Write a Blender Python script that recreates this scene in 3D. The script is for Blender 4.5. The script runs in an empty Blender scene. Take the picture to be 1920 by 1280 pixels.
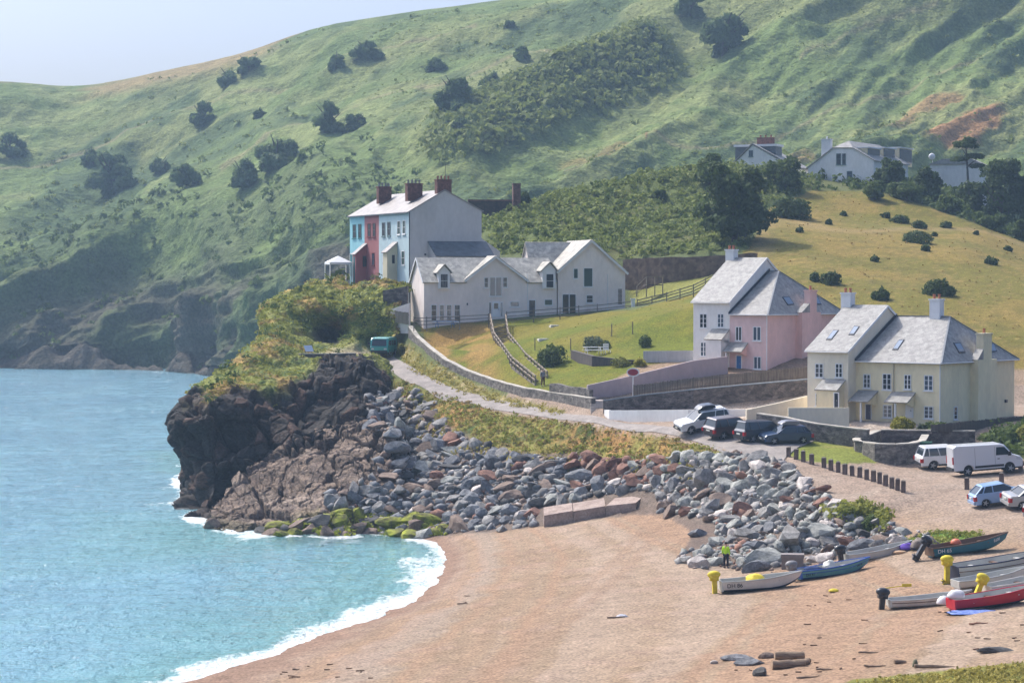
import bpy, bmesh, math, random
import numpy as np
from mathutils import Vector, Matrix, Euler
from mathutils.geometry import delaunay_2d_cdt
R = math.radians
SC = bpy.context.scene
COL = SC.collection
# ------------------------------------------------------------------ camera, sky, sun, exposure
F, HORIZON, H = 4384.0, 530.0, 22.0           # lens in photograph pixels, eye level row, camera height above the sea
PITCH = math.atan((640 - HORIZON) / F)
cd = bpy.data.cameras.new('camera'); cam = bpy.data.objects.new('camera', cd); COL.objects.link(cam)
cd.sensor_width = 36.0; cd.lens = 36.0 * F / 1920.0; cd.clip_start = 1.0; cd.clip_end = 6000.0
cam.location = (0, 0, H); cam.rotation_euler = (math.pi / 2 - PITCH, 0, 0)
SC.camera = cam
SUN_AZ, SUN_EL = -45.0, 50.0                    # azimuth from +Y (camera forward), negative = to the left
w = bpy.data.worlds.new('World'); SC.world = w; w.use_nodes = True
nt = w.node_tree; bg = nt.nodes['Background']
sky = nt.nodes.new('ShaderNodeTexSky'); sky.sky_type = 'NISHITA'; sky.sun_disc = False
sky.sun_elevation = R(SUN_EL); sky.sun_rotation = R(SUN_AZ)
sky.air_density = 0.65; sky.dust_density = 6.0; sky.ozone_density = 6.0; sky.altitude = 0
nt.links.new(sky.outputs[0], bg.inputs[0]); bg.inputs[1].default_value = 0.145
sl = bpy.data.lights.new('sun', 'SUN'); sl.energy = 2.4; sl.angle = R(0.53); sl.color = (1.0, 0.93, 0.82)
so = bpy.data.objects.new('sun', sl); COL.objects.link(so)
_sd = Vector((math.sin(R(SUN_AZ)) * math.cos(R(SUN_EL)), math.cos(R(SUN_AZ)) * math.cos(R(SUN_EL)), math.sin(R(SUN_EL))))
so.rotation_euler = _sd.to_track_quat('Z', 'Y').to_euler(); so.location = (0, 0, 300)
SC.view_settings.view_transform = 'Standard'; SC.view_settings.look = 'None'
SC.view_settings.exposure = 0.9; SC.view_settings.gamma = 1.0
SC.render.engine = 'CYCLES'
cy = SC.cycles
cy.use_denoising = True; cy.max_bounces = 5; cy.diffuse_bounces = 3; cy.glossy_bounces = 2; cy.transmission_bounces = 2
cy.transparent_max_bounces = 4; cy.volume_bounces = 0; cy.sample_clamp_indirect = 4.0; cy.caustics_reflective = False; cy.caustics_refractive = False

# ------------------------------------------------------------------ helpers
rng = random.Random(7)
SP, CP = math.sin(PITCH), math.cos(PITCH)
def ray(u, v):
    a = (u - 960) / F; b = (640 - v) / F
    return Vector((a, CP + b * SP, -SP + b * CP))
def S(u, v, s):                                  # the point seen at (u,v) of the photo where a metre spans s photo pixels
    d = ray(u, v) * (F / s)
    return Vector((d.x, d.y, H + d.z))
def Zp(u, v, z):                                 # the point seen at (u,v) at height z
    d = ray(u, v); t = (z - H) / d.z
    return Vector((d.x * t, d.y * t, z))
def PZ(u, s, z):                                 # at column u, distance F/s, height z
    D = F / s
    return Vector(((u - 960) / F * D, D, z))
def uv_of(x, y, z):
    zz = z - H
    f = y * CP - zz * SP; up = y * SP + zz * CP
    return 960 + F * x / f, 640 - F * up / f

def hash_n(ix, iy, iz, seed):
    n = (ix * 374761393 + iy * 668265263 + iz * 2147483647 + seed * 144665) & 0xFFFFFFFF
    n = ((n ^ (n >> 13)) * 1274126177) & 0xFFFFFFFF
    n = ((n ^ (n >> 16)) * 2246822519) & 0xFFFFFFFF
    return ((n ^ (n >> 15)) & 0xFFFFFF) / float(0xFFFFFF)
def vnoise(x, y, z=None, seed=0):
    x = np.asarray(x, float); y = np.asarray(y, float); z = np.zeros_like(x) if z is None else np.asarray(z, float)
    ix, iy, iz = np.floor(x).astype(np.int64), np.floor(y).astype(np.int64), np.floor(z).astype(np.int64)
    fx, fy, fz = x - ix, y - iy, z - iz
    fx, fy, fz = [t * t * (3 - 2 * t) for t in (fx, fy, fz)]
    def g(a, b, c): return hash_n(ix + a, iy + b, iz + c, seed)
    x00 = g(0, 0, 0) * (1 - fx) + g(1, 0, 0) * fx; x10 = g(0, 1, 0) * (1 - fx) + g(1, 1, 0) * fx
    x01 = g(0, 0, 1) * (1 - fx) + g(1, 0, 1) * fx; x11 = g(0, 1, 1) * (1 - fx) + g(1, 1, 1) * fx
    return (x00 * (1 - fy) + x10 * fy) * (1 - fz) + (x01 * (1 - fy) + x11 * fy) * fz
def fbm(x, y, z=None, oct=4, seed=0, gain=0.5):
    t = 0; a = 1; n = 0
    x = np.asarray(x, float); y = np.asarray(y, float); z = np.zeros_like(x) if z is None else np.asarray(z, float)
    for k in range(oct):
        t = t + a * vnoise(x * 2 ** k + 17.3 * k, y * 2 ** k + 5.1 * k, z * 2 ** k + 9.7 * k, seed + k); n += a; a *= gain
    return t / n
def worley(x, y, z, seed=0):
    x = np.asarray(x, float); ix, iy, iz = np.floor(x).astype(np.int64), np.floor(y).astype(np.int64), np.floor(z).astype(np.int64)
    f1 = np.full(x.shape, 9.0); f2 = np.full(x.shape, 9.0); cell = np.zeros(x.shape)
    for a in (-1, 0, 1):
        for b in (-1, 0, 1):
            for c in (-1, 0, 1):
                jx, jy, jz = ix + a, iy + b, iz + c
                d = np.sqrt((jx + hash_n(jx, jy, jz, seed) - x) ** 2 + (jy + hash_n(jx, jy, jz, seed + 1) - y) ** 2 + (jz + hash_n(jx, jy, jz, seed + 2) - z) ** 2)
                m = d < f1; f2 = np.where(m, f1, np.minimum(f2, d)); cell = np.where(m, hash_n(jx, jy, jz, seed + 3), cell); f1 = np.where(m, d, f1)
    return f1, f2, cell
def sstep(a, b, x):
    t = np.clip((np.asarray(x, float) - a) / (b - a), 0, 1); return t * t * (3 - 2 * t)
def in_poly(px, py, poly):
    px = np.asarray(px, float); py = np.asarray(py, float); c = np.zeros(px.shape, bool); n = len(poly)
    for i in range(n):
        x1, y1 = poly[i]; x2, y2 = poly[(i + 1) % n]
        if y1 == y2: continue
        m = ((y1 > py) != (y2 > py)) & (px < (x2 - x1) * (py - y1) / (y2 - y1) + x1)
        c ^= m
    return c
def poly_soft(px, py, poly, width, seed=1, freq=0.05):
    """polygon mask with a ragged, slightly blended edge"""
    acc = 0
    for k in range(5):
        jx = (fbm(px * freq, py * freq, seed=seed + 31 * k, oct=2) - .5) * 2 * width
        jy = (fbm(px * freq + 40, py * freq - 12, seed=seed + 7 + 31 * k, oct=2) - .5) * width
        acc = acc + in_poly(px + jx, py + jy, poly)
    return acc / 5.0

def new_mesh(name, verts, faces=None, quads=None, smooth=False, col=None, mats=None, midx=None):
    """fast mesh from numpy: verts (n,3), quads (m,4) or a list of faces"""
    me = bpy.data.meshes.new(name)
    if quads is not None:
        v = np.asarray(verts, np.float32); q = np.asarray(quads, np.int32); k = q.shape[1]
        me.vertices.add(len(v)); me.vertices.foreach_set('co', v.ravel())
        me.loops.add(q.size); me.loops.foreach_set('vertex_index', q.ravel())
        me.polygons.add(len(q)); me.polygons.foreach_set('loop_start', np.arange(0, q.size, k, dtype=np.int32))
        me.update(calc_edges=True); me.validate()
    else:
        me.from_pydata([tuple(p) for p in verts], [], [tuple(f) for f in faces]); me.update()
    if smooth: me.polygons.foreach_set('use_smooth', np.ones(len(me.polygons), bool))
    if col is not None:
        a = me.color_attributes.new('Col', 'FLOAT_COLOR', 'POINT')
        c = np.ones((len(verts), 4), np.float32); c[:, :3] = col; a.data.foreach_set('color', c.ravel())
    if mats:
        for m in mats: me.materials.append(m)
        if midx is not None: me.polygons.foreach_set('material_index', np.asarray(midx, np.int32))
    return me
def link(name, me, parent=None, loc=None, rot=None):
    o = bpy.data.objects.new(name, me); COL.objects.link(o)
    if parent is not None: o.parent = parent
    if loc is not None: o.location = loc
    if rot is not None: o.rotation_euler = rot
    return o
def tag(o, label=None, cat=None, group=None, kind=None):
    if label: o['label'] = label
    if cat: o['category'] = cat
    if group: o['group'] = group
    if kind: o['kind'] = kind
    return o
def empty(name, loc=(0, 0, 0), rz=0.0, rot=None):
    o = bpy.data.objects.new(name, None); COL.objects.link(o); o.location = loc
    o.rotation_euler = rot if rot is not None else (0, 0, rz); o.empty_display_size = .5
    return o
KIDS = {}
def copy_tree(o, parent=None):
    c = o.copy(); COL.objects.link(c)
    if parent is not None: c.parent = parent
    for ch in list(o.children): copy_tree(ch, c)
    return c
class MB:
    """collects boxes, prisms and tubes into one mesh"""
    def __init__(s): s.v = []; s.f = []
    def add(s, vs, fs):
        b = len(s.v); s.v += [tuple(p) for p in vs]; s.f += [tuple(i + b for i in f) for f in fs]; return s
    def box(s, x0, x1, y0, y1, z0, z1, M=None):
        vs = [Vector((x, y, z)) for z in (z0, z1) for y in (y0, y1) for x in (x0, x1)]
        if M is not None: vs = [M @ p for p in vs]
        return s.add(vs, [(0, 2, 3, 1), (4, 5, 7, 6), (0, 1, 5, 4), (2, 6, 7, 3), (0, 4, 6, 2), (1, 3, 7, 5)])
    def bar(s, a, b, w, h=None, up=(0, 0, 1)):
        a = Vector(a); b = Vector(b); h = w if h is None else h
        d = (b - a).normalized(); u = Vector(up)
        if abs(d.dot(u)) > .95: u = Vector((1, 0, 0))
        r = d.cross(u).normalized(); u = r.cross(d)
        vs = [p + r * (i * w / 2) + u * (j * h / 2) for p in (a, b) for j in (-1, 1) for i in (-1, 1)]
        return s.add(vs, [(0, 2, 3, 1), (4, 5, 7, 6), (0, 1, 5, 4), (2, 6, 7, 3), (0, 4, 6, 2), (1, 3, 7, 5)])
    def prism(s, poly, a, b):
        """poly: list of points (Vector) ; extruded from offset vector a to offset vector b"""
        n = len(poly); a = Vector(a); b = Vector(b)
        vs = [Vector(p) + a for p in poly] + [Vector(p) + b for p in poly]
        fs = [tuple(range(n - 1, -1, -1)), tuple(range(n, 2 * n))] + [(i, (i + 1) % n, n + (i + 1) % n, n + i) for i in range(n)]
        return s.add(vs, fs)
    def face(s, pts): return s.add(pts, [tuple(range(len(pts)))])
    def slab(s, quad, t):
        """a thick sheet from a planar polygon; grows by t along minus its normal"""
        q = [Vector(p) for p in quad]; n = (q[1] - q[0]).cross(q[2] - q[0]).normalized()
        return s.prism(q, (0, 0, 0), -n * t)
    def tube(s, pts, r, n=8, caps=True):
        pts = [Vector(p) for p in pts]; rs = r if isinstance(r, (list, tuple)) else [r] * len(pts)
        b = len(s.v)
        for k, p in enumerate(pts):
            d = (pts[min(k + 1, len(pts) - 1)] - pts[max(k - 1, 0)]).normalized()
            u = Vector((0, 0, 1)) if abs(d.z) < .9 else Vector((1, 0, 0))
            e = d.cross(u).normalized(); g = d.cross(e)
            for i in range(n):
                t = 2 * math.pi * i / n; s.v.append(tuple(p + (e * math.cos(t) + g * math.sin(t)) * rs[k]))
        for k in range(len(pts) - 1):
            for i in range(n):
                a0 = b + k * n + i; a1 = b + k * n + (i + 1) % n
                s.f.append((a0, a1, a1 + n, a0 + n))
        if caps:
            s.f.append(tuple(b + i for i in range(n))); e = b + (len(pts) - 1) * n; s.f.append(tuple(e + n - 1 - i for i in range(n)))
        return s
    def lathe(s, prof, n=12, c=(0, 0, 0), axis='z'):
        b = len(s.v); c = Vector(c)
        for (r, h) in prof:
            for i in range(n):
                t = 2 * math.pi * i / n
                p = Vector((r * math.cos(t), r * math.sin(t), h)) if axis == 'z' else (Vector((r * math.cos(t), h, r * math.sin(t))) if axis == 'y' else Vector((h, r * math.cos(t), r * math.sin(t))))
                s.v.append(tuple(c + p))
        for k in range(len(prof) - 1):
            for i in range(n):
                a0 = b + k * n + i; a1 = b + k * n + (i + 1) % n; s.f.append((a0, a1, a1 + n, a0 + n))
        s.f.append(tuple(b + i for i in range(n))); e = b + (len(prof) - 1) * n; s.f.append(tuple(e + n - 1 - i for i in range(n)))
        return s
    def sphere(s, c, r, n=8, m=6):
        c = Vector(c); r = Vector(r) if hasattr(r, '__len__') else Vector((r, r, r)); b = len(s.v)
        for k in range(m + 1):
            ph = math.pi * k / m
            for i in range(n):
                t = 2 * math.pi * i / n
                s.v.append((c.x + r.x * math.sin(ph) * math.cos(t), c.y + r.y * math.sin(ph) * math.sin(t), c.z + r.z * math.cos(ph)))
        for k in range(m):
            for i in range(n):
                a0 = b + k * n + i; a1 = b + k * n + (i + 1) % n; s.f.append((a0, a0 + n, a1 + n, a1))
        return s
    def mesh(s, name, mat, smooth=False, fix=True):
        me = bpy.data.meshes.new(name); me.from_pydata(s.v, [], s.f); me.update()
        if fix:
            bm = bmesh.new(); bm.from_mesh(me); bmesh.ops.recalc_face_normals(bm, faces=bm.faces[:]); bm.to_mesh(me); bm.free()
        if smooth: me.polygons.foreach_set('use_smooth', np.ones(len(me.polygons), bool))
        if mat is not None: me.materials.append(mat)
        return me
    def build(s, name, mat, parent=None, smooth=False, loc=None, rot=None):
        return link(name, s.mesh(name, mat, smooth), parent, loc, rot)

# ------------------------------------------------------------------ materials
MATS = {}
def mat(name, c1, c2=None, scale=3.0, rough=.85, bump=0.0, bscale=None, detail=6.0, c3=None, lo=.35, hi=.65, metal=0.0, spec=.35, vcol=False, vor=0.0, vscale=2.0, stretch=(1, 1, 1), obj=False, coat=0.0, bdist=.05, aniso_bump=None, fine=0.0, fscale=30., sheen=0.0, transl=0.0):
    if name in MATS: return MATS[name]
    m = bpy.data.materials.new(name); m.use_nodes = True; t = m.node_tree; N = t.nodes; L = t.links
    p = N['Principled BSDF']; p.inputs['Roughness'].default_value = rough; p.inputs['Metallic'].default_value = metal
    p.inputs['Specular IOR Level'].default_value = spec
    if coat: p.inputs['Coat Weight'].default_value = coat; p.inputs['Coat Roughness'].default_value = .06
    if obj:
        tc = N.new('ShaderNodeTexCoord'); co = tc.outputs['Object']
    else:
        tc = N.new('ShaderNodeNewGeometry'); co = tc.outputs['Position']
    mp = N.new('ShaderNodeMapping'); mp.inputs['Scale'].default_value = stretch; L.new(co, mp.inputs[0]); co = mp.outputs[0]
    no = N.new('ShaderNodeTexNoise'); no.inputs['Scale'].default_value = scale; no.inputs['Detail'].default_value = detail; no.inputs['Roughness'].default_value = .62
    L.new(co, no.inputs['Vector'])
    out = None
    if vcol:
        at = N.new('ShaderNodeAttribute'); at.attribute_name = 'Col'
        rp = N.new('ShaderNodeValToRGB'); L.new(no.outputs['Fac'], rp.inputs[0])
        rp.color_ramp.elements[0].position = lo; rp.color_ramp.elements[0].color = (*c1, 1)
        rp.color_ramp.elements[1].position = hi; rp.color_ramp.elements[1].color = (*c2, 1)
        mx = N.new('ShaderNodeMix'); mx.data_type = 'RGBA'; mx.blend_type = 'MULTIPLY'; mx.inputs[0].default_value = 1
        L.new(at.outputs['Color'], mx.inputs[6]); L.new(rp.outputs[0], mx.inputs[7]); out = mx.outputs[2]
    elif c2 is not None:
        rp = N.new('ShaderNodeValToRGB'); L.new(no.outputs['Fac'], rp.inputs[0])
        e = rp.color_ramp.elements; e[0].position = lo; e[0].color = (*c1, 1); e[1].position = hi; e[1].color = (*c2, 1)
        if c3: x = e.new((lo + hi) / 2); x.color = (*c3, 1)
        out = rp.outputs[0]
    if vor and out is not None:
        vo = N.new('ShaderNodeTexVoronoi'); vo.inputs['Scale'].default_value = vscale; L.new(co, vo.inputs['Vector'])
        r2 = N.new('ShaderNodeMapRange'); r2.inputs[3].default_value = 1 - vor; r2.inputs[4].default_value = 1 + vor
        sp = N.new('ShaderNodeSeparateColor'); L.new(vo.outputs['Color'], sp.inputs[0]); L.new(sp.outputs[0], r2.inputs[0])
        mx = N.new('ShaderNodeMix'); mx.data_type = 'RGBA'; mx.blend_type = 'MULTIPLY'; mx.inputs[0].default_value = 1
        L.new(out, mx.inputs[6]); L.new(r2.outputs[0], mx.inputs[7]); out = mx.outputs[2]
    if fine and out is not None:
        n3 = N.new('ShaderNodeTexNoise'); n3.inputs['Scale'].default_value = fscale; n3.inputs['Detail'].default_value = 3; L.new(co, n3.inputs['Vector'])
        r3 = N.new('ShaderNodeMapRange'); r3.inputs[1].default_value = .3; r3.inputs[2].default_value = .7; r3.inputs[3].default_value = 1 - fine; r3.inputs[4].default_value = 1 + fine
        L.new(n3.outputs['Fac'], r3.inputs[0])
        mx = N.new('ShaderNodeMix'); mx.data_type = 'RGBA'; mx.blend_type = 'MULTIPLY'; mx.inputs[0].default_value = 1
        L.new(out, mx.inputs[6]); L.new(r3.outputs[0], mx.inputs[7]); out = mx.outputs[2]
    if out is None: p.inputs['Base Color'].default_value = (*c1, 1)
    else: L.new(out, p.inputs['Base Color'])
    if bump:
        bn = N.new('ShaderNodeTexNoise'); bn.inputs['Scale'].default_value = bscale or scale * 3; bn.inputs['Detail'].default_value = 5; bn.inputs['Roughness'].default_value = .65
        L.new(co, bn.inputs['Vector'])
        bp = N.new('ShaderNodeBump'); bp.inputs['Strength'].default_value = bump; bp.inputs['Distance'].default_value = bdist
        L.new(bn.outputs['Fac'], bp.inputs['Height']); L.new(bp.outputs[0], p.inputs['Normal'])
    if transl:
        tb = N.new('ShaderNodeBsdfTranslucent'); ms = N.new('ShaderNodeMixShader'); ms.inputs[0].default_value = transl
        if out is not None: L.new(out, tb.inputs[0])
        else: tb.inputs[0].default_value = (*c1, 1)
        L.new(p.outputs[0], ms.inputs[1]); L.new(tb.outputs[0], ms.inputs[2]); L.new(ms.outputs[0], N['Material Output'].inputs[0])
    MATS[name] = m
    return m
# ------------------------------------------------------------------ land: one sheet from the seabed to the upper houses
LINES = [
 # seabed and sea edge
 [Zp(-150, 1420, -3.5), Zp(100, 1330, -3), Zp(230, 1215, -2.6), Zp(430, 1135, -2.4), Zp(570, 1080, -2.2), Zp(640, 1045, -1.6), Zp(560, 1022, -1.8), Zp(430, 1005, -2.5), Zp(300, 990, -3)],
 [Zp(-400, 1250, -4), Zp(-100, 1000, -4), Zp(150, 900, -4), Zp(300, 880, -4)],
 [Zp(225, 1310, 0), Zp(332, 1280, 0), Zp(446, 1243, 0), Zp(572, 1200, 0), Zp(692, 1162, 0), Zp(780, 1122, 0), Zp(822, 1083, 0), Zp(836, 1045, 0), Zp(820, 1018, 0), Zp(760, 1004, 0), Zp(690, 998, .1), Zp(600, 1000, .1), Zp(500, 1003, 0)],
 [Zp(200, 1500, -1.5), Zp(560, 1400, .5), Zp(900, 1400, 1.9), Zp(1300, 1400, 2.9), Zp(1700, 1400, 4), Zp(2250, 1400, 5)],
 [Zp(-300, 1900, -3), Zp(300, 1800, -1), Zp(960, 1800, 2.5), Zp(2300, 1800, 5.6)],
 [Zp(620, 1280, .9), Zp(760, 1200, 1.0), Zp(880, 1130, 1.1), Zp(930, 1060, 1.1), Zp(905, 1010, 1.0), Zp(860, 992, .8)],
 [Zp(1100, 1280, 2.2), Zp(1100, 1130, 2.0), Zp(1060, 1040, 1.7), Zp(1010, 985, 1.8)],
 [Zp(1500, 1280, 3.4), Zp(1500, 1110, 2.9), Zp(1300, 1110, 2.4), Zp(1200, 1040, 2.4), Zp(1200, 962, 3.2)],
 [Zp(1920, 1280, 4.5), Zp(1920, 1130, 4.2), Zp(1700, 1120, 3.5), Zp(1500, 1110, 2.9)],
 [Zp(1100, 970, 2.4)],
 [Zp(1300, 1005, 3.2), Zp(1300, 1050, 2.7), Zp(1390, 1066, 2.6), Zp(1500, 1060, 3.1), Zp(1640, 1025, 4.2), Zp(1700, 1000, 5.0), Zp(1920, 990, 5.6)],
 [Zp(1800, 1050, 4.5), Zp(1920, 1040, 4.7)],
 # rock bank and the car park edge
 [S(600, 990, 20.9), S(700, 1000, 21.3)],
 [S(760, 860, 19.3), S(950, 880, 20.8), S(1100, 890, 21.4), S(1250, 900, 22.6), S(1350, 930, 23.9), S(1450, 950, 24.7), S(1540, 990, 25.9), S(1620, 1005, 26.5)],
 [S(850, 780, 18.9), S(1000, 808, 20), S(1150, 832, 20.95), S(1270, 850, 22.4), S(1370, 864, 23.2), S(1460, 885, 24.0), S(1530, 925, 25.2), S(1570, 968, 26.2), S(1650, 975, 26.4)],
 [Zp(1640, 950, 5.9), Zp(1750, 930, 6.4), Zp(1920, 930, 6.8)],
 [Zp(1450, 862, 7.9), Zp(1540, 885, 7.3), Zp(1690, 922, 6.6)],
 [Zp(1730, 870, 7.5), Zp(1800, 880, 7.3), Zp(1920, 885, 7.5)],
 [Zp(1280, 802, 9.5), Zp(1350, 822, 8.85), Zp(1420, 832, 8.7), Zp(1480, 827, 8.8), Zp(1600, 855, 8.1), Zp(1730, 858, 7.9)],
 [Zp(1430, 790, 9.5), Zp(1520, 806, 9.2), Zp(1610, 818, 9.0), Zp(1750, 825, 8.9), Zp(1920, 822, 9.2)],
 # lane, its uphill wall foot and the step behind the wall
 [S(700, 672, 15.9), S(735, 700, 16.9), S(790, 722, 17.6), S(850, 745, 18.1), S(930, 765, 18.8), S(1040, 783, 19.8), S(1130, 798, 20.75), S(1210, 808, 21.4), S(1290, 822, 22.0), S(1350, 838, 22.7), S(1400, 852, 23.1)],
 [S(738, 660, 15.8), S(775, 674, 16.4), S(840, 707, 17.3), S(940, 745, 18.3), S(1060, 770, 19.6), S(1108, 777, 20.1), S(1135, 782, 20.25), S(1170, 793, 20.6), S(1290, 791, 21.25)],
 [S(762, 640, 16.0), S(790, 662, 16.55), S(830, 688, 17.05), S(870, 708, 17.45), S(920, 722, 18), S(980, 738, 18.7), S(1050, 751, 19.4), S(1108, 762, 19.95)],
 [S(768, 622, 15.95), S(795, 645, 16.4), S(835, 676, 16.9), S(870, 697, 17.2), S(920, 722, 17.7), S(980, 732, 18.4), S(1050, 742, 19.1), S(1108, 750, 19.7)],
 [S(750, 604, 15.4), S(768, 612, 15.85), S(795, 611, 15.8), S(860, 609, 15.9), S(945, 605, 16.0), S(1050, 597, 15.95), S(1190, 583, 15.75), S(1300, 557, 16.0)],
 [S(768, 604, 15.7), S(940, 597, 15.75), S(1180, 577, 15.5)], [PZ(775, 15.35, 17.4), PZ(950, 15.3, 18.0), PZ(1180, 15.05, 19.0)],
 [S(820, 655, 16.2), S(900, 660, 17), S(1000, 660, 17.5), S(1150, 650, 17.8), S(1290, 640, 18)],
 [S(1010, 716, 18.4), S(1090, 700, 18.6), S(1180, 680, 18.5), S(1290, 660, 18.4)],
 [S(1120, 738, 19.7), S(1200, 722, 19.4), S(1300, 703, 19.1), S(1510, 690, 19.3)],
 # retaining wall below the pink house: top step, foot
 [S(1128, 752, 19.75), S(1250, 738, 19.85), S(1380, 726, 20), S(1512, 716, 20.1)],
 [S(1136, 774, 20.25), S(1290, 776, 20.6), S(1400, 756, 20.5), S(1515, 744, 20.4)],
 [S(1290, 789, 21.2), S(1400, 778, 21.3), S(1600, 792, 21.9), S(1760, 802, 22.3), S(1920, 790, 21.9), S(2200, 770, 21.5)],
 [S(1620, 770, 20.5), S(1900, 760, 19.6), S(2150, 740, 19.6)],
 # the dry field
 [S(1300, 575, 17.3), S(1420, 600, 17.6), S(1560, 640, 18.4), S(1700, 600, 17.9), S(1800, 620, 18), S(1920, 660, 18.6), S(2200, 680, 18.8)],
 [S(1480, 505, 16), S(1560, 520, 16.2), S(1700, 560, 17), S(1920, 590, 17.3), S(2200, 600, 17)],
 [S(1420, 450, 14.5), S(1560, 470, 15), S(1800, 480, 15), S(1920, 520, 15.6), S(2200, 555, 15.8)],
 [S(1430, 398, 13.1), S(1520, 362, 12.6), S(1580, 356, 12.5), S(1640, 362, 12.6), S(1750, 395, 12.9), S(1850, 430, 13.2), S(1920, 455, 13.4), S(2100, 520, 13.8)],
 [S(1510, 342, 12.2), S(1580, 336, 12.0), S(1650, 340, 12.0), S(1760, 345, 11.9)],
 [PZ(1500, 11.2, 37), PZ(1600, 11.2, 37.5), PZ(1760, 11.2, 35), PZ(1900, 11.6, 29), PZ(2150, 11.6, 25)],
 [PZ(900, 10, 22), PZ(1200, 9.6, 24), PZ(1600, 9.4, 30), PZ(1900, 9.6, 24), PZ(2200, 9.8, 22)],
 [PZ(500, 7.5, -3), PZ(900, 7.6, 10), PZ(1400, 7.6, 16), PZ(2300, 7.6, 18)],
 # bracken knoll behind the houses
 [S(945, 470, 14.5), S(1050, 478, 14.6), S(1170, 478, 14.7), S(1300, 478, 15.0), S(1400, 468, 14.9)],
 [S(1170, 530, 14.85), S(1240, 528, 15.1), S(1330, 515, 15.3), S(1420, 500, 15.5)],
 [S(960, 515, 14.65), S(1080, 520, 14.75), S(1165, 527, 14.8)],
 [S(905, 420, 13.6), S(1000, 420, 13.7), S(1150, 420, 13.7), S(1300, 420, 13.8), S(1390, 430, 14.3)],
 [S(905, 408, 13.2), S(1000, 374, 12.9), S(1100, 345, 12.6), S(1200, 326, 12.5), S(1300, 308, 12.4), S(1400, 304, 12.3), S(1480, 322, 12.2)],
 [PZ(900, 12.2, 28), PZ(1100, 11.4, 34), PZ(1300, 11.2, 38), PZ(1420, 11.2, 39.5)],
 # houses' shelf and the terrace shelf
 [S(770, 545, 15.3), S(905, 520, 15.1)], [S(770, 530, 15.0), S(905, 500, 14.2)],
 [S(655, 528, 14.7), S(710, 532, 14.9)],
 [PZ(640, 13.4, 10), PZ(760, 13.2, 21), PZ(880, 13.0, 23)],
 # hidden ground under the headland
 [PZ(690, 19.3, 1.0), PZ(600, 19.6, -1.2), PZ(500, 18.5, -3), PZ(350, 17.2, -4), PZ(200, 16, -4)],
 [PZ(690, 17.6, 5), PZ(690, 16.6, 9), PZ(695, 15.8, 11), PZ(680, 15.2, 14), PZ(640, 14.6, 18)],
 [PZ(560, 16.5, 3), PZ(560, 15, 4), PZ(500, 14, -3), PZ(300, 14, -4), PZ(300, 10, -4), PZ(-300, 10, -4)],
 [PZ(-400, 30, -4), PZ(-400, 16, -4), PZ(-400, 7.5, -4)],
 # right margin
 [PZ(2250, 40, 4.9), PZ(2250, 33, 4.7), PZ(2250, 28, 5.2), PZ(2250, 26, 7.2), PZ(2250, 24, 8.2), PZ(2250, 22.3, 10.3)],
]
pts, edges, zs = [], [], []
_seen = {}
for ln in LINES:
    pi = None
    for p in ln:
        k = (round(p.x, 2), round(p.y, 2))
        if k not in _seen: _seen[k] = len(pts); pts.append(Vector((p.x, p.y))); zs.append(p.z)
        i = _seen[k]
        if pi is not None and pi != i: edges.append((pi, i))
        pi = i
for c in ((-160, 40), (160, 40), (-160, 640), (260, 640)):
    pts.append(Vector(c)); zs.append(-4 if c[0] < 0 else (4 if c[1] < 100 else 15))
res = delaunay_2d_cdt(pts, edges, [], 0, 1e-4)
tv, tf, ov = res[0], res[2], res[3]
src = np.array([(p.x, p.y) for p in pts]); zsrc = np.array(zs)
tz = []
for p, o in zip(tv, ov):
    if len(o): tz.append(zs[o[0]])
    else:
        d = np.hypot(src[:, 0] - p.x, src[:, 1] - p.y); k = np.argsort(d)[:3]; ww = 1 / (d[k] + .01); tz.append(float((zsrc[k] * ww).sum() / ww.sum()))
NA, ND = 560, 640
A0, A1, D0, D1 = (-160 - 960) / F, (2260 - 960) / F, 78.0, 570.0
ga = np.linspace(A0, A1, NA); gd = np.exp(np.linspace(math.log(D0), math.log(D1), ND))
GX = ga[None, :] * gd[:, None]; GY = np.repeat(gd[:, None], NA, 1)
GZ = np.full(GX.shape, np.nan)
tri_xy = np.array([(p.x, p.y) for p in tv]); tri_z = np.array(tz)
for t in tf:
    (x1, y1), (x2, y2), (x3, y3) = tri_xy[list(t)[:3]]
    ylo, yhi = min(y1, y2, y3), max(y1, y2, y3)
    r0, r1 = np.searchsorted(gd, ylo) - 1, np.searchsorted(gd, yhi) + 1
    r0, r1 = max(r0, 0), min(r1, ND)
    if r0 >= r1: continue
    aa = [x1 / y1, x2 / y2, x3 / y3]
    lo = np.searchsorted(ga, min(aa)) - 1; hi = np.searchsorted(ga, max(aa)) + 1
    lo, hi = max(lo, 0), min(hi, NA)
    if lo >= hi: continue
    X, Y = GX[r0:r1, lo:hi], GY[r0:r1, lo:hi]
    det = (y2 - y3) * (x1 - x3) + (x3 - x2) * (y1 - y3)
    if abs(det) < 1e-9: continue
    l1 = ((y2 - y3) * (X - x3) + (x3 - x2) * (Y - y3)) / det; l2 = ((y3 - y1) * (X - x3) + (x1 - x3) * (Y - y3)) / det; l3 = 1 - l1 - l2
    m = (l1 >= -1e-6) & (l2 >= -1e-6) & (l3 >= -1e-6)
    zz = l1 * tri_z[t[0]] + l2 * tri_z[t[1]] + l3 * tri_z[t[2]]
    sub = GZ[r0:r1, lo:hi]; sub[m] = zz[m]
GZ[np.isnan(GZ)] = -4
def blur(Z, k):
    for _ in range(k):
        P = np.pad(Z, 1, mode='edge'); Z = (P[:-2, 1:-1] + P[2:, 1:-1] + P[1:-1, :-2] + P[1:-1, 2:] + 4 * Z) / 8
    return Z
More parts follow.
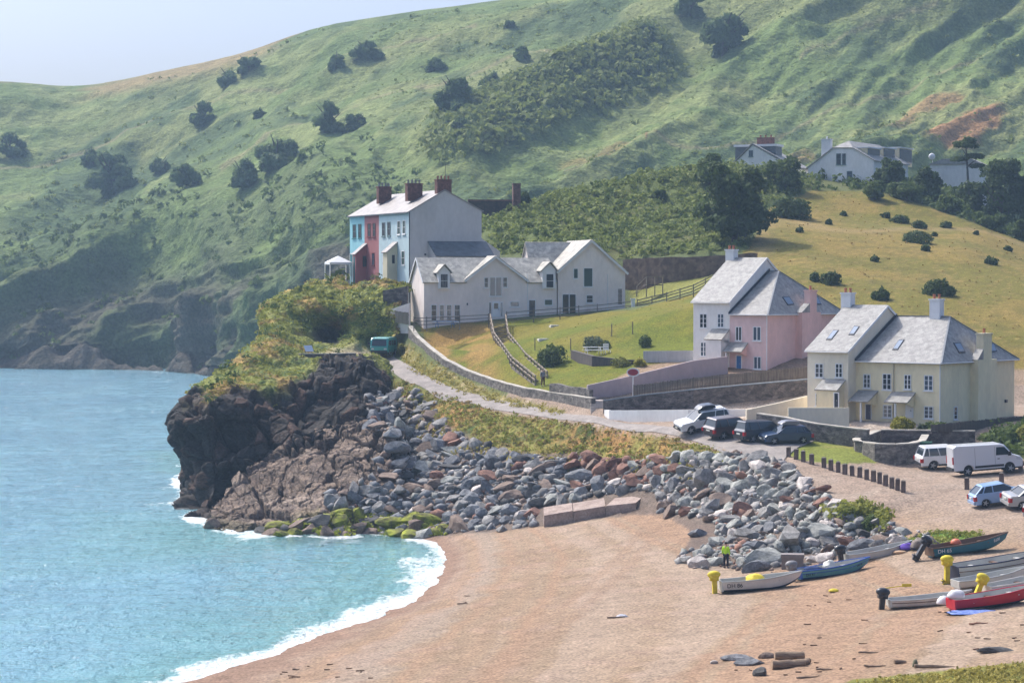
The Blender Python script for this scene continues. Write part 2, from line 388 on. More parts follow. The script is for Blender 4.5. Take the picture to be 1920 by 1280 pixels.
FAR = sstep(285, 320, GY)
GZ = blur(GZ, 2) * (1 - FAR) + blur(GZ, 30) * FAR
FLD = sstep(0, 1, 1) * ((GX / GY) > (1330 - 960) / F) * sstep(236, 262, GY)
GZ = GZ * (1 - FLD) + blur(GZ, 40) * FLD
SEAW = sstep(215, 190, GY) * (GZ < 3.0)
GZ = GZ * (1 - SEAW) + blur(GZ, 24) * SEAW
def grid_at(G, x, y):
    a = (x / y - A0) / (A1 - A0) * (NA - 1); d = math.log(max(y, D0) / D0) / math.log(D1 / D0) * (ND - 1)
    a = min(max(a, 0), NA - 1.001); d = min(max(d, 0), ND - 1.001)
    i, j = int(d), int(a); fd, fa = d - i, a - j
    return G[i, j] * (1 - fd) * (1 - fa) + G[i + 1, j] * fd * (1 - fa) + G[i, j + 1] * (1 - fd) * fa + G[i + 1, j + 1] * fd * fa
# ---- ground cover zones (plan areas), then relief noise
GU = 960 + F * GX / (GY * CP - (GZ - H) * SP); GV = 640 - F * (GY * SP + (GZ - H) * CP) / (GY * CP - (GZ - H) * SP)
Z_LAWN = [(790, 608), (945, 602), (1190, 580), (1320, 545), (1420, 560), (1420, 640), (1300, 668), (1200, 686), (1120, 725), (1106, 752), (1050, 742), (960, 728), (870, 704), (800, 655)]
Z_FIELD = [(1395, 470), (1432, 396), (1520, 358), (1640, 358), (1750, 390), (1930, 455), (2300, 540), (2300, 700), (1900, 690), (1560, 660), (1420, 600), (1330, 560)]
Z_KNOLL = [(860, 400), (1000, 360), (1100, 335), (1300, 290), (1500, 300), (1525, 350), (1440, 390), (1400, 470), (1170, 484), (940, 476)]
Z_ISLE = [(1462, 846), (1500, 828), (1610, 818), (1640, 858), (1740, 861), (1640, 867), (1560, 870), (1500, 862)]
Z_SCRUB = [(640, 690), (720, 700), (800, 732), (930, 772), (1040, 790), (1200, 812), (1290, 832), (1365, 850), (1360, 868), (1290, 872), (1200, 878), (1120, 852), (1000, 850), (930, 838), (870, 815), (830, 790), (760, 760)]
Z_VERGE = [(745, 652), (765, 646), (800, 672), (870, 712), (960, 747), (1062, 771), (1050, 778), (960, 764), (880, 742), (810, 716), (768, 694)]
Z_BANKG = [(1700, 1010), (1760, 995), (1840, 1000), (1850, 1016), (1700, 1030)]
Z_HEDGE = [(1830, 815), (1930, 790), (2300, 780), (2300, 860), (1900, 860), (1850, 835)]
Z_WEED = [(1540, 955), (1620, 945), (1670, 965), (1660, 1000), (1580, 985)]
Z_YARD = [(1170, 520), (1340, 505), (1330, 540), (1190, 575)]
Z_LANDR = [(1480, 330), (1700, 330), (2300, 400), (2300, 520), (1930, 455), (1750, 392), (1640, 358), (1520, 356)]
def mixc(C, c, m): return C * (1 - m[..., None]) + np.array(c) * m[..., None]
n1 = fbm(GX * .12, GY * .12, seed=3); n2 = fbm(GX * .5, GY * .5, seed=5); n3 = fbm(GX * 1.8, GY * 1.8, seed=8, oct=3)
C = np.zeros(GX.shape + (3,)); C[:] = (.265, .188, .122)
C = mixc(C, (.30, .217, .145), sstep(.45, .65, n1)); C = mixc(C, (.33, .225, .165), sstep(.5, .75, n2) * .55)
stripe = fbm(GZ * 4.2 + n2 * .5, GX * .02, seed=12, oct=3)
low = sstep(6.0, 4.0, GZ)
C = mixc(C, (.30, .19, .12), sstep(.5, .66, stripe) * low * .75)
C = mixc(C, (.345, .265, .20), sstep(.5, .36, stripe) * low * .5)
wet = sstep(.75, .15, GZ + (n2 - .5) * .5); C = mixc(C, (.235, .15, .105), wet * .95)
for pl in ([(1240, 985), (1180, 1030), (1080, 1110), (960, 1200), (820, 1290)], [(1262, 990), (1205, 1040), (1110, 1120), (1000, 1205), (880, 1290)], [(1650, 965), (1560, 900), (1480, 868)], [(1720, 968), (1640, 920), (1540, 880)], [(1900, 1185), (1700, 1200), (1500, 1225), (1250, 1290)]):
    Q = [(Zp(u, v, 2.2) if v > 975 else Zp(u, v, 6.5)) for u, v in pl]; best = np.full(GX.shape, 99.)
    for a, b in zip(Q[:-1], Q[1:]):
        ex, ey = b.x - a.x, b.y - a.y; t = np.clip(((GX - a.x) * ex + (GY - a.y) * ey) / (ex * ex + ey * ey), 0, 1); best = np.minimum(best, np.hypot(GX - a.x - t * ex, GY - a.y - t * ey))
    C = mixc(C, (.27, .175, .115), sstep(.9, .15, best + (n2 - .5) * 1.2) * .45)
C = mixc(C, (.30, .24, .19), sstep(.12, .0, np.abs(GZ - .95 + (n2 - .5) * .35) - .1) * .5 * low)      # pebble strand line
park = sstep(5.0, 6.2, GZ) * (GZ < 12)
C = mixc(C, (.29, .22, .17), park * .8); C = mixc(C, (.335, .265, .205), park * sstep(.5, .7, n2) * .6)
def zone(poly, w, c, amt=1.0, seed=1):
    global C
    m = poly_soft(GU, GV, poly, w, seed) * amt; C = mixc(C, c, m); return m
FM = sstep(7.5, 9, GZ)
land = sstep(9.6, 10.4, GZ) * (GY > 238) * (GU > 640)
C = mixc(C, (.10, .12, .045), land)
k = zone(Z_LAWN, 3, (.118, .135, .012)); C = mixc(C, (.21, .155, .03), k * sstep(.48, .62, n1) * .55); C = mixc(C, (.18, .16, .02), k * sstep(.45, .7, n2) * .6)
C = mixc(C, (.30, .175, .055), k * sstep(960, 900, GU) * sstep(.3, .55, n2) * .8)
k = zone(Z_FIELD, 4, (.155, .135, .022)); C = mixc(C, (.225, .16, .036), k * sstep(.42, .64, n1) * .8); C = mixc(C, (.12, .10, .02), k * sstep(.52, .72, n2) * .6); C = mixc(C, (.31, .205, .07), k * sstep(.55, .75, n3) * .45)
path = sstep(.06, .0, np.abs(fbm(GX * .05, GY * .02, seed=21, oct=2) - .5)) * k; C = mixc(C, (.34, .24, .12), path * .4)
k = zone(Z_KNOLL, 6, (.10, .125, .035)); C = mixc(C, (.13, .12, .04), k * sstep(.5, .7, n1) * .6); KN = k
k = zone(Z_SCRUB, 6, (.20, .185, .045)); SCR = k; C = mixc(C, (.36, .20, .07), k * sstep(.45, .6, n1 * .4 + n2 * .6)); C = mixc(C, (.07, .10, .025), k * sstep(.56, .7, n2))
k = zone(Z_VERGE, 3, (.19, .17, .045)); C = mixc(C, (.33, .26, .13), k * sstep(.45, .65, n2) * .8); C = mixc(C, (.10, .13, .035), k * sstep(.5, .7, n3) * .6)
k = zone(Z_ISLE, 2, (.17, .19, .035)); C = mixc(C, (.30, .24, .09), k * sstep(.5, .7, n2) * .5)
zone(Z_BANKG, 4, (.10, .17, .03)); zone(Z_HEDGE, 4, (.13, .15, .04)); Z_FORE = [(1285, 770), (1400, 762), (1515, 742), (1610, 760), (1780, 800), (1780, 812), (1620, 806), (1440, 780), (1300, 790)]
zone(Z_FORE, 2, (.44, .36, .29))
zone([(1540, 1300), (1600, 1272), (1760, 1258), (1930, 1240), (2300, 1215), (2300, 1420), (1540, 1420)], 5, (.17, .17, .04)); zone(Z_WEED, 4, (.10, .14, .04)); zone(Z_YARD, 2, (.20, .20, .05)); zone(Z_LANDR, 5, (.11, .12, .04))
BANK = [(690, 745), (800, 745), (860, 775), (1000, 812), (1150, 838), (1270, 856), (1380, 850), (1470, 868), (1540, 920), (1600, 950), (1690, 985), (1680, 1020), (1500, 1064), (1380, 1066), (1270, 1050), (1300, 1000), (1250, 965), (1180, 965), (1000, 988), (820, 1006), (600, 1006), (620, 900)]
k = poly_soft(GU, GV, BANK, 6, 4) * (1 - SCR); C = mixc(C, (.12, .095, .08), k * .8); BK = k
GZ = GZ + (n2 - .5) * .22 * low + (n3 - .5) * .06 + KN * ((fbm(GX * .35, GY * .35, seed=14) - .5) * 1.6) + SCR * (n2 - .5) * .9
Z_BURROW = (1690, 590)
ii = np.arange(ND * NA).reshape(ND, NA)
quads = np.stack([ii[:-1, :-1], ii[:-1, 1:], ii[1:, 1:], ii[1:, :-1]], -1).reshape(-1, 4)
M_GROUND = mat('ground', (.80, .80, .80), (1.18, 1.18, 1.18), scale=1.1, vcol=True, lo=.3, hi=.7, rough=.95, bump=.55, bscale=3.2, bdist=.12, spec=.15, fine=.42, fscale=6.0, detail=9)
land_me = new_mesh('ground', np.stack([GX, GY, GZ], -1).reshape(-1, 3), quads=quads, smooth=True, col=C.reshape(-1, 3), mats=[M_GROUND])
land_o = tag(link('ground', land_me), kind='structure')
def gz(x, y): return grid_at(GZ, x, y)
def hit(u, v, dmin=80., dmax=560., lift=0.0):
    """where the photo's ray (u,v) meets the ground sheet"""
    d = ray(u, v); prev = None; t = dmin
    while t < dmax:
        x, y, z = d.x * t, d.y * t, H + d.z * t
        g = z - gz(x, y)
        if g <= 0:
            if prev is not None:
                t0, g0 = prev; t = t0 + (t - t0) * g0 / (g0 - g + 1e-9)
            x, y = d.x * t, d.y * t
            return Vector((x, y, gz(x, y) + lift))
        prev = (t, g); t *= 1.003
    return S(u, v, 15)

# ------------------------------------------------------------------ lofted sheets (headland, rock shelf, far hills)
def cr(P, t):
    """Catmull-Rom through the rows of P (n,k) at parameters t in 0..n-1"""
    P = np.asarray(P, float); n = len(P); t = np.asarray(t, float)
    i = np.clip(np.floor(t).astype(int), 0, n - 2); f = (t - i)[:, None]
    p0, p1, p2, p3 = P[np.maximum(i - 1, 0)], P[i], P[i + 1], P[np.minimum(i + 2, n - 1)]
    return .5 * (2 * p1 + (p2 - p0) * f + (2 * p0 - 5 * p1 + 4 * p2 - p3) * f ** 2 + (3 * p1 - p0 - 3 * p2 + p3) * f ** 3)
def loft(cols, nu, nv):
    """cols: list of columns, each a list of k points -> (nv,nu,3)"""
    A = np.array([[tuple(p) for p in c] for c in cols])                  # (ncol,k,3)
    nc, k = A.shape[:2]
    B = cr(A.reshape(nc, -1), np.linspace(0, nc - 1, nu)).reshape(nu, k, 3)
    out = cr(B.transpose(1, 0, 2).reshape(k, -1), np.linspace(0, k - 1, nv)).reshape(nv, nu, 3)
    return out
def normals(G):
    du = np.gradient(G, axis=1); dv = np.gradient(G, axis=0)
    n = np.cross(du, dv); n /= np.linalg.norm(n, axis=-1, keepdims=True) + 1e-9
    return n
def gquads(nv, nu):
    ii = np.arange(nv * nu).reshape(nv, nu)
    return np.stack([ii[:-1, :-1], ii[:-1, 1:], ii[1:, 1:], ii[1:, :-1]], -1).reshape(-1, 4)
def ridged(x, y, z, oct=4, seed=0):
    t = 0; a = 1; n = 0
    for k in range(oct):
        t = t + a * (1 - np.abs(2 * vnoise(x * 2 ** k, y * 2 ** k, z * 2 ** k, seed + k) - 1)); n += a; a *= .5
    return t / n
M_CLIFF = mat('cliff_rock', (.62, .62, .62), (1.35, 1.35, 1.35), scale=.9, vcol=True, lo=.3, hi=.7, rough=.9, bump=.9, bscale=1.6, bdist=.35, spec=.25, fine=.42, fscale=4.0, stretch=(1, 1, 1.6), detail=10)
def seen(cols): return [[S(*p) for p in c] for c in cols]
HEAD = seen([
 [(470, 960, 16.0), (470, 940, 16.0), (465, 880, 16.0), (460, 830, 16.0), (455, 790, 16.0), (455, 760, 15.8), (460, 720, 15.4), (530, 650, 14.4), (560, 590, 13.7), (600, 560, 13.5), (660, 520, 13.6)],
 [(385, 965, 17.6), (390, 940, 17.6), (392, 880, 17.6), (380, 830, 17.6), (370, 795, 17.7), (375, 760, 17.5), (400, 722, 17.0), (500, 642, 15.6), (505, 583, 14.8), (570, 548, 14.4), (645, 521, 14.2)],
 [(346, 972, 18.7), (350, 940, 18.6), (357, 880, 18.5), (347, 830, 18.5), (328, 797, 18.7), (340, 763, 18.4), (385, 722, 17.8), (482, 640, 16.5), (490, 580, 15.7), (555, 545, 15.2), (640, 520, 14.8)],
 [(370, 985, 20.0), (375, 950, 19.6), (385, 880, 19.3), (380, 830, 19.1), (365, 790, 19.2), (380, 752, 18.9), (420, 708, 18.2), (495, 640, 16.9), (508, 590, 16.0), (565, 552, 15.4), (645, 523, 15.0)],
 [(440, 1000, 20.0), (430, 940, 19.5), (432, 870, 19.3), (432, 820, 19.1), (430, 775, 19.1), (432, 737, 18.8), (470, 697, 18.0), (525, 640, 16.9), (540, 592, 16.0), (590, 556, 15.5), (655, 526, 15.1)],
 [(500, 960, 19.4), (495, 900, 19.3), (505, 850, 19.2), (515, 805, 19.1), (520, 768, 18.9), (530, 728, 18.5), (560, 690, 17.6), (585, 655, 16.7), (592, 598, 16.0), (625, 566, 15.6), (672, 530, 15.2)],
 [(590, 930, 19.4), (590, 870, 19.3), (598, 830, 19.2), (605, 795, 19.0), (610, 765, 18.7), (612, 725, 18.2), (618, 688, 17.6), (640, 664, 16.6), (642, 605, 15.95), (662, 565, 15.68), (700, 527, 15.35)],
 [(680, 900, 19.5), (680, 850, 19.3), (685, 812, 19.1), (690, 775, 18.8), (692, 738, 18.3), (693, 700, 17.7), (695, 672, 17.2), (700, 663, 16.0), (705, 618, 15.85), (720, 566, 15.72), (745, 530, 15.5)],
 [(775, 880, 19.6), (765, 840, 19.4), (758, 805, 19.1), (752, 780, 18.8), (748, 755, 18.3), (742, 733, 17.7), (738, 712, 17.2), (735, 682, 16.2), (742, 630, 15.95), (752, 578, 15.8), (778, 538, 15.55)],
])
NU, NV = 330, 330
G = loft(HEAD, NU, NV)
n = normals(G); n[np.einsum('ijk,k->ij', n, (0, -1, .3)) < -2] *= -1
sgn = np.sign(np.median((n * np.array((0, -1, .4))).sum(-1))); n *= sgn
x, y, z = G[..., 0], G[..., 1], G[..., 2]
rowt = np.linspace(0, 10, NV)[:, None]; colt = np.linspace(0, 8, NU)[None, :]
_ed = 5.25 + .95 * sstep(5.2, 6.0, colt) - .25 * sstep(2.5, 3.5, colt) * sstep(5.2, 4.6, colt); rocky = sstep(_ed + .35, _ed - .35, rowt + (fbm(x * .3, y * .3, z * .3, seed=40) - .5) * 1.7)
wa, wb_, wc = worley(x * .30 + z * .10 + fbm(x * .4, y * .4, z * .4, seed=43), y * .25, z * .17, 42); va, vb, vc = worley(x * .75 + z * .2, y * .7, z * .55 - x * .2, 46)
rock_d = (ridged(x * .12 + z * .05, y * .12, z * .06, oct=3, seed=41) - .62) * 4.0 + (wc - .5) * 1.5 - sstep(.14, .0, wb_ - wa) * 1.0 + (vc - .5) * .5 - sstep(.10, .0, vb - va) * .3 + (fbm(x * 1.6, y * 1.6, z * 1.2, seed=47) - .5) * .35
veg_d = (fbm(x * .28, y * .28, z * .28, seed=51) - .5) * 2.3 + (fbm(x * 1.1, y * 1.1, z * 1.1, seed=53) - .5) * 1.0
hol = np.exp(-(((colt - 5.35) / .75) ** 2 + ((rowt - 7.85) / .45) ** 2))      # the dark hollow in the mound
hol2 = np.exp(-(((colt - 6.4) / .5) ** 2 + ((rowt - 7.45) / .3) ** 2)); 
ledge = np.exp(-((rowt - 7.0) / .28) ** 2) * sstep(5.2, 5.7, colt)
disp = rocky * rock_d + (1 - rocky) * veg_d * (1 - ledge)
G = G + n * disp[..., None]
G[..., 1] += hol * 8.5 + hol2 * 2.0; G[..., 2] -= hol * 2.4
cn = fbm(x * .25, y * .25, z * .25, seed=60); cn2 = fbm(x * .9, y * .9, z * .9, seed=61)
CC = np.zeros(G.shape); CC[:] = (.04, .034, .03)
CC = mixc(CC, (.075, .056, .045), sstep(.5, .7, cn) * .8); CC = mixc(CC, (.038, .034, .032), sstep(.5, .66, cn2) * .7); CC = mixc(CC, (.12, .065, .045), sstep(.78, .92, vc) * .6); CC = mixc(CC, (.035, .03, .03), sstep(.10, .0, wb_ - wa) * .6)
CC = mixc(CC, (.06, .05, .045), sstep(1.6, .2, z) * .8)
vegc = np.zeros(G.shape); vegc[:] = (.20, .215, .045)
vegc = mixc(vegc, (.34, .225, .07), sstep(.47, .6, cn)); vegc = mixc(vegc, (.10, .14, .03), sstep(.52, .64, cn2)); vegc = mixc(vegc, (.31, .20, .09), sstep(.6, .72, cn * .5 + cn2 * .5) * .8)
vegc = mixc(vegc, (.42, .33, .22), ledge * .85); vegc = mixc(vegc, (.06, .05, .035), sstep(.35, .7, hol) * .9)  # hollow: dark earth tone, deepened to paint its shade into the colour
CC = CC * rocky[..., None] + vegc * (1 - rocky[..., None])
M_HOLE = None
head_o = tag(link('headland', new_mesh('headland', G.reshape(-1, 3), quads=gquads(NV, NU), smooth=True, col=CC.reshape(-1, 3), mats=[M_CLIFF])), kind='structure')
HEADG = G
SHELF = seen([
 [(372, 992, 20.8), (380, 978, 20.6), (410, 950, 20.2), (440, 915, 19.8), (470, 880, 19.4), (500, 850, 19.0), (520, 845, 18.6)],
 [(440, 1006, 21.3), (450, 985, 21.0), (470, 945, 20.4), (490, 900, 19.9), (515, 860, 19.5), (550, 815, 19.1), (560, 812, 18.6)],
 [(520, 1008, 21.5), (530, 985, 21.2), (550, 940, 20.6), (570, 890, 20.1), (590, 848, 19.6), (605, 800, 19.2), (610, 796, 18.7)],
 [(610, 1008, 21.6), (615, 985, 21.3), (630, 938, 20.8), (640, 888, 20.3), (655, 845, 19.8), (660, 803, 19.4), (665, 798, 18.9)],
 [(690, 1004, 21.6), (690, 985, 21.4), (695, 935, 20.9), (705, 890, 20.4), (715, 850, 20.0), (722, 812, 19.6), (725, 806, 19.1)],
 [(770, 1000, 21.6), (765, 985, 21.4), (758, 935, 20.9), (752, 895, 20.4), (750, 860, 20.1), (748, 828, 19.8), (750, 822, 19.2)],
])
NU2, NV2 = 400, 320
G = loft(SHELF, NU2, NV2); n = normals(G); n *= np.sign(np.median((n * np.array((0, -1, .4))).sum(-1)))
x, y, z = G[..., 0], G[..., 1], G[..., 2]
st = z * .75 + x * .42 + y * .1                                     # inclined bedding planes
bed = np.abs(((st * .85 + fbm(x * .3, y * .3, z * .3, seed=73) * 1.6) % 1.0) - .5) * 2
fx = fbm(x * .35, y * .35, z * .35, seed=71); wa, wb_, wc = worley((x * .8 - z * .5) * .13 + fx * .7, y * .10 + fx, (z * .8 + x * .5) * .34, 70); va, vb, vc = worley((x * .8 - z * .5) * .55, y * .4, (z * .8 + x * .5) * 1.1, 74)
d = (ridged(x * .09, y * .07, z * .09, oct=2, seed=70) - .6) * 2.2 + (wc - .5) * 1.3 - sstep(.10, .0, wb_ - wa) * .9 + (vc - .5) * .3 - sstep(.07, .0, vb - va) * .2 + (fbm(x * 1.3, y * 1.3, z * 1.3, seed=72) - .5) * .3
l1, l2, l3 = worley((x * .8 - z * .5) * .9 + fx, y * .8, (z * .8 + x * .5) * 3.4, 79); d += (l3 - .5) * .2 - sstep(.12, 0, l2 - l1) * .07
G = G + n * d[..., None]
cn = fbm(x * .3, y * .3, z * .5, seed=75); cn2 = fbm(x * 1.2, y * 1.2, z * 1.4, seed=76)
CC = np.zeros(G.shape); CC[:] = (.185, .135, .10); CC = mixc(CC, (.26, .20, .155), sstep(.48, .66, cn)); CC = mixc(CC, (.12, .09, .075), sstep(.5, .64, cn2) * .75); CC = mixc(CC, (.10, .08, .07), sstep(.12, .0, wb_ - wa) * .7); CC = CC * (.78 + .3 * vc[..., None] + .22 * l3[..., None]); CC = mixc(CC, (.06, .048, .042), sstep(.10, .0, vb - va) * .5 + sstep(.1, 0, l2 - l1) * .25)
CC = mixc(CC, (.30, .34, .03), sstep(1.5, .4, z + (cn - .5) * 2.5) * sstep(-21, -13, x) * .9); CC = mixc(CC, (.10, .085, .05), sstep(.9, .1, z) * sstep(-13, -24, x) * .8)
shelf_o = tag(link('rock_shelf', new_mesh('rock_shelf', G.reshape(-1, 3), quads=gquads(NV2, NU2), smooth=True, col=CC.reshape(-1, 3), mats=[M_CLIFF])), kind='structure')
SHELFG = G

# ---- the far hillside
us = [-500, -150, 0, 150, 300, 450, 600, 760, 900, 1100, 1400, 1700, 2100, 2500]
def row(vs, ss): return [S(u, v, s) for u, v, s in zip(us, vs, ss)]
HR = [
 row([760, 757, 755, 755, 755, 770, 780, 780, 690, 600, 560, 540, 530, 530], [7.25, 7.35, 7.4, 7.45, 7.55, 8.25, 8.75, 9.25, 9.5, 9.6, 9.6, 9.4, 9.1, 8.9]),
 row([705, 702, 700, 700, 700, 715, 722, 722, 640, 560, 520, 500, 490, 490], [7.2, 7.3, 7.35, 7.4, 7.5, 8.2, 8.7, 9.2, 9.4, 9.5, 9.5, 9.3, 9.0, 8.8]),
 row([688, 686, 684, 684, 684, 700, 700, 690, 560, 490, 450, 440, 430, 430], [7.15, 7.2, 7.2, 7.25, 7.35, 8.1, 8.5, 8.9, 9.1, 9.2, 9.2, 9.0, 8.8, 8.6]),
 row([640, 625, 615, 600, 590, 575, 520, 470, 435, 400, 370, 360, 350, 350], [7.05, 7.12, 7.12, 7.14, 7.25, 7.85, 8.2, 8.5, 8.7, 8.8, 8.8, 8.7, 8.5, 8.3]),
 row([500, 480, 450, 425, 415, 395, 350, 335, 325, 300, 270, 260, 260, 260], [6.6, 6.7, 6.76, 6.76, 6.85, 7.3, 7.6, 7.8, 7.9, 8.0, 8.1, 8.0, 7.8, 7.6]),
 row([330, 320, 310, 295, 280, 250, 215, 190, 170, 150, 120, 110, 100, 100], [5.6, 5.7, 5.75, 5.8, 5.85, 6.0, 6.2, 6.4, 6.6, 6.8, 7.0, 7.0, 6.9, 6.8]),
 row([190, 175, 166, 172, 145, 112, 62, 38, 22, -8, -110, -190, -260, -300], [5.0, 5.05, 5.1, 5.1, 5.15, 5.25, 5.35, 5.5, 5.6, 5.75, 6.0, 6.0, 6.0, 6.0]),
 row([200, 185, 176, 182, 160, 130, 90, 60, 40, 10, -80, -150, -200, -240], [4.6, 4.6, 4.6, 4.6, 4.6, 4.7, 4.8, 4.9, 5.0, 5.1, 5.2, 5.2, 5.2, 5.2]),
 row([330, 315, 310, 310, 300, 290, 280, 270, 260, 250, 240, 240, 240, 240], [4.0] * 14),
]
NUH, NVH = 760, 440
A = np.array([[tuple(p) for p in r] for r in HR])               # rows,cols,3
uu = np.linspace(us[0], us[-1], NUH); ti = np.interp(uu, us, np.arange(len(us)))
B = np.stack([cr(A[i], ti) for i in range(len(HR))])
# even spacing in picture terms: more rows where the slope is seen
G = cr(B.reshape(len(HR), -1), np.linspace(0, len(HR) - 1, NVH)).reshape(NVH, NUH, 3)
ft = np.linspace(0, len(HR) - 1, NVH)[:, None] - 1.0; fu = uu[None, :]
x, y, z = G[..., 0], G[..., 1], G[..., 2]
FU, FV = 960 + F * x / y, 530 - F * (z - H) / y
dgx, dgy = (FU * .45 + FV * .9) / 100.0, (FU * .9 - FV * .45) / 100.0       # spur-wise and cross-spur directions on the slope
along, across = dgy, dgx
wob = (fbm(x * .006, y * .006, z * .006, seed=82) - .5) * 1.6
spur = (ridged(across * .55 + wob, along * .10, 0 * x, oct=3, seed=80) - .6)
spur2 = (ridged(across * 1.7 + wob * 1.3, along * .42, 0 * x, oct=4, seed=84) - .6)
inside = sstep(0.6, 1.6, ft) * sstep(5.1, 4.6, ft)
cliff = sstep(2.9, 1.7, ft + (fbm(x * .02, y * .02, z * .02, seed=85) - .5) * 1.8) * sstep(900, 700, FU)
d = spur * 17 * inside + spur2 * 7.0 * inside + (fbm(x * .09, y * .09, z * .09, seed=86, oct=5) - .5) * 4.0 * sstep(.2, 1, ft) * sstep(5.6, 4.8, ft)
d += cliff * sstep(-.2, .5, ft) * ((ridged(x * .035, y * .03, z * .012, seed=88) - .55) * 14 + (ridged(x * .12, y * .1, z * .06, seed=89) - .55) * 5)
bul = np.zeros(x.shape)                                          # the wooded spur
for (a, b, wd, am) in (((800, 330), (1270, 110), 46, 1.0),):
    L2 = math.hypot(b[0] - a[0], b[1] - a[1]); ex, ey = (b[0] - a[0]) / L2, (b[1] - a[1]) / L2
    t = ((FU - a[0]) * ex + (FV - a[1]) * ey) / L2; o = (FU - a[0]) * -ey + (FV - a[1]) * ex
    bul += np.exp(-(o / wd) ** 2) * sstep(-.1, .2, t) * sstep(1.05, .9, t) * am
d += bul * 9
n = normals(G); n *= np.sign(np.median((n * np.array((0, -1, 1.))).sum(-1)))
G = G + n * d[..., None]
GH = G
x, y, z = G[..., 0], G[..., 1], G[..., 2]
m1 = fbm(x * .018, y * .018, z * .018, seed=90); m2 = fbm(x * .07, y * .07, z * .07, seed=91); m3 = fbm(across * 1.3 + wob, along * .3, seed=92)
CC = np.zeros(G.shape); CC[:] = (.135, .185, .06)
CC = mixc(CC, (.20, .235, .085), sstep(.45, .62, m2)); CC = mixc(CC, (.21, .22, .085), sstep(.48, .62, m1) * .6)
m3 = m3 * .65 + fbm(across * 3.2 + wob * 2, along * .8, seed=97) * .35; gorse = sstep(.52, .60, m3 * .72 + m2 * .28) ; CC = mixc(CC, (.075, .115, .045), gorse * .9)
lowg = sstep(3.4, 2.6, ft + (m1 - .5) * 2.0) * sstep(850, 700, FU); CC = mixc(CC, (.075, .11, .042), lowg * .7 * sstep(.4, .55, m2))
rk = ridged(x * .03, y * .03, z * .012, seed=94); CC = mixc(CC, (.06, .085, .045), cliff * .7); CC = mixc(CC, (.09, .082, .064), cliff * sstep(.50, .62, m1 * .35 + m2 * .25 + rk * .4) * .95); CC = mixc(CC, (.085, .068, .058), cliff * sstep(1.2, .4, ft + (m2 - .5)))
CC = mixc(CC, (.09, .08, .065), sstep(.9, .4, ft) * (FU < 900))
CC = mixc(CC, (.105, .14, .03), np.clip(bul, 0, 1) * .85)
CC = mixc(CC, (.30, .22, .11), sstep(4.75, 4.98, ft) * sstep(.45, .6, m1 + .04) * .8)
for pl in ([(1060, 318), (1130, 296), (1215, 274), (1300, 268), (1420, 236), (1560, 190), (1700, 160), (1900, 105)], [(0, 300), (140, 262), (300, 215), (480, 170), (700, 120), (900, 75)], [(420, 330), (560, 262), (700, 215), (830, 180), (960, 130), (1100, 90)], [(1500, 120), (1620, 60), (1760, 20)]):
    best = np.full(FU.shape, 999.)
    for a, b in zip(pl[:-1], pl[1:]):
        ex, ey = b[0] - a[0], b[1] - a[1]; t = np.clip(((FU - a[0]) * ex + (FV - a[1]) * ey) / (ex * ex + ey * ey), 0, 1); best = np.minimum(best, np.hypot(FU - a[0] - t * ex, FV - a[1] - t * ey))
    CC = mixc(CC, (.26, .22, .12), sstep(3.6, 1.0, best + (m2 - .5) * 5) * .6)
for (pu, pv, ru, rv, am) in ((1810, 268, 85, 34, 1.), (1740, 215, 80, 18, .7), (1215, 275, 5, 12, .9), (1120, 290, 80, 10, .4), (1690, 235, 60, 16, .5), (1500, 300, 40, 30, .5)):
    q = ((FU - pu) / ru) ** 2 + ((FV - pv + (FU - pu) * .2) / rv) ** 2 + (m2 - .5) * 2.5
    CC = mixc(CC, (.29, .165, .075), sstep(1.1, .5, q) * am)
M_HILL = mat('hillside', (.72, .74, .70), (1.25, 1.22, 1.22), scale=.16, vcol=True, lo=.32, hi=.68, rough=.95, bump=.8, bscale=.3, bdist=2.6, spec=.1, fine=.34, fscale=1.3, detail=9)
hill_o = tag(link('hillside', new_mesh('hillside', G.reshape(-1, 3), quads=gquads(NVH, NUH), smooth=True, col=CC.reshape(-1, 3), mats=[M_HILL])), kind='structure')

# ------------------------------------------------------------------ sea
NS, NT = 420, 420
sa = np.linspace((-700 - 960) / F, (1000 - 960) / F, NS); sdp = np.exp(np.linspace(math.log(70), math.log(760), NT))
X = sa[None, :] * sdp[:, None]; Y = np.repeat(sdp[:, None], NS, 1)
inb = (X > A0 * Y) & (Y > D0) & (Y < D1)
ai = np.clip((X / Y - A0) / (A1 - A0) * (NA - 1), 0, NA - 1.001); di = np.clip(np.log(np.maximum(Y, D0) / D0) / math.log(D1 / D0) * (ND - 1), 0, ND - 1.001)
i, j = di.astype(int), ai.astype(int); fd, fa = di - i, ai - j
bed = GZ[i, j] * (1 - fd) * (1 - fa) + GZ[i + 1, j] * fd * (1 - fa) + GZ[i, j + 1] * (1 - fd) * fa + GZ[i + 1, j + 1] * fd * fa
bed = np.where(inb, bed, -4)
U_, V_ = 960 + F * X / Y, 530 + F * H / Y
fn = fbm(X * .35, Y * .12, seed=101, oct=4); fn2 = fbm(X * .9, Y * .5, seed=103, oct=3)
foam = sstep(-.62, -.05, bed + (fn - .5) * 1.2) * (X > -60) * (.25 + .75 * sstep(.28, .6, fn2 + sstep(-.45, -.05, bed) * .35))
def near_line(pl, w):
    best = np.full(X.shape, 1e9)
    for a, b in zip(pl[:-1], pl[1:]):
        ex, ey = b.x - a.x, b.y - a.y; L2 = ex * ex + ey * ey
        t = np.clip(((X - a.x) * ex + (Y - a.y) * ey) / L2, 0, 1); best = np.minimum(best, np.hypot(X - a.x - t * ex, Y - a.y - t * ey))
    return best
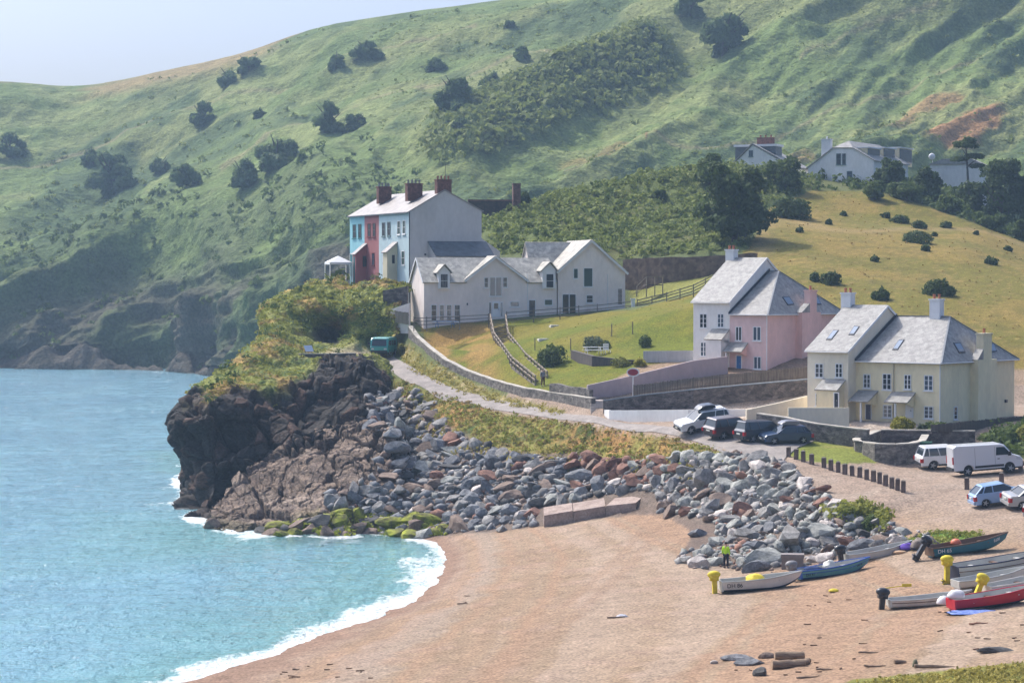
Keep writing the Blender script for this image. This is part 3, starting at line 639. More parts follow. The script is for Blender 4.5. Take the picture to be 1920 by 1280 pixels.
rock_edge = [Zp(350, 870, 0), Zp(345, 915, 0), Zp(350, 955, 0), Zp(380, 982, 0), Zp(440, 1000, 0), Zp(520, 1006, 0), Zp(620, 1007, 0), Zp(720, 1006, 0), Zp(800, 1006, 0)]
dr = near_line(rock_edge, 1); foam = np.maximum(foam, sstep(3.4, .4, dr + (fn - .35) * 7) * (.45 + .55 * sstep(.35, .55, fn2)) * sstep(500, 350, U_) + sstep(1.8, .3, dr + (fn - .4) * 3) * sstep(.3, .5, fn2) * .9)
patch = near_line([Zp(290, 945, 0), Zp(325, 962, 0), Zp(340, 900, 0)], 1); foam = np.maximum(foam, sstep(3.5, 0, patch + (fn - .3) * 8) * .45)
far_edge = near_line([Zp(u, v, 0) for u, v in ((-200, 692), (150, 692), (290, 694), (320, 716), (385, 722), (420, 722))], 1); foam = np.maximum(foam, sstep(3, 1, far_edge + (fn - .4) * 8) * .35)
shal = sstep(-3.2, -.2, bed + (fn - .5) * 1.0)
weed = sstep(9, 2, dr + (fn - .5) * 6) * sstep(480, 560, U_) * .55
dn = fbm(X * .02, Y * .006, seed=107, oct=3)
SCc = np.zeros(X.shape + (3,)); SCc[..., 0] = np.clip(foam, 0, 1); SCc[..., 1] = shal; SCc[..., 2] = np.clip(weed + 0 * dn, 0, 1)
# real swell: small waves, higher frequency nearer
WZ = (fbm(X * .16, Y * .28, seed=110, oct=3) - .5) * .30 + (fbm(X * .6, Y * .9, seed=113, oct=2) - .5) * .12
fr = sstep(-1.1, -.45, bed) * sstep(.0, -.4, bed); WZ = WZ * sstep(.2, -1.5, bed) + fr * .14 * (fn2) + foam * .05
m = bpy.data.materials.new('sea_water'); m.use_nodes = True; t = m.node_tree; N = t.nodes; Lk = t.links; p = N['Principled BSDF']
at = N.new('ShaderNodeAttribute'); at.attribute_name = 'Col'; sp = N.new('ShaderNodeSeparateColor'); Lk.new(at.outputs['Color'], sp.inputs[0])
geo = N.new('ShaderNodeNewGeometry')
def nz(scale, det, st, rough=.6):
    mp = N.new('ShaderNodeMapping'); mp.inputs['Scale'].default_value = st; Lk.new(geo.outputs['Position'], mp.inputs[0])
    q = N.new('ShaderNodeTexNoise'); q.inputs['Scale'].default_value = scale; q.inputs['Detail'].default_value = det; q.inputs['Roughness'].default_value = rough; Lk.new(mp.outputs[0], q.inputs['Vector']); return q
def mixn(f, a, b, bt='MIX'):
    q = N.new('ShaderNodeMix'); q.data_type = 'RGBA'; q.blend_type = bt
    if isinstance(f, float): q.inputs[0].default_value = f
    else: Lk.new(f, q.inputs[0])
    for k, c in ((6, a), (7, b)):
        if isinstance(c, tuple): q.inputs[k].default_value = (*c, 1)
        else: Lk.new(c, q.inputs[k])
    return q.outputs[2]
big = nz(.05, 4, (1, .35, 1)); rb = N.new('ShaderNodeValToRGB'); Lk.new(big.outputs['Fac'], rb.inputs[0])
rb.color_ramp.elements[0].position = .35; rb.color_ramp.elements[0].color = (.155, .35, .455, 1); rb.color_ramp.elements[1].position = .68; rb.color_ramp.elements[1].color = (.21, .44, .53, 1)
c = mixn(sp.outputs[1], rb.outputs[0], (.17, .40, .41)); c = mixn(sp.outputs[2], c, (.05, .085, .07))
fo = nz(2.2, 6, (1, .6, 1), .7); fm = N.new('ShaderNodeMath'); fm.operation = 'MULTIPLY_ADD'; Lk.new(fo.outputs['Fac'], fm.inputs[0]); fm.inputs[1].default_value = 1.9; fm.inputs[2].default_value = -1.0
fa_ = N.new('ShaderNodeMath'); fa_.operation = 'ADD'; fs_ = N.new('ShaderNodeMath'); fs_.operation = 'MULTIPLY'; fs_.inputs[1].default_value = .92; Lk.new(sp.outputs[0], fs_.inputs[0]); Lk.new(fs_.outputs[0], fa_.inputs[0]); Lk.new(fm.outputs[0], fa_.inputs[1])
fr_ = N.new('ShaderNodeMapRange'); fr_.inputs[1].default_value = .30; fr_.inputs[2].default_value = .95; Lk.new(fa_.outputs[0], fr_.inputs[0])
fz = N.new('ShaderNodeMath'); fz.operation = 'MULTIPLY'; Lk.new(fr_.outputs[0], fz.inputs[0])
gt = N.new('ShaderNodeMapRange'); gt.inputs[1].default_value = .03; gt.inputs[2].default_value = .12; Lk.new(sp.outputs[0], gt.inputs[0]); Lk.new(gt.outputs[0], fz.inputs[1])
fk = nz(1.5, 3, (1, .45, 1), .55); fk2 = nz(.03, 2, (1, .5, 1)); f3 = N.new('ShaderNodeMapRange'); f3.inputs[1].default_value = .655; f3.inputs[2].default_value = .74; f3.inputs[4].default_value = .75; Lk.new(fk.outputs['Fac'], f3.inputs[0])  # white flecks painted into the water colour, standing in for sun sparkle
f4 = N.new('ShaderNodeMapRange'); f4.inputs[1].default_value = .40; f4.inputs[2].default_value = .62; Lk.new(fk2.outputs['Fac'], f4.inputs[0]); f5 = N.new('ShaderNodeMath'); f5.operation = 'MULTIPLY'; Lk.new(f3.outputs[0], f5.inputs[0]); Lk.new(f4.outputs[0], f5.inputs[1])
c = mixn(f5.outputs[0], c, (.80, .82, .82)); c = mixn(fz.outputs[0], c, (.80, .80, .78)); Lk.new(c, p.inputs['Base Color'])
ro = N.new('ShaderNodeMapRange'); ro.inputs[3].default_value = .05; ro.inputs[4].default_value = .8; Lk.new(fz.outputs[0], ro.inputs[0]); Lk.new(ro.outputs[0], p.inputs['Roughness'])
p.inputs['IOR'].default_value = 1.333; p.inputs['Specular IOR Level'].default_value = .5
w1 = nz(.8, 3, (1, .7, 1)); w2 = nz(2.2, 4, (1, .8, 1), .7)
b1 = N.new('ShaderNodeBump'); b1.inputs['Strength'].default_value = 1.0; b1.inputs['Distance'].default_value = .62; Lk.new(w1.outputs['Fac'], b1.inputs['Height'])
b2 = N.new('ShaderNodeBump'); b2.inputs['Strength'].default_value = 1.0; b2.inputs['Distance'].default_value = .42; Lk.new(w2.outputs['Fac'], b2.inputs['Height']); Lk.new(b1.outputs[0], b2.inputs['Normal'])
Lk.new(b2.outputs[0], p.inputs['Normal'])
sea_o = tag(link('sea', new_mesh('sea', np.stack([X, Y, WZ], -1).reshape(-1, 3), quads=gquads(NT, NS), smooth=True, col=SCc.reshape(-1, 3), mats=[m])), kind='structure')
# ------------------------------------------------------------------ buildings
GLASS = mat('window_glass', (.018, .024, .03), rough=.08, spec=.5)
GLASS_R = mat('reflecting_glass', (.06, .085, .12), rough=.05, spec=.8); GLASS_C = mat('curtained_glass', (.03, .035, .04), (.16, .155, .15), scale=1.6, rough=.12, lo=.45, hi=.6, stretch=(3, 3, .3))
GLASSG = mat('pale_glass', (.05, .085, .07), rough=.1, spec=.5)
WHITE = mat('white_paint', (.72, .72, .72), (.80, .80, .80), scale=1.2, rough=.6)
SLATE = mat('slate_roof', (.25, .24, .225), (.345, .335, .315), scale=2.4, rough=.6, vor=.16, vscale=2.6, spec=.3, bump=.25, bscale=7, fine=.2, fscale=12)
SLATE_W = mat('weathered_slate', (.29, .275, .245), (.50, .475, .41), scale=1.6, rough=.6, vor=.18, vscale=2.3, spec=.3, bump=.3, bscale=6, fine=.14, fscale=10)
SLATE_D = mat('dark_slate', (.085, .10, .115), (.13, .15, .165), scale=.9, rough=.5, vor=.12, vscale=2.6)
LEAD = mat('grey_lead', (.20, .21, .22), (.27, .28, .29), scale=2, rough=.5)
BRICK = mat('dark_red_brick', (.12, .055, .045), (.20, .09, .07), scale=3, vor=.25, vscale=5, rough=.9)
POT = mat('terracotta_pot', (.34, .12, .07), (.42, .17, .10), scale=4)
DARKP = mat('dark_paint', (.03, .035, .05), rough=.4)
BLUEP = mat('blue_paint', (.03, .16, .42), rough=.4)
W_PGW = None
def render_wall(name, c, k=.80):
    return mat(name, tuple(x * k for x in c), c, scale=.35, rough=.88, detail=9, lo=.3, hi=.7, bump=.12, bscale=14, fine=.05, fscale=3.0, stretch=(1, 1, .45))
W_WHITE = render_wall('white_render', (.89, .87, .835)); W_WARM = render_wall('warm_white_render', (.90, .80, .735))
W_PINK = render_wall('pink_render', (.84, .56, .51)); W_PINKL = render_wall('pale_pink_render', (.78, .57, .55))
W_CREAM = render_wall('cream_render', (.89, .78, .52)); W_PALE = render_wall('pale_cream_render', (.88, .79, .62))
W_TURQ = render_wall('turquoise_render', (.30, .58, .64)); W_RED = render_wall('red_render', (.40, .15, .15)); W_BLUE = render_wall('pale_blue_render', (.56, .70, .73)); W_GREY = render_wall('grey_render', (.54, .53, .52), .8)
W_CRP = render_wall('ivory_render', (.68, .63, .45))
TEAL = mat('teal_frame_paint', (.02, .16, .17), rough=.5); MAROON = mat('maroon_frame_paint', (.13, .02, .025), rough=.5); GREYG = mat('grey_green_paint', (.16, .22, .22), rough=.5)
class House:
    def __init__(s, name, label, cat, origin, deg, group=None):
        s.o = empty(name, origin, R(deg)); tag(s.o, label, cat, group)
        s.M = Matrix.Translation(origin) @ Matrix.Rotation(R(deg), 4, 'Z'); s.I = s.M.inverted()
        s.c0 = s.I @ Vector((0, 0, H))
    def on(s, u, v, ax, val):
        d = s.I.to_3x3() @ ray(u, v); k = 'xyz'.index(ax); t = (val - s.c0[k]) / d[k]; return s.c0 + d * t
    def part(s, name, mb, m, parent=None, smooth=False): return mb.build(name, m, parent or s.o, smooth)
def slabs(mb, quads, t=.14):
    for q in quads: mb.slab(q, t)
    return mb
def fbox(mb, ax, val, sg, a0, a1, z0, z1, d0, d1):
    lo, hi = sorted((val + sg * d0, val + sg * d1))
    if ax == 'y': mb.box(a0, a1, lo, hi, z0, z1)
    else: mb.box(lo, hi, a0, a1, z0, z1)
def window(Hs, ax, val, sg, u0, v0, u1, v1, nx=2, nz=3, fm=None, pm=None, sill=True, fw=.07, label=None, rect=None):
    if rect: a0, a1, z0, z1 = rect
    else:
        p, q = Hs.on(u0, v0, ax, val), Hs.on(u1, v1, ax, val); i = 0 if ax == 'y' else 1
        a0, a1 = sorted((p[i], q[i])); z1, z0 = max(p.z, q.z), min(p.z, q.z)
    fm = fm or WHITE
    if pm is None: Hs.wk = getattr(Hs, 'wk', 0) + 1; pm = (GLASS, GLASS_R, GLASS, GLASS_C, GLASS_R)[(Hs.wk * 7 + len(Hs.o.name)) % 5]
    f = MB()
    fbox(f, ax, val, sg, a0, a0 + fw, z0, z1, .002, .05); fbox(f, ax, val, sg, a1 - fw, a1, z0, z1, .002, .05)
    fbox(f, ax, val, sg, a0 + fw, a1 - fw, z1 - fw, z1, .002, .05); fbox(f, ax, val, sg, a0 + fw, a1 - fw, z0, z0 + fw, .002, .05)
    for k in range(1, nx):
        c = a0 + (a1 - a0) * k / nx; ww = .05 if k * 2 == nx else .03; fbox(f, ax, val, sg, c - ww, c + ww, z0 + fw, z1 - fw, .004, .045)
    for k in range(1, nz):
        c = z0 + (z1 - z0) * k / nz; fbox(f, ax, val, sg, a0 + fw, a1 - fw, c - .022, c + .022, .006, .04)
    if sill: fbox(f, ax, val, sg, a0 - .08, a1 + .08, z0 - .09, z0 - .002, .0, .12)
    w_ = f.build('window', fm, Hs.o)
    if label: w_['label'] = label
    g = MB(); fbox(g, ax, val, sg, a0 + fw * .5, a1 - fw * .5, z0 + fw * .5, z1 - fw * .5, .003, .02); g.build('pane', pm, w_)
    return w_
def door(Hs, ax, val, sg, u0, v0, u1, v1, m, label=None, glass=False, rect=None):
    if rect: a0, a1, z0, z1 = rect
    else:
        p, q = Hs.on(u0, v0, ax, val), Hs.on(u1, v1, ax, val); i = 0 if ax == 'y' else 1
        a0, a1 = sorted((p[i], q[i])); z1, z0 = max(p.z, q.z), min(p.z, q.z)
    f = MB(); fbox(f, ax, val, sg, a0, a1, z0, z1, .002, .045)
    for k in range(2):
        fbox(f, ax, val, sg, a0 + .1, a1 - .1, z0 + .15 + k * (z1 - z0) * .5, z0 + (z1 - z0) * (.42 + .5 * k), .046, .055)
    d = f.build('door', m, Hs.o)
    if label: d['label'] = label
    e = MB(); fbox(e, ax, val, sg, a0 - .09, a0 - .002, z0, z1 + .09, .001, .06); fbox(e, ax, val, sg, a1 + .002, a1 + .09, z0, z1 + .09, .001, .06); fbox(e, ax, val, sg, a0 - .001, a1 + .001, z1 + .002, z1 + .09, .001, .058)
    e.build('door_frame', WHITE, d)
    h = MB(); fbox(h, ax, val, sg, a1 - .16, a1 - .1, z0 + (z1 - z0) * .46, z0 + (z1 - z0) * .54, .056, .10); h.build('handle', LEAD, d)
    if glass:
        g = MB(); fbox(g, ax, val, sg, a0 + .14, a1 - .14, z0 + (z1 - z0) * .55, z1 - .15, .057, .062); g.build('pane', GLASS, d)
    return d
def chimney(Hs, x0, x1, y0, y1, z0, z1, m, cap, pots=2, roof=None, pr=.13, ph=.4):
    b = MB(); b.box(x0, x1, y0, y1, z0, z1); b.box(x0 - .07, x1 + .07, y0 - .07, y1 + .07, z1, z1 + .14)
    c = b.build('chimney', m, roof or Hs.o)
    for k in range(pots):
        p = MB()
        t = (k + .5) / pots
        if x1 - x0 >= y1 - y0: px, py = x0 + (x1 - x0) * t, (y0 + y1) / 2
        else: px, py = (x0 + x1) / 2, y0 + (y1 - y0) * t
        p.lathe([(pr, 0), (pr * .85, ph * .6), (pr * 1.15, ph * .8), (pr * 1.1, ph)], 8, (px, py, z1 + .14)); p.build('chimney_pot', cap, roof or Hs.o)
    return c
def skylight(Hs, roofpart, a, b, c, d, off=.06):
    """a,b,c,d : corners on the roof plane (local), anticlockwise from outside"""
    q = [Vector(p) for p in (a, b, c, d)]; n = (q[1] - q[0]).cross(q[2] - q[0]).normalized()
    if n.z < 0: n = -n; q.reverse()
    f = MB(); f.prism([p + n * (off) for p in q], (0, 0, 0), -n * (off + .05)); fr = f.build('skylight', DARKP, roofpart)
    ce = sum(q, Vector()) / 4
    g = MB(); g.prism([ce + (p - ce) * .80 + n * (off + .012) for p in q], (0, 0, 0), -n * .01); g.build('pane', GLASSB, fr)
GLASSB = mat('sky_glass', (.16, .22, .30), rough=.05, spec=.8)
def plane_hit(Hs, u, v, p0, n):
    d = Hs.I.to_3x3() @ ray(u, v); t = (Vector(p0) - Hs.c0).dot(n) / d.dot(n); return Hs.c0 + d * t
def roofpts(Hs, quad, uvs):
    n = (Vector(quad[1]) - Vector(quad[0])).cross(Vector(quad[2]) - Vector(quad[0])).normalized()
    return [plane_hit(Hs, u, v, quad[0], n) for u, v in uvs]
def gutter(Hs, pts, m=None, down=None):
    g = MB(); g.tube(pts, .055, 6)
    if down is not None:
        for p, zb in down: g.tube([p, (p[0], p[1], zb)], .045, 6)
    return g.build('gutter', m or GREYG, Hs.o)

# ---- the long white house in the middle
o = S(795, 606, 15.9); Mh = House('white_house', 'long white slate-roofed house with two gables and dormers above the sloping lawn', 'house', o, 16)
X = lambda u, v=560: Mh.on(u, v, 'y', 0).x
ze = Mh.on(830, 527, 'y', 0).z; zr = Mh.on(860, 484.5, 'y', 3.3).z; xg2 = X(1044)
dep = 6.6; xL = 0.0; zb = -2.5
wl = MB(); wl.prism([(xL, 0, zb), (xL, 0, ze), (xL, dep / 2, zr - .12), (xL, dep, ze), (xL, dep, zb)], (0, 0, 0), (xg2, 0, 0))
g1l, g1r, g1a = X(874, 526), X(986, 526), X(929, 484); zg1 = Mh.on(929, 483, 'y', 0).z
wl.prism([(g1l, -.004, ze - .3), (g1r, -.004, ze - .3), (g1r, -.004, ze), (g1a, -.004, zg1), (g1l, -.004, ze)], (0, 0, 0), (0, 2.8, 0))
Mh.part('wall', wl, W_WARM)
rf = MB(); ov = .28; k = (zr - ze) / (dep / 2)
F0 = [(xL - .2, -ov, ze - ov * k + .1), (xg2, -ov, ze - ov * k + .1), (xg2, dep / 2, zr + .1), (xL - .2, dep / 2, zr + .1)]
slabs(rf, [[(xL - .2, -ov, ze - ov * k + .1), (g1l, -ov, ze - ov * k + .1), (g1l, dep / 2, zr + .1), (xL - .2, dep / 2, zr + .1)], [(g1l, .3, ze + .3 * k + .1), (g1r, .3, ze + .3 * k + .1), (g1r, dep / 2, zr + .1), (g1l, dep / 2, zr + .1)], [(g1r, -ov, ze - ov * k + .1), (xg2, -ov, ze - ov * k + .1), (xg2, dep / 2, zr + .1), (g1r, dep / 2, zr + .1)], [(xg2, dep + ov, ze - ov * k + .1), (xL - .2, dep + ov, ze - ov * k + .1), (xL - .2, dep / 2, zr + .1), (xg2, dep / 2, zr + .1)]])
yk = dep / 2
slabs(rf, [[(g1l - .25, -.3, ze + .02), (g1a, -.3, zg1 + .14), (g1a, yk, zg1 + .14), (g1l - .25, yk * .1, ze + .02)][::-1], [(g1a, -.3, zg1 + .14), (g1r + .25, -.3, ze + .02), (g1r + .25, yk * .1, ze + .02), (g1a, yk, zg1 + .14)][::-1]])
roofM = Mh.part('roof', rf, SLATE_W)
for a, b in (((g1l - .25, -.33, ze - .05), (g1a, -.33, zg1 + .05)), ((g1r + .25, -.33, ze - .05), (g1a, -.33, zg1 + .05)), ((xL - .22, -ov, ze - ov * k), (xL - .22, dep / 2, zr)), ((xL - .22, dep + ov, ze - ov * k), (xL - .22, dep / 2, zr))): Mh.part('bargeboard', MB().bar(a, b, .05, .2), WHITE)
# right gable block and its rear wing
xa, xb, xap = X(1046), X(1172), X(1108); z2e = Mh.on(1048, 509, 'y', -.05).z; z2a = Mh.on(1108, 453, 'y', -.05).z; z2r = Mh.on(1174, 511, 'y', -.05).z
b2 = MB(); b2.prism([(xa, -.05, zb), (xb, -.05, zb), (xb, -.05, z2r), (xap, -.05, z2a), (xa, -.05, z2e)], (0, 0, 0), (0, 9, 0))
xw = X(1018)
b2.prism([(xw, 4.2, zb), (xw, 4.2, z2e - .3), (xw, 7, z2a - .1), (xw, 9.8, z2e - .3), (xw, 9.8, zb)], (0, 0, 0), (xap - xw, 0, 0))
Mh.part('gable_wall', b2, W_WARM)
r2 = MB()
slabs(r2, [[(xa - .25, -.4, z2e - .12), (xa - .25, 9.2, z2e - .12), (xap, 9.2, z2a + .12), (xap, -.4, z2a + .12)], [(xap, -.4, z2a + .12), (xap, 9.2, z2a + .12), (xb + .25, 9.2, z2r - .12), (xb + .25, -.4, z2r - .12)]])
slabs(r2, [[(xw - .2, 4.0, z2e - .28), (xap, 4.0, z2e - .28), (xap, 7, z2a + .06), (xw - .2, 7, z2a + .06)], [(xap, 10, z2e - .28), (xw - .2, 10, z2e - .28), (xw - .2, 7, z2a + .06), (xap, 7, z2a + .06)]])
Mh.part('gable_roof', r2, SLATE_W)
for a, b in (((xa - .25, -.43, z2e - .2), (xap, -.43, z2a + .04)), ((xb + .25, -.43, z2r - .2), (xap, -.43, z2a + .04))): Mh.part('bargeboard', MB().bar(a, b, .05, .22), WHITE)
for (u0, u1, uc, vt, vb) in ((817, 846, 832, 497, 529), (1012, 1044, 1030, 492, 527)):
    dl, dr, dc = X(u0, 520), X(u1, 520), X(uc, 520); zt = Mh.on(uc, vt, 'y', -.12).z; zs = zt - (dr - dl) * .42
    dm = MB(); dm.prism([(dl + .25, -.33, ze - .9), (dr - .25, -.33, ze - .9), (dr - .25, -.33, zs), (dc, -.33, zt - .1), (dl + .25, -.33, zs)], (0, 0, 0), (0, 2.2, 0)); dd = Mh.part('dormer', dm, WHITE)
    dq = MB(); slabs(dq, [[(dl, -.6, zs - .18), (dl, 2.4, zs - .18), (dc, 2.4, zt + .05), (dc, -.6, zt + .05)], [(dc, -.6, zt + .05), (dc, 2.4, zt + .05), (dr, 2.4, zs - .18), (dr, -.6, zs - .18)]], .1); dq.build('dormer_roof', SLATE_W, dd)
    p, q = Mh.on(uc - 7.5, 513, 'y', -.12), Mh.on(uc + 7.5, 540, 'y', -.12)
    window(Mh, 'y', -.33, -1, 0, 0, 0, 0, 1, 2, rect=(p.x, q.x, q.z, p.z), sill=False)
for r in ((808, 571, 819, 603), (823.5, 571, 833, 603), (837, 571, 847, 603), (851.5, 571, 863, 603)): window(Mh, 'y', 0, -1, *r, nx=1, nz=3)
for r in ((907.5, 520, 916, 539.5), (942.5, 519.5, 951.5, 539)): window(Mh, 'y', -.004, -1, *r, nx=1, nz=2)
window(Mh, 'y', -.004, -1, 917.5, 519, 941, 555.5, nx=2, nz=1, label='tall glazed balcony doors under the middle gable')
window(Mh, 'y', -.004, -1, 956, 565, 973.5, 575.5, nx=1, nz=1); window(Mh, 'y', 0, -1, 1020.5, 561, 1036, 572.5, nx=1, nz=1, pm=GLASSG)
window(Mh, 'y', -.05, -1, 1075, 503, 1084, 522.5, nx=1, nz=1, pm=GLASSG); window(Mh, 'y', -.05, -1, 1094, 502, 1111.5, 538, nx=1, nz=1, pm=GLASSG, label='tall green blinded window in the right gable')
window(Mh, 'y', -.05, -1, 1099, 553, 1112, 568, nx=1, nz=2); window(Mh, 'y', -.05, -1, 1054, 551, 1080, 588, nx=2, nz=1, sill=False, label='wide dark sliding door in the right gable')
door(Mh, 'y', -.004, -1, 924, 566, 936, 594, WHITE, glass=True); window(Mh, 'y', -.004, -1, 916, 566, 921.5, 594, nx=1, nz=1, sill=False); window(Mh, 'y', -.004, -1, 938.5, 566, 943, 594, nx=1, nz=1, sill=False)
door(Mh, 'y', 0, -1, 992, 563, 1003, 593, DARKP, glass=True)
p, q = Mh.on(1159, 541, 'y', -.05), Mh.on(1166, 570, 'y', -.05); lv = MB()
for kk in range(12): lv.box(p.x, q.x, -.1, -.052, q.z + (p.z - q.z) * kk / 12, q.z + (p.z - q.z) * (kk + .7) / 12)
Mh.part('louvre_panel', lv, mat('weathered_wood', (.13, .10, .085), (.21, .17, .145), scale=2.5, stretch=(1, 1, .3), rough=.9))
for xx, yy in ((X(1139), -.12), (X(989, 540), -.06)): Mh.part('downpipe', MB().tube([(xx, yy, z2e - .3), (xx, yy, zb + .2)], .05, 6), WHITE)
lm = MB(); lm.box(X(875, 572), X(877, 572), -.16, -.01, Mh.on(876, 572, 'y', 0).z, Mh.on(876, 568, 'y', 0).z); Mh.part('wall_lamp', lm, DARKP)
WOOD = MATS['weathered_wood']

# ---- terrace of four coloured houses
oT = S(768, 545, 15.35); TZ = oT.z
def th(name, label): return House(name, label, 'house', oT, 24, 'terrace of coloured houses')
T0 = th('terraced_house', 'pale blue terraced house with ivory porch and tall grey gable end')
eT = T0.on(768, 396.5, 'x', 0).z; rx = T0.on(834, 357, 'y', 0); gr = T0.on(903, 394, 'y', 0)
Lf = lambda u, v=460: T0.on(u, v, 'x', 0).y
yD = [0, Lf(740), Lf(710.5), Lf(683.5), Lf(656)]
zrT, xrT, xeT, zeT2 = rx.z, rx.x, gr.x, gr.z
T1 = th('terraced_house', 'pale blue terraced house with white door between red house and ivory porch')
T2 = th('terraced_house', 'dark red terraced house with red lean-to porch'); T3 = th('terraced_house', 'turquoise terraced house at the far end of the terrace')
TM = [W_BLUE, W_BLUE, W_RED, W_TURQ]; TF = [GREYG, GREYG, MAROON, TEAL]
ROOFT = mat('lilac_slate', (.20, .18, .17), (.29, .26, .24), scale=.7, rough=.5, vor=.12, vscale=2.4, spec=.5, c3=(.245, .22, .205))
for q, Th in enumerate((T0, T1, T2, T3)):
    ya, yb = yD[q] + (.0 if q else .22), yD[q + 1]
    b = MB(); b.prism([(0, ya, -4), (0, ya, eT), (xrT, ya, zrT), (xeT, ya, zeT2), (xeT, ya, -4)], (0, 0, 0), (0, yb - ya - .004, 0)); Th.part('wall', b, TM[q])
    if q == 0:
        b = MB(); b.prism([(.004, 0, -4), (.004, 0, eT + .02), (xrT, 0, zrT + .02), (xeT + .004, 0, zeT2 + .02), (xeT + .004, 0, -4)], (0, 0, 0), (0, .216, 0)); Th.part('gable_wall', b, W_GREY)
        b = MB(); b.bar((-.03, -.03, eT), (-.03, -.03, -2), .1); b.build('downpipe', DARKP, Th.o)
    r = MB(); kk = (zrT - eT) / xrT; y0, y1 = (yD[q] - (.12 if q == 0 else 0)), yD[q + 1] + (.12 if q == 3 else -.003)
    slabs(r, [[(-.3, y1, eT - .3 * kk + .12), (-.3, y0, eT - .3 * kk + .12), (xrT, y0, zrT + .12), (xrT, y1, zrT + .12)], [(xrT, y1, zrT + .12), (xrT, y0, zrT + .12), (xeT + .25, y0, zeT2 - .1), (xeT + .25, y1, zeT2 - .1)]])
    ro = Th.part('roof', r, ROOFT)
    gutter(Th, [(-.34, y0 + .01, eT - .16), (-.34, y1 - .01, eT - .16)], DARKP)
    if q != 2:
        yc = {0: .55, 1: Lf(740), 3: yD[3]}[q]
        uc = {0: 833, 1: 776, 3: 720}[q]; vt = {0: 339, 1: 346, 3: 352}[q]
        pt = T0.on(uc, vt, 'y', yc); xc = {0: xrT, 1: pt.x, 3: pt.x}[q]; hw = {0: .95, 1: 1.0, 3: .88}[q]
        chimney(Th, xc - hw, xc + hw, yc - .42, yc + .42, zrT - 1.2, pt.z, BRICK, POT if q == 0 else LEAD, 4, ro, .13, .45)
    V = {0: [(745, 414, 751, 440), (755, 413, 760.5, 439), (753, 470, 759, 497)], 1: [(716.5, 417, 722.5, 443), (726.5, 416, 732.5, 442)], 2: [(689.5, 419, 695.5, 444), (699, 418, 704.5, 444), (697.5, 474, 702.5, 498)], 3: [(661.5, 421, 668, 447), (672, 420, 678, 447)]}[q]
    for rr in V: window(Th, 'x', 0, -1, *rr, nx=1, nz=2, fm=TF[q] if q != 0 else WHITE, pm=GLASSG if q == 0 else None, fw=.09)
aer = MB(); aer.bar((xrT + .3, .55, zrT + 1.2), (xrT + .3, .55, zrT + 3.3), .05); aer.bar((xrT - .3, .55, zrT + 3.1), (xrT + .9, .55, zrT + 3.1), .04)
for kk in range(5): aer.bar((xrT - .2 + kk * .25, .25, zrT + 3.1), (xrT - .2 + kk * .25, .85, zrT + 3.1), .025)
T0.part('aerial', aer, DARKP)
# porches on the terrace front
def porch(Th, y0, y1, pr, zt, zf, wm, rm, fm, win_uv=None, dm=None):
    b = MB(); b.prism([(-.003, y0, -3), (-.003, y0, zt - .15), (-pr, y0, zf - .12), (-pr, y0, -3)], (0, 0, 0), (0, y1 - y0, 0)); po = Th.part('porch', b, wm)
    kk = (zt - zf) / pr; r = MB(); r.slab([(-pr - .2, y1 + .15, zf - .2 * kk + .02), (-pr - .2, y0 - .15, zf - .2 * kk + .02), (-.003, y0 - .15, zt + .02), (-.003, y1 + .15, zt + .02)], .1); r.build('porch_roof', rm, po)
    if dm:
        d = MB(); d.box(-pr - .05, -pr - .004, y0 + .35, y1 - .35, -2.5, zf - .45); d.build('porch_door', dm, po)
    if win_uv:
        p, q = Th.on(win_uv[0], win_uv[1], 'y', y0), Th.on(win_uv[2], win_uv[3], 'y', y0); w_ = MB(); w_.box(p.x, q.x, y0 - .05, y0 - .004, q.z, p.z); w_.build('porch_window', fm, po)
pz = lambda u, v: T0.on(u, v, 'x', 0).z
porch(T0, Lf(740) - .9, Lf(740) + .55, 1.35, pz(752, 453), pz(752, 453) - 1.15, W_CRP, ROOFT, GLASS, (735, 478, 740, 494), None)
porch(T2, Lf(683) - .95, Lf(683) + .2, 1.5, pz(694, 456), pz(694, 456) - 1.25, W_RED, ROOFT, GLASS, (680, 480, 687, 500), TEAL)
door(T1, 'x', 0, -1, 718.5, 471, 726, 516, WHITE); door(T3, 'x', 0, -1, 657, 476, 662, 518, TEAL)
# lean-to against the gable and the rear wing
xa_, xb_ = T0.on(803, 456, 'y', 0).x, xeT + .4; zt_ = T0.on(850, 453, 'y', 0).z
b = MB(); b.prism([(xa_, -.004, -4), (xa_, -.004, zt_ - .1), (xa_, -2.6, zt_ - 1.75), (xa_, -2.6, -4)], (0, 0, 0), (xb_ - xa_, 0, 0)); le = T0.part('lean_to', b, W_GREY)
r = MB(); r.slab([(xa_ - .1, -2.85, zt_ - 1.8), (xb_ + .2, -2.85, zt_ - 1.8), (xb_ + .2, -.004, zt_ + .05), (xa_ - .1, -.004, zt_ + .05)], .12); r.build('lean_to_roof', SLATE_D, le)
b = MB(); b.prism([(xeT + .004, 1.2, -4), (xeT + .004, 1.2, pz(768, 440)), (xeT + 3.0, 1.2, pz(768, 470)), (xeT + 3.0, 1.2, -4)], (0, 0, 0), (0, 9, 0)); T0.part('rear_wing', b, W_GREY)
v_ = MB(); p = T0.on(797, 477, 'y', 0); v_.lathe([(.12, 0), (.12, .12)], 8, (p.x, -.13, p.z), 'y'); T0.part('wall_vent', v_, DARKP)

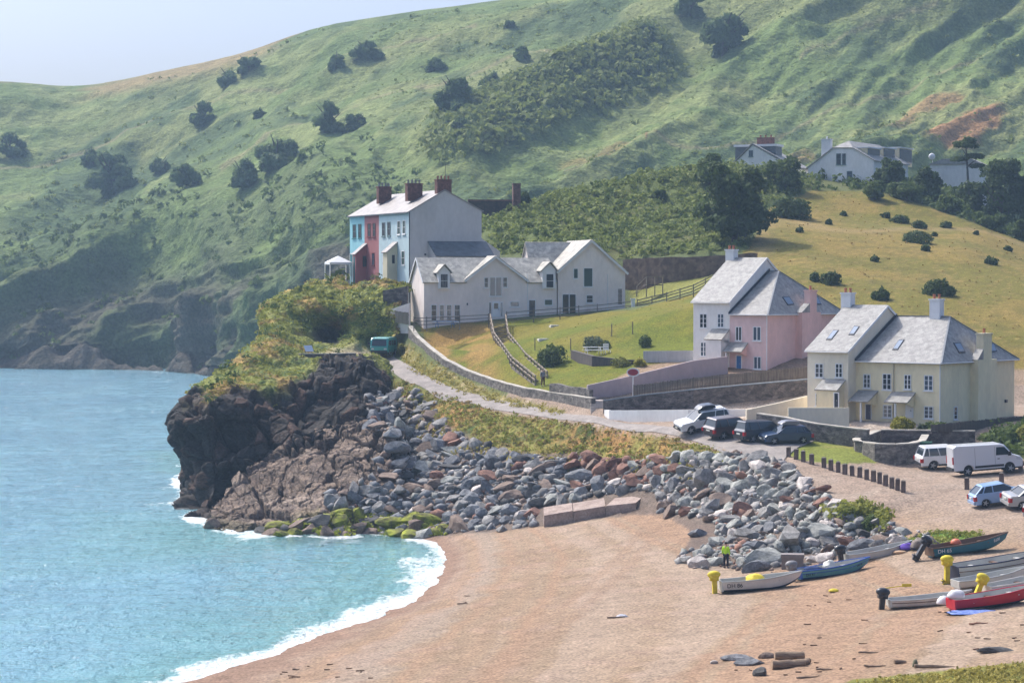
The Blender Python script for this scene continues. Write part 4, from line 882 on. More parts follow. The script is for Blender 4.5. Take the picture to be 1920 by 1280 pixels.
# ---- row by the lane: tall white house + hipped pink house ; tall pale house + hipped cream house
def tall_block(Hs, x0, x1, y0, dep, ze, yr, zr, wm, gm=None, zb=-4):
    b = MB(); b.prism([(x0, y0, zb), (x0, y0, ze), (x0, yr, zr - .1), (x0, dep, ze), (x0, dep, zb)], (0, 0, 0), (x1 - x0, 0, 0)); Hs.part('wall', b, wm)
    k = (zr - ze) / (yr - y0); r = MB()
    q = [(x0 - .15, y0 - .3, ze - .3 * k + .1), (x1 + .12, y0 - .3, ze - .3 * k + .1), (x1 + .12, yr, zr + .1), (x0 - .15, yr, zr + .1)]
    slabs(r, [q, [(x1 + .12, dep + .3, ze - .3 * k + .1), (x0 - .15, dep + .3, ze - .3 * k + .1), (x0 - .15, yr, zr + .1), (x1 + .12, yr, zr + .1)]])
    ro = Hs.part('roof', r, SLATE)
    for ye in (y0 - .3, dep + .3): Hs.part('bargeboard', MB().bar((x1 + .14, ye, ze - .3 * k - .02), (x1 + .14, yr, zr - .02), .04, .2), WHITE)
    gutter(Hs, [(x0 - .1, y0 - .34, ze - .3 * k + .02), (x1 + .1, y0 - .34, ze - .3 * k + .02)], WHITE)
    return ro, q
def hip_block(Hs, x0, x1, y0, dep, ze, xa, ya, za, wm, zb=-4):
    b = MB(); b.box(x0, x1, y0, dep, zb, ze); Hs.part('wall', b, wm)
    e = .3; xr, yf, yb = x1 + e, y0 - e, dep + e; z0 = ze - e * (za - ze) / (ya - y0) + .08
    r = MB(); f1 = [(x0 + .004, yf, z0), (xr, yf, z0), (xa, ya, za), (x0 + .004, ya, za)]; f2 = [(xr, yf, z0), (xr, yb, z0), (xa, ya, za)]; f3 = [(xr, yb, z0), (x0 + .004, yb, z0), (x0 + .004, ya, za), (xa, ya, za)]
    vs = [(x0 + .004, yf, z0), (xr, yf, z0), (xr, yb, z0), (x0 + .004, yb, z0), (x0 + .004, ya, za), (xa, ya, za)]
    vs2 = [(a, b_, c - .12) for a, b_, c in vs[:4]]
    r.add(vs + vs2, [(0, 1, 5, 4), (1, 2, 5), (2, 3, 4, 5), (0, 6, 7, 1), (1, 7, 8, 2), (2, 8, 9, 3), (6, 9, 8, 7), (0, 4, 3, 9, 6)])
    ro = Hs.part('roof', r, SLATE)
    rg = MB(); rg.bar((xr, yf, z0 + .02), (xa, ya, za + .02), .16, .06); rg.bar((xr, yb, z0 + .02), (xa, ya, za + .02), .16, .06); rg.bar((xa, ya, za + .03), (x0 + .1, ya, za + .03), .18, .07); rg.build('ridge_tiles', LEAD, ro)
    gutter(Hs, [(x0 + .05, yf - .04, z0 - .04), (xr + .04, yf - .04, z0 - .04), (xr + .04, yb, z0 - .04)], WHITE, [((x1 + .06, y0 - .06, z0 - .1), -1.5)])
    return ro, f1, f2
def canopy(Hs, y, x0, x1, zt, zf, pr, wm, enclosed=False, posts=(), cheek=True):
    k = (zt - zf) / pr
    r = MB(); r.slab([(x0 - .15, y - pr - .12, zf), (x1 + .15, y - pr - .12, zf), (x1 + .15, y - .004, zt + .12 * k), (x0 - .15, y - .004, zt + .12 * k)], .1); cn = Hs.part('porch_roof', r, SLATE)
    if enclosed:
        b = MB(); b.box(x0, x1, y - pr, y - .006, zb_for(Hs), zf - .06); b.build('porch_wall', wm, cn)
    if cheek:
        c = MB(); c.prism([(x1 - .1, y - .005, zt - .12), (x1 - .1, y - .005, zf - .5), (x1 - .1, y - pr, zf - .12)], (0, 0, 0), (.1, 0, 0)); c.build('porch_cheek', wm, cn)
    pm_ = MB()
    for px in posts: pm_.box(px - .07, px + .07, y - pr + .02, y - pr + .16, zb_for(Hs), zf - .05)
    if posts: pm_.build('porch_post', WHITE, cn)
    return cn
def zb_for(Hs): return -2.0
oP = S(1368, 696, 19.0); TH = -40
Wt = House('white_house', 'tall white slate-roofed house attached to the left of the pink house', 'house', oP, TH, 'houses above the parking area')
Pk = House('pink_house', 'pink rendered house with hipped slate roof and blue door', 'house', oP, TH, 'houses above the parking area')
x = lambda u, v=640: Wt.on(u, v, 'y', 0).x
zeW = Wt.on(1330, 566, 'y', -.3).z + .1; x0W = x(1300); yrW = 6.4; zrW = Wt.on(1405, 484.5, 'y', yrW).z
roW, qW = tall_block(Wt, x0W, 0, 0, 12.8, zeW, yrW, zrW, W_WHITE)
p = Wt.on(1372, 470, 'y', yrW); chimney(Wt, p.x - .5, p.x + .5, yrW - .4, yrW + .4, zrW - .9, p.z, WHITE, POT, 2, roW)
for r in ((1312, 588, 1326, 615), (1345.5, 588, 1357.5, 614), (1313.5, 641, 1325.5, 668)): window(Wt, 'y', 0, -1, *r)
canopy(Wt, 0, x(1337, 640), x(1366, 640), Wt.on(1350, 618, 'y', 0).z, Wt.on(1350, 636, 'y', -1.3).z, 1.3, W_WHITE, True)
Pxr = Pk.on(1437.5, 640, 'y', 0).x; zeP = Pk.on(1400, 588.5, 'y', -.3).z + .05; depP = Pk.on(1579, 640, 'x', Pxr).y; depP = min(max(depP, 10), 14); ap = Pk.on(1460, 508, 'y', depP / 2)
roP, f1P, f2P = hip_block(Pk, 0, Pxr, 0, depP, zeP, ap.x, depP / 2, ap.z, W_PINK)
fl = MB(); fl.prism([(.03, -.3, zeP - .1), (.03, depP / 2, ap.z + .05), (.03, depP / 2, ap.z + .25), (.03, -.3, zeP + .12)], (0, 0, 0), (.12, 0, 0)); Pk.part('flashing', fl, DARKP)
fr = MB(); fr.box(.02, Pxr - .02, -.012, -.001, -4, zeP - .15); Pk.part('front_wall', fr, W_PINKL)
for r in ((1379.5, 612, 1391, 639), (1412, 612, 1427, 639), (1413.5, 668, 1427.5, 692)): window(Pk, 'y', -.013, -1, *r, nx=2, nz=1)
door(Pk, 'y', -.013, -1, 1381.5, 667, 1390, 697, BLUEP, 'bright blue front door')
canopy(Pk, -.013, Pk.on(1364, 655, 'y', -.6).x, Pk.on(1394, 655, 'y', -.6).x, Pk.on(1385, 643, 'y', 0).z, Pk.on(1380, 659, 'y', -1.1).z, 1.1, W_PINK, False, (Pk.on(1357, 670, 'y', -1).x + .3,))
def side_stack(Hs, xw, u0, u1, vsh, uc0, uc1, vtop, ze, wm):
    y0, y1 = sorted((Hs.on(u0, 640, 'x', xw).y, Hs.on(u1, 640, 'x', xw).y)); pr = .75
    b = MB(); b.box(xw + .003, xw + pr, y0, y1, -4, ze + .05); st = Hs.part('chimney_breast', b, wm)
    ca, cb = sorted((Hs.on(uc0, vtop + 15, 'x', xw + pr / 2).y, Hs.on(uc1, vtop + 15, 'x', xw + pr / 2).y)); zt = Hs.on((uc0 + uc1) / 2, vtop, 'x', xw + pr / 2).z
    c = MB(); c.box(xw + .05, xw + pr - .02, ca, cb, ze + .05, zt); c.box(xw - .02, xw + pr + .05, ca - .07, cb + .07, zt, zt + .13); c.build('chimney', wm, st)
    zsh = ze + (zt - ze) * .45; s = MB(); s.prism([(xw, y0 - .1, ze + .06), (xw, ca - .003, zsh), (xw, ca - .003, ze + .06)], (0, 0, 0), (pr, 0, 0)); s.build('shoulder_roof', SLATE, st)
    po = MB()
    po.lathe([(.14, 0), (.11, .3), (.15, .42)], 8, (xw + pr / 2, (ca + cb) / 2, zt + .13)); po.build('chimney_pot', POT, st)
side_stack(Pk, Pxr, 1492, 1527, 575, 1513, 1526, 546, zeP, W_PINK)
for uvs in (((1466, 557), (1479, 555.5), (1489, 571), (1477, 572.5)), ((1526, 556), (1533, 557), (1540, 571), (1529, 571))): skylight(Pk, roP, *roofpts(Pk, f2P, uvs))
# cream pair
oC = S(1590, 788, 21.7)
C1 = House('pale_cream_house', 'tall pale cream house with two roof windows left of the cream hipped house', 'house', oC, TH, 'houses above the parking area')
C2 = House('cream_house', 'cream rendered house with hipped slate roof and three chimneys', 'house', oC, TH, 'houses above the parking area')
x = lambda u, v=720: C1.on(u, v, 'y', 0).x
zeC = C1.on(1550, 658.5, 'y', -.3).z + .1; x0C = x(1514); yrC = 6.4; zrC = C1.on(1635, 573.5, 'y', yrC).z
roC, qC = tall_block(C1, x0C, 0, 0, 12.8, zeC, yrC, zrC, W_PALE)
p = C1.on(1590, 551, 'y', yrC); chimney(C1, p.x - .5, p.x + .5, yrC - .4, yrC + .4, zrC - .9, p.z, WHITE, POT, 2, roC)
for r in ((1528.5, 681, 1544, 708), (1566.5, 681, 1580, 708), (1529, 737, 1542.5, 761)): window(C1, 'y', 0, -1, *r)
canopy(C1, 0, x(1546, 730), x(1583, 730), C1.on(1565, 712, 'y', 0).z, C1.on(1565, 731, 'y', -1.3).z, 1.3, W_CREAM, True)
p, q = C1.on(1565, 737, 'y', -1.3), C1.on(1572, 764, 'y', -1.3); door(C1, 'y', -1.3, -1, 0, 0, 0, 0, DARKP, rect=(p.x, q.x, q.z, p.z), glass=True)
for uvs in (((1549, 637), (1559, 637), (1573, 619), (1563, 619)), ((1591, 628), (1601, 628), (1612, 612), (1602, 611))): skylight(C1, roC, *roofpts(C1, qC, uvs))
yF = 1.3; x = lambda u, v=720: C2.on(u, v, 'y', yF).x
xrC = x(1762, 720); zeC2 = C2.on(1690, 678, 'y', yF - .3).z + .05; depC = 18.5; apC = C2.on(1781, 593.5, 'y', yF + 6.6)
depC = yF + 13.2
roC2, f1C, f2C = hip_block(C2, 0, xrC, yF, depC, zeC2, apC.x, yF + 6.6, apC.z, W_CREAM)
fl = MB(); fl.prism([(.03, yF - .3, zeC2 - .1), (.03, yF + 6.6, apC.z + .05), (.03, yF + 6.6, apC.z + .25), (.03, yF - .3, zeC2 + .12)], (0, 0, 0), (.14, 0, 0)); C2.part('flashing', fl, DARKP)
p = C2.on(1756.5, 563, 'y', yF + 6.6); chimney(C2, p.x - .5, p.x + .5, yF + 6.2, yF + 7.0, apC.z - .7, p.z, WHITE, POT, 2, roC2)
side_stack(C2, xrC, 1820, 1855, 650, 1837, 1853, 627, zeC2, W_CREAM)
for r in ((1619, 701, 1632.5, 727.5), (1655, 700, 1671.5, 731), (1695.5, 702, 1708.5, 730), (1733, 703, 1749.5, 732.5), (1656, 758.5, 1672.5, 783), (1733, 761, 1750, 785)): window(C2, 'y', yF, -1, *r)
window(C2, 'x', xrC, 1, 1788, 762, 1794.5, 786, nx=1)
door(C2, 'y', yF, -1, 1624, 758, 1633, 786, mat('plum_paint', (.06, .045, .10), rough=.5), 'dark plum front door under the slate porch')
door(C2, 'y', yF, -1, 1700, 756, 1711, 783, W_WHITE)
canopy(C2, yF, x(1612, 745), x(1644, 745), C2.on(1640, 733, 'y', yF).z, C2.on(1610, 752, 'y', yF - 1.6).z, 1.6, W_CREAM, False, (x(1637, 770) - .3,))
canopy(C2, yF, x(1676, 745), x(1714, 745), C2.on(1695, 736, 'y', yF).z, C2.on(1690, 754, 'y', yF - 1.3).z, 1.3, W_CREAM, False, (x(1700, 770) - .4,))
for uvs in (((1673, 656), (1683, 656), (1696, 637), (1686, 637)),): skylight(C2, roC2, *roofpts(C2, f1C, uvs))
for uvs in (((1787, 643), (1800, 642), (1810, 661), (1798, 662)), ((1853, 644), (1863, 644), (1869, 659), (1858, 660))): skylight(C2, roC2, *roofpts(C2, f2C, uvs))
for r in ((1860, 754), (1885, 751)):
    p = C2.on(*r, 'x', xrC); C2.part('wall_lamp', MB().box(xrC + .002, xrC + .15, p.y - .15, p.y + .15, p.z - .15, p.z + .1), DARKP)
dpp = MB(); p = C2.on(1676, 690, 'y', yF); dpp.tube([(p.x, yF - .07, zeC2 - .2), (p.x, yF - .07, -1.5)], .05, 6); C2.part('downpipe', dpp, mat('cream_pipe', (.5, .44, .32)))

# ---- houses on the hilltop
oU = hit(1515, 336); oU = S(1518, 338, 12.0)
U2 = House('hilltop_house', 'long white gabled house with a row of box dormers on the hilltop', 'house', oU, -30, 'houses on the hilltop')
q = lambda u, v: U2.on(u, v, 'y', 0)
L, Rr, T1a, T2a = q(1515, 315), q(1638, 301), q(1562, 278), q(1600, 278); AP = q(1582, 264); zb = -4
b = MB(); b.prism([(L.x, 0, zb), (Rr.x, 0, zb), (Rr.x, 0, Rr.z), (T2a.x, 0, T2a.z), (T1a.x, 0, T1a.z), (L.x, 0, L.z)], (0, 0, 0), (0, 15, 0)); U2.part('wall', b, W_WHITE)
r = MB(); hy = 2.0
slabs(r, [[(AP.x, hy, AP.z + .1), (AP.x, 15.2, AP.z + .1), (L.x - .3, 15.2, L.z), (L.x - .3, -.2, L.z), (T1a.x, -.2, T1a.z + .1)], [(AP.x, hy, AP.z + .1), (T2a.x, -.2, T2a.z + .1), (Rr.x + .3, -.2, Rr.z), (Rr.x + .3, 15.2, Rr.z), (AP.x, 15.2, AP.z + .1)], [(T1a.x, -.2, T1a.z + .1), (T2a.x, -.2, T2a.z + .1), (AP.x, hy, AP.z + .1)]], .12)
roU = U2.part('roof', r, SLATE)
p = q(1547, 262); chimney(U2, p.x - .75, p.x + .75, .3, 1.2, L.z, p.z, WHITE, WHITE, 1, roU)
for (ua, ub) in ((1626, 1650), (1656, 1678), (1686, 1710)):
    xw = q(1622, 290).x; ya, yb = sorted((U2.on(ua, 290, 'x', xw).y, U2.on(ub, 290, 'x', xw).y)); zt = U2.on((ua + ub) / 2, 278, 'x', xw).z
    d = MB(); d.box(AP.x + .3, xw, ya, yb, Rr.z - .1, zt - .1); dd = U2.part('dormer', d, W_CREAM)
    d = MB(); d.box(AP.x + .2, xw + .3, ya - .2, yb + .2, zt - .1, zt + .06); d.build('dormer_roof', WHITE, dd)
    d = MB(); d.box(xw + .004, xw + .05, ya + .15, yb - .15, Rr.z + .35, zt - .2); d.build('dormer_window', GLASS, dd)
for rr in ((1568, 288, 1577, 309), (1579, 288, 1586, 309), (1588, 321, 1598, 334)): window(U2, 'y', 0, -1, *rr, nx=1, nz=2, fm=GREYG)
oU1 = S(1385, 318, 11.9); U1 = House('hilltop_house', 'white gabled house with brick chimney peeping over the big trees on the hilltop', 'house', oU1, -24, 'houses on the hilltop')
q = lambda u, v: U1.on(u, v, 'y', 0)
L, Rr, AP = q(1372, 312), q(1490, 316), q(1411, 272); b = MB(); b.prism([(L.x, 0, -4), (Rr.x, 0, -4), (Rr.x, 0, Rr.z), (AP.x, 0, AP.z), (L.x, 0, L.z)], (0, 0, 0), (0, 8, 0)); U1.part('wall', b, W_WHITE)
r = MB(); slabs(r, [[(L.x - .2, -.25, L.z), (AP.x, -.25, AP.z + .12), (AP.x, 8, AP.z + .12), (L.x - .2, 8, L.z)][::-1], [(AP.x, -.25, AP.z + .12), (Rr.x + .2, -.25, Rr.z + .1), (Rr.x + .2, 8, Rr.z + .1), (AP.x, 8, AP.z + .12)][::-1]]); roU1 = U1.part('roof', r, SLATE)
d = MB(); p0, p1 = q(1374, 274), q(1450, 272); d.box(p0.x, p1.x, 1.2, 4.5, L.z, p0.z - .1); dd = U1.part('dormer', d, SLATE_D); d = MB(); d.box(p0.x - .2, p1.x + .2, 1.0, 4.8, p0.z - .1, p0.z + .25); d.build('dormer_roof', WHITE, dd)
p = q(1426, 258); chimney(U1, p.x - 1.3, p.x + 1.3, 2.2, 3.2, AP.z - .5, p.z, BRICK, POT, 3, roU1, .15, .4)
window(U1, 'y', 0, -1, 1404, 282, 1412, 294, nx=2, nz=1, fm=GREYG)
oU3 = S(1742, 338, 11.6); U3 = House('hilltop_house', 'low white outbuilding half hidden behind dark garden trees on the hilltop', 'house', oU3, -20, 'houses on the hilltop')
q = lambda u, v: U3.on(u, v, 'y', 0); p0, p1 = q(1744, 308), q(1838, 308); pa = q(1768, 298)
b = MB(); b.box(p0.x, p1.x, 0, 7, -4, p0.z); U3.part('wall', b, W_WHITE)
r = MB(); r.prism([(p0.x - .3, 0, p0.z - .05), (pa.x, 0, pa.z), (p1.x - 1.5, 0, pa.z), (p1.x + .3, 0, p0.z - .05)], (0, -.3, 0), (0, 7.3, 0)); U3.part('roof', r, SLATE)
dsh = MB(); pd = q(1748, 302); dsh.lathe([(.05, 0), (.4, .08), (.55, .25)], 10, (pd.x, -.6, pd.z + .7), 'y'); dsh.bar((pd.x, -.35, pd.z + .7), (pd.x, .2, pd.z - .2), .08); U3.part('satellite_dish', dsh, WHITE)
# ---- brick ruin on the knoll's edge
oB = S(880, 405, 13.2); Bw = House('ruined_brick_wall', 'dark ruined brick wall with a square stack behind the terrace', 'wall', oB, 8)
q = lambda u, v: Bw.on(u, v, 'y', 0); b = MB(); p0, p1, p2 = q(878, 377), q(960, 378), q(960, 410); b.box(p0.x, p1.x, 0, .5, p2.z - 2.5, p0.z); Bw.part('brickwork', b, mat('sooty_brick', (.05, .038, .034), (.09, .06, .05), scale=2, vor=.2, vscale=4))
b = MB(); b.box(p0.x - .05, p1.x + .05, -.06, .56, p0.z, p0.z + .22); Bw.part('coping', b, BRICK)
p3, p4 = q(962, 346), q(976, 380); b = MB(); b.box(p3.x, p4.x, -.15, .85, p2.z - 2, p3.z); b.box(p3.x - .06, p4.x + .06, -.2, .9, p3.z, p3.z + .15); Bw.part('stack', b, BRICK)
# ------------------------------------------------------------------ walls, fences, steps, small garden things
STONE = mat('rubble_stone', (.10, .092, .085), (.235, .21, .185), scale=1.4, vor=.35, vscale=2.6, rough=.95, bump=.8, bscale=4, bdist=.1, stretch=(1, 1, 1.7), fine=.25, fscale=6)
STONE_D = mat('dark_rubble_stone', (.075, .068, .066), (.17, .145, .135), scale=1.4, vor=.35, vscale=2.4, rough=.95, bump=.8, bscale=4, bdist=.1, stretch=(1, 1, 1.7), fine=.25, fscale=6)
COPE = mat('stone_coping', (.36, .33, .28), (.52, .48, .41), scale=2, rough=.9, vor=.15, vscale=1.5)
COPE_B = mat('slaty_coping', (.17, .20, .23), (.25, .28, .31), scale=2, rough=.8)
CONC = mat('concrete', (.42, .36, .32), (.58, .50, .44), scale=1.2, rough=.9, bump=.3, bscale=5, fine=.15, fscale=8)
BOARD = mat('grey_brown_boards', (.13, .105, .085), (.235, .195, .155), scale=3, stretch=(2.5, 2.5, .25), rough=.9)
BOARD_D = mat('dark_boards', (.075, .065, .06), (.13, .11, .10), scale=3, stretch=(2.5, 2.5, .25), rough=.9)
RAILW = mat('silvered_rail_wood', (.14, .12, .10), (.26, .22, .19), scale=3, rough=.9)
PALEW = mat('pale_rail_wood', (.22, .175, .13), (.36, .30, .23), scale=3, rough=.9)
def ribbon(base, top, thick, drop, away=True):
    """closed wall body from base and top polylines"""
    n = len(base); off = []
    for i in range(n):
        d = (base[min(i + 1, n - 1)] - base[max(i - 1, 0)]); d.z = 0; d.normalize(); q = Vector((-d.y, d.x, 0))
        if q.y < 0: q = -q
        off.append(q * thick)
    vs = []; fs = []
    for i in range(n):
        b, t = base[i], top[i]
        vs += [(b.x, b.y, b.z - drop), (t.x, t.y, t.z), (t.x + off[i].x, t.y + off[i].y, t.z), (b.x + off[i].x, b.y + off[i].y, b.z - drop)]
    for i in range(n - 1):
        a = 4 * i; c = a + 4
        fs += [(a, c, c + 1, a + 1), (a + 1, c + 1, c + 2, a + 2), (a + 2, c + 2, c + 3, a + 3), (a + 3, c + 3, c, a)]
    fs += [(0, 1, 2, 3), (4 * n - 1, 4 * n - 2, 4 * n - 3, 4 * n - 4)]
    return vs, fs
def dens(P, step=1.2):
    out = [P[0]]
    for a, b in zip(P[:-1], P[1:]):
        k = max(1, int((b - a).length / step))
        for i in range(1, k + 1): out.append(a.lerp(b, i / k))
    return out
def wall(name, label, pts, tops, thick=.42, m=None, cope=None, drop=1.4, cat='wall', jag=.0, group=None, ch=.1):
    base = [S(*p) for p in pts]; top = [S(p[0], t, p[2]) for p, t in zip(pts, tops)]
    bb = [Vector((*b, t.z)) if False else (b, t) for b, t in zip(base, top)]
    Bd, Td = [bb[0][0]], [bb[0][1]]
    for (b0, t0), (b1, t1) in zip(bb[:-1], bb[1:]):
        k = max(1, int((b1 - b0).length / 1.0))
        for i in range(1, k + 1): Bd.append(b0.lerp(b1, i / k)); Td.append(t0.lerp(t1, i / k))
    for i in range(len(Bd)):
        j = (fbm(Bd[i].x * .7, Bd[i].y * .7, seed=5, oct=2) - .5)
        Td[i] = Vector((Bd[i].x, Bd[i].y, Td[i].z + j * jag))
    vs, fs = ribbon(Bd, Td, thick, drop)
    root = empty(name, Bd[len(Bd) // 2]); tag(root, label, cat, group)
    inv = -root.location
    mb = MB().add([Vector(v) + inv for v in vs], fs); mb.build('body', m or STONE, root)
    if cope:
        c0 = [t + Vector((0, -.06, .002)) for t in Td]; c1 = [t + Vector((0, -.06, ch)) for t in Td]
        vs, fs = ribbon(c0, c1, thick + .12, 0); MB().add([Vector(v) + inv for v in vs], fs).build('coping', cope, root)
    return root
wall('stone_wall', 'long curved rubble stone wall between the lane and the lawn', [(765, 640, 15.98), (780, 658, 16.25), (800, 674, 16.6), (830, 694, 17.0), (870, 713, 17.4), (920, 731, 18.0), (980, 747, 18.7), (1050, 763, 19.4), (1109, 778, 20.0)], [612, 632, 650, 673, 694, 712, 728, 739, 747], m=STONE, cope=COPE, jag=.12)
wall('stone_wall', 'dark stone retaining wall below the board fence and the pink house', [(1131, 775, 20.2), (1200, 772, 20.3), (1300, 770, 20.45), (1400, 758, 20.45), (1516, 746, 20.35)], [752, 742, 731, 722, 712], m=STONE_D, cope=COPE_B, jag=.05)
wall('rendered_wall', 'low white rendered wall beside the white off-road car', [(1133, 780, 20.25), (1142, 790, 20.4), (1170, 793, 20.55), (1290, 791, 21.2), (1400, 781, 21.3)], [768, 769, 769, 768, 767], .25, W_WHITE, None)
wall('rendered_wall', 'pale rendered wall running down from the retaining wall to the tall pale cream house', [(1400, 786, 21.5), (1460, 778, 21.4), (1514, 768, 21.3)], [768, 755, 742], .25, W_PALE, None)
wall('rendered_wall', 'level pale rendered garden wall in front of the tall pale cream house', [(1478, 790, 22.0), (1592, 790, 22.0)], [764, 764], .25, W_PALE, None)
wall('stone_wall', 'low stone wall with pale coping curving round behind the parked cars', [(1418, 788, 21.9), (1470, 797, 22.2), (1530, 810, 22.5), (1625, 824, 22.9)], [776, 784, 796, 807], m=STONE, cope=COPE, jag=.05)
wall('stone_wall', 'dark low stone wall behind the round stone planter', [(1652, 824, 22.6), (1750, 826, 22.7), (1828, 828, 22.8)], [807, 808, 809], m=STONE_D, cope=COPE, jag=.05)
wall('stone_planter', 'round stone planter wall with pale coping on the grass beside the bollards', [(1652, 826, 22.4), (1612, 848, 22.9), (1618, 854, 23.25), (1640, 858, 23.5), (1680, 859, 23.6), (1715, 857, 23.45), (1736, 850, 23.1), (1742, 838, 22.7)], [808, 824, 830, 833, 834, 832, 827, 816], m=STONE, cope=COPE, cat='planter', thick=.5)
wall('rendered_wall', 'sloping pink rendered garden wall beside the oval sign', [(1102, 741, 19.75), (1190, 735, 19.6), (1300, 714, 19.3), (1365, 705, 19.2)], [722, 703, 676, 668], .25, render_wall('greyish_pink_render', (.50, .405, .415)), None)
wall('garden_fence', 'pale grey boarded garden fence left of the tall white house', [(1206, 690, 18.55), (1302, 690, 18.7)], [658, 657], .12, mat('pale_boards', (.40, .40, .40), (.52, .52, .52), scale=4, stretch=(3, 3, .2)), None, cat='fence')
wall('timber_retaining_wall', 'dark timber sleeper wall of the sunken garden terrace', [(1070, 663, 17.9), (1110, 690, 18.4), (1170, 695, 18.55), (1228, 690, 18.55)], [658, 669, 676, 677], .3, BOARD_D, BOARD_D, cat='wall')
wall('stone_wall', 'low stone wall at the lookout ledge left of the green minibus', [(562, 676, 17.2), (620, 677, 17.1), (668, 675, 17.0)], [664, 664, 663], m=STONE_D, cope=COPE)
wall('stone_wall', 'dark stone retaining wall tucked behind the left end of the long white house', [(718, 580, 15.75), (764, 574, 15.8)], [546, 538], m=STONE_D, cope=STONE)
wall('rendered_wall', 'small warm white wall joining the left end of the long white house', [(732, 602, 15.85), (767, 603, 15.95)], [580, 568], .25, W_WARM, None)
wall('stone_wall', 'long dark brown stone wall below the bracken knoll behind the long white house', [(1168, 533, 14.9), (1240, 532, 15.15), (1330, 518, 15.35), (1418, 502, 15.5)], [486, 482, 480, 474], m=mat('brown_stone', (.10, .07, .055), (.18, .125, .095), scale=1.2, vor=.3, vscale=2.2, rough=.95, bump=.6, bscale=4), cope=None, jag=.3, drop=2)
wall('stone_wall', 'rough garden wall at the foot of the wooden steps behind the curved lane wall', [(1030, 742, 19.2), (1070, 745, 19.5), (1105, 748, 19.8)], [718, 724, 730], m=STONE, cope=None, jag=.3)
# wooden board fences
def board_fence(name, label, pts, tops, m, bw=.14):
    base = [S(*p) for p in pts]; top = [S(p[0], t, p[2]) for p, t in zip(pts, tops)]
    root = empty(name, base[0]); tag(root, label, 'fence'); mb = MB(); rails = MB(); posts = []
    for (b0, b1, t0, t1) in zip(base[:-1], base[1:], top[:-1], top[1:]):
        L = (b1 - b0).length; k = max(1, int(L / (bw + .015))); ax = (b1 - b0); ax.z = 0; ax.normalize(); nn = Vector((-ax.y, ax.x, 0))
        for i in range(k):
            a = (i + .5) / k; b = b0.lerp(b1, a) - root.location; t = t0.lerp(t1, a) - root.location
            M_ = Matrix.Translation((b.x, b.y, 0)) @ Matrix((ax, nn, Vector((0, 0, 1)))).transposed().to_4x4()
            mb.box(-bw / 2, bw / 2, -.012, .012, b.z - .05, t.z + rng.uniform(-.03, .03), M_)
        for f_ in (.25, .8): rails.bar(b0.lerp(t0, f_) - root.location + nn * .05, b1.lerp(t1, f_) - root.location + nn * .05, .05, .09)
        kk = max(1, int(L / 2.4))
        for i in range(kk): posts.append((b0.lerp(b1, i / kk) + nn * .08 - root.location, t0.lerp(t1, i / kk) - root.location))
    mb.build('board_panel', m, root); rails.build('rail', m, root)
    for b, t in posts: MB().box(b.x - .05, b.x + .05, b.y - .05, b.y + .05, b.z - .3, t.z + .04).build('post', m, root)
board_fence('board_fence', 'weathered upright board fence on top of the dark retaining wall', [(1188, 743, 20.05), (1300, 731.5, 20.2), (1400, 722.5, 20.2), (1514, 713, 20.1)], [722, 708, 698, 687], BOARD)
board_fence('board_fence', 'dark upright board fence along the side of the cream house', [(1748, 806, 22.9), (1800, 810, 22.7), (1850, 803, 22.2), (1935, 796, 21.6)], [796, 791, 786, 779], BOARD_D)
board_fence('board_fence', 'short grey board fence left of the long white house beside the lane top', [(741, 603, 15.9), (766, 608, 16.0)], [583, 586], BOARD)
def rail_fence(name, label, pts, hgt, m, gap=2.2, rails=3, pw=.11):
    base = [S(*p) for p in pts]; root = empty(name, base[0]); tag(root, label, 'fence'); o0 = root.location.copy()
    for (b0, b1) in zip(base[:-1], base[1:]):
        k = max(1, int((b1 - b0).length / gap))
        for i in range(k + (1 if b1 is base[-1] else 0)):
            b = b0.lerp(b1, i / k) - o0; MB().box(b.x - pw / 2, b.x + pw / 2, b.y - pw / 2, b.y + pw / 2, b.z - .5, b.z + hgt + .06).build('post', m, root)
        for q in range(rails):
            zz = hgt * (q + .75) / rails
            MB().bar(b0 - o0 + Vector((0, -.08, zz)), b1 - o0 + Vector((0, -.08, zz)), .05, .1).build('rail', m, root)
    return root
rail_fence('rail_fence', 'low wooden rail fence round the terrace left of the wooden steps', [(776, 613, 16.15), (800, 613, 16.2), (862, 610, 16.2), (916, 607, 16.1)], 1.15, RAILW)
rail_fence('rail_fence', 'long wooden rail fence along the top of the lawn right of the steps', [(950, 606, 16.1), (1050, 598, 16.0), (1120, 592, 15.9), (1185, 585, 15.85)], 1.35, RAILW)
rail_fence('rail_fence', 'rustic rail fence climbing from the white gatepost towards the tall white house', [(1195, 583, 15.85), (1250, 570, 15.95), (1300, 555, 16.0), (1345, 532, 15.9)], 1.35, RAILW, 1.6, 4)
gp = S(1187, 586, 15.9); g = MB().box(-.22, .22, -.22, .22, -.5, 1.55).box(-.3, .3, -.3, .3, 1.55, 1.68); tag(g.build('gatepost', WHITE, loc=gp), 'white square gatepost where two rail fences meet', 'gatepost')
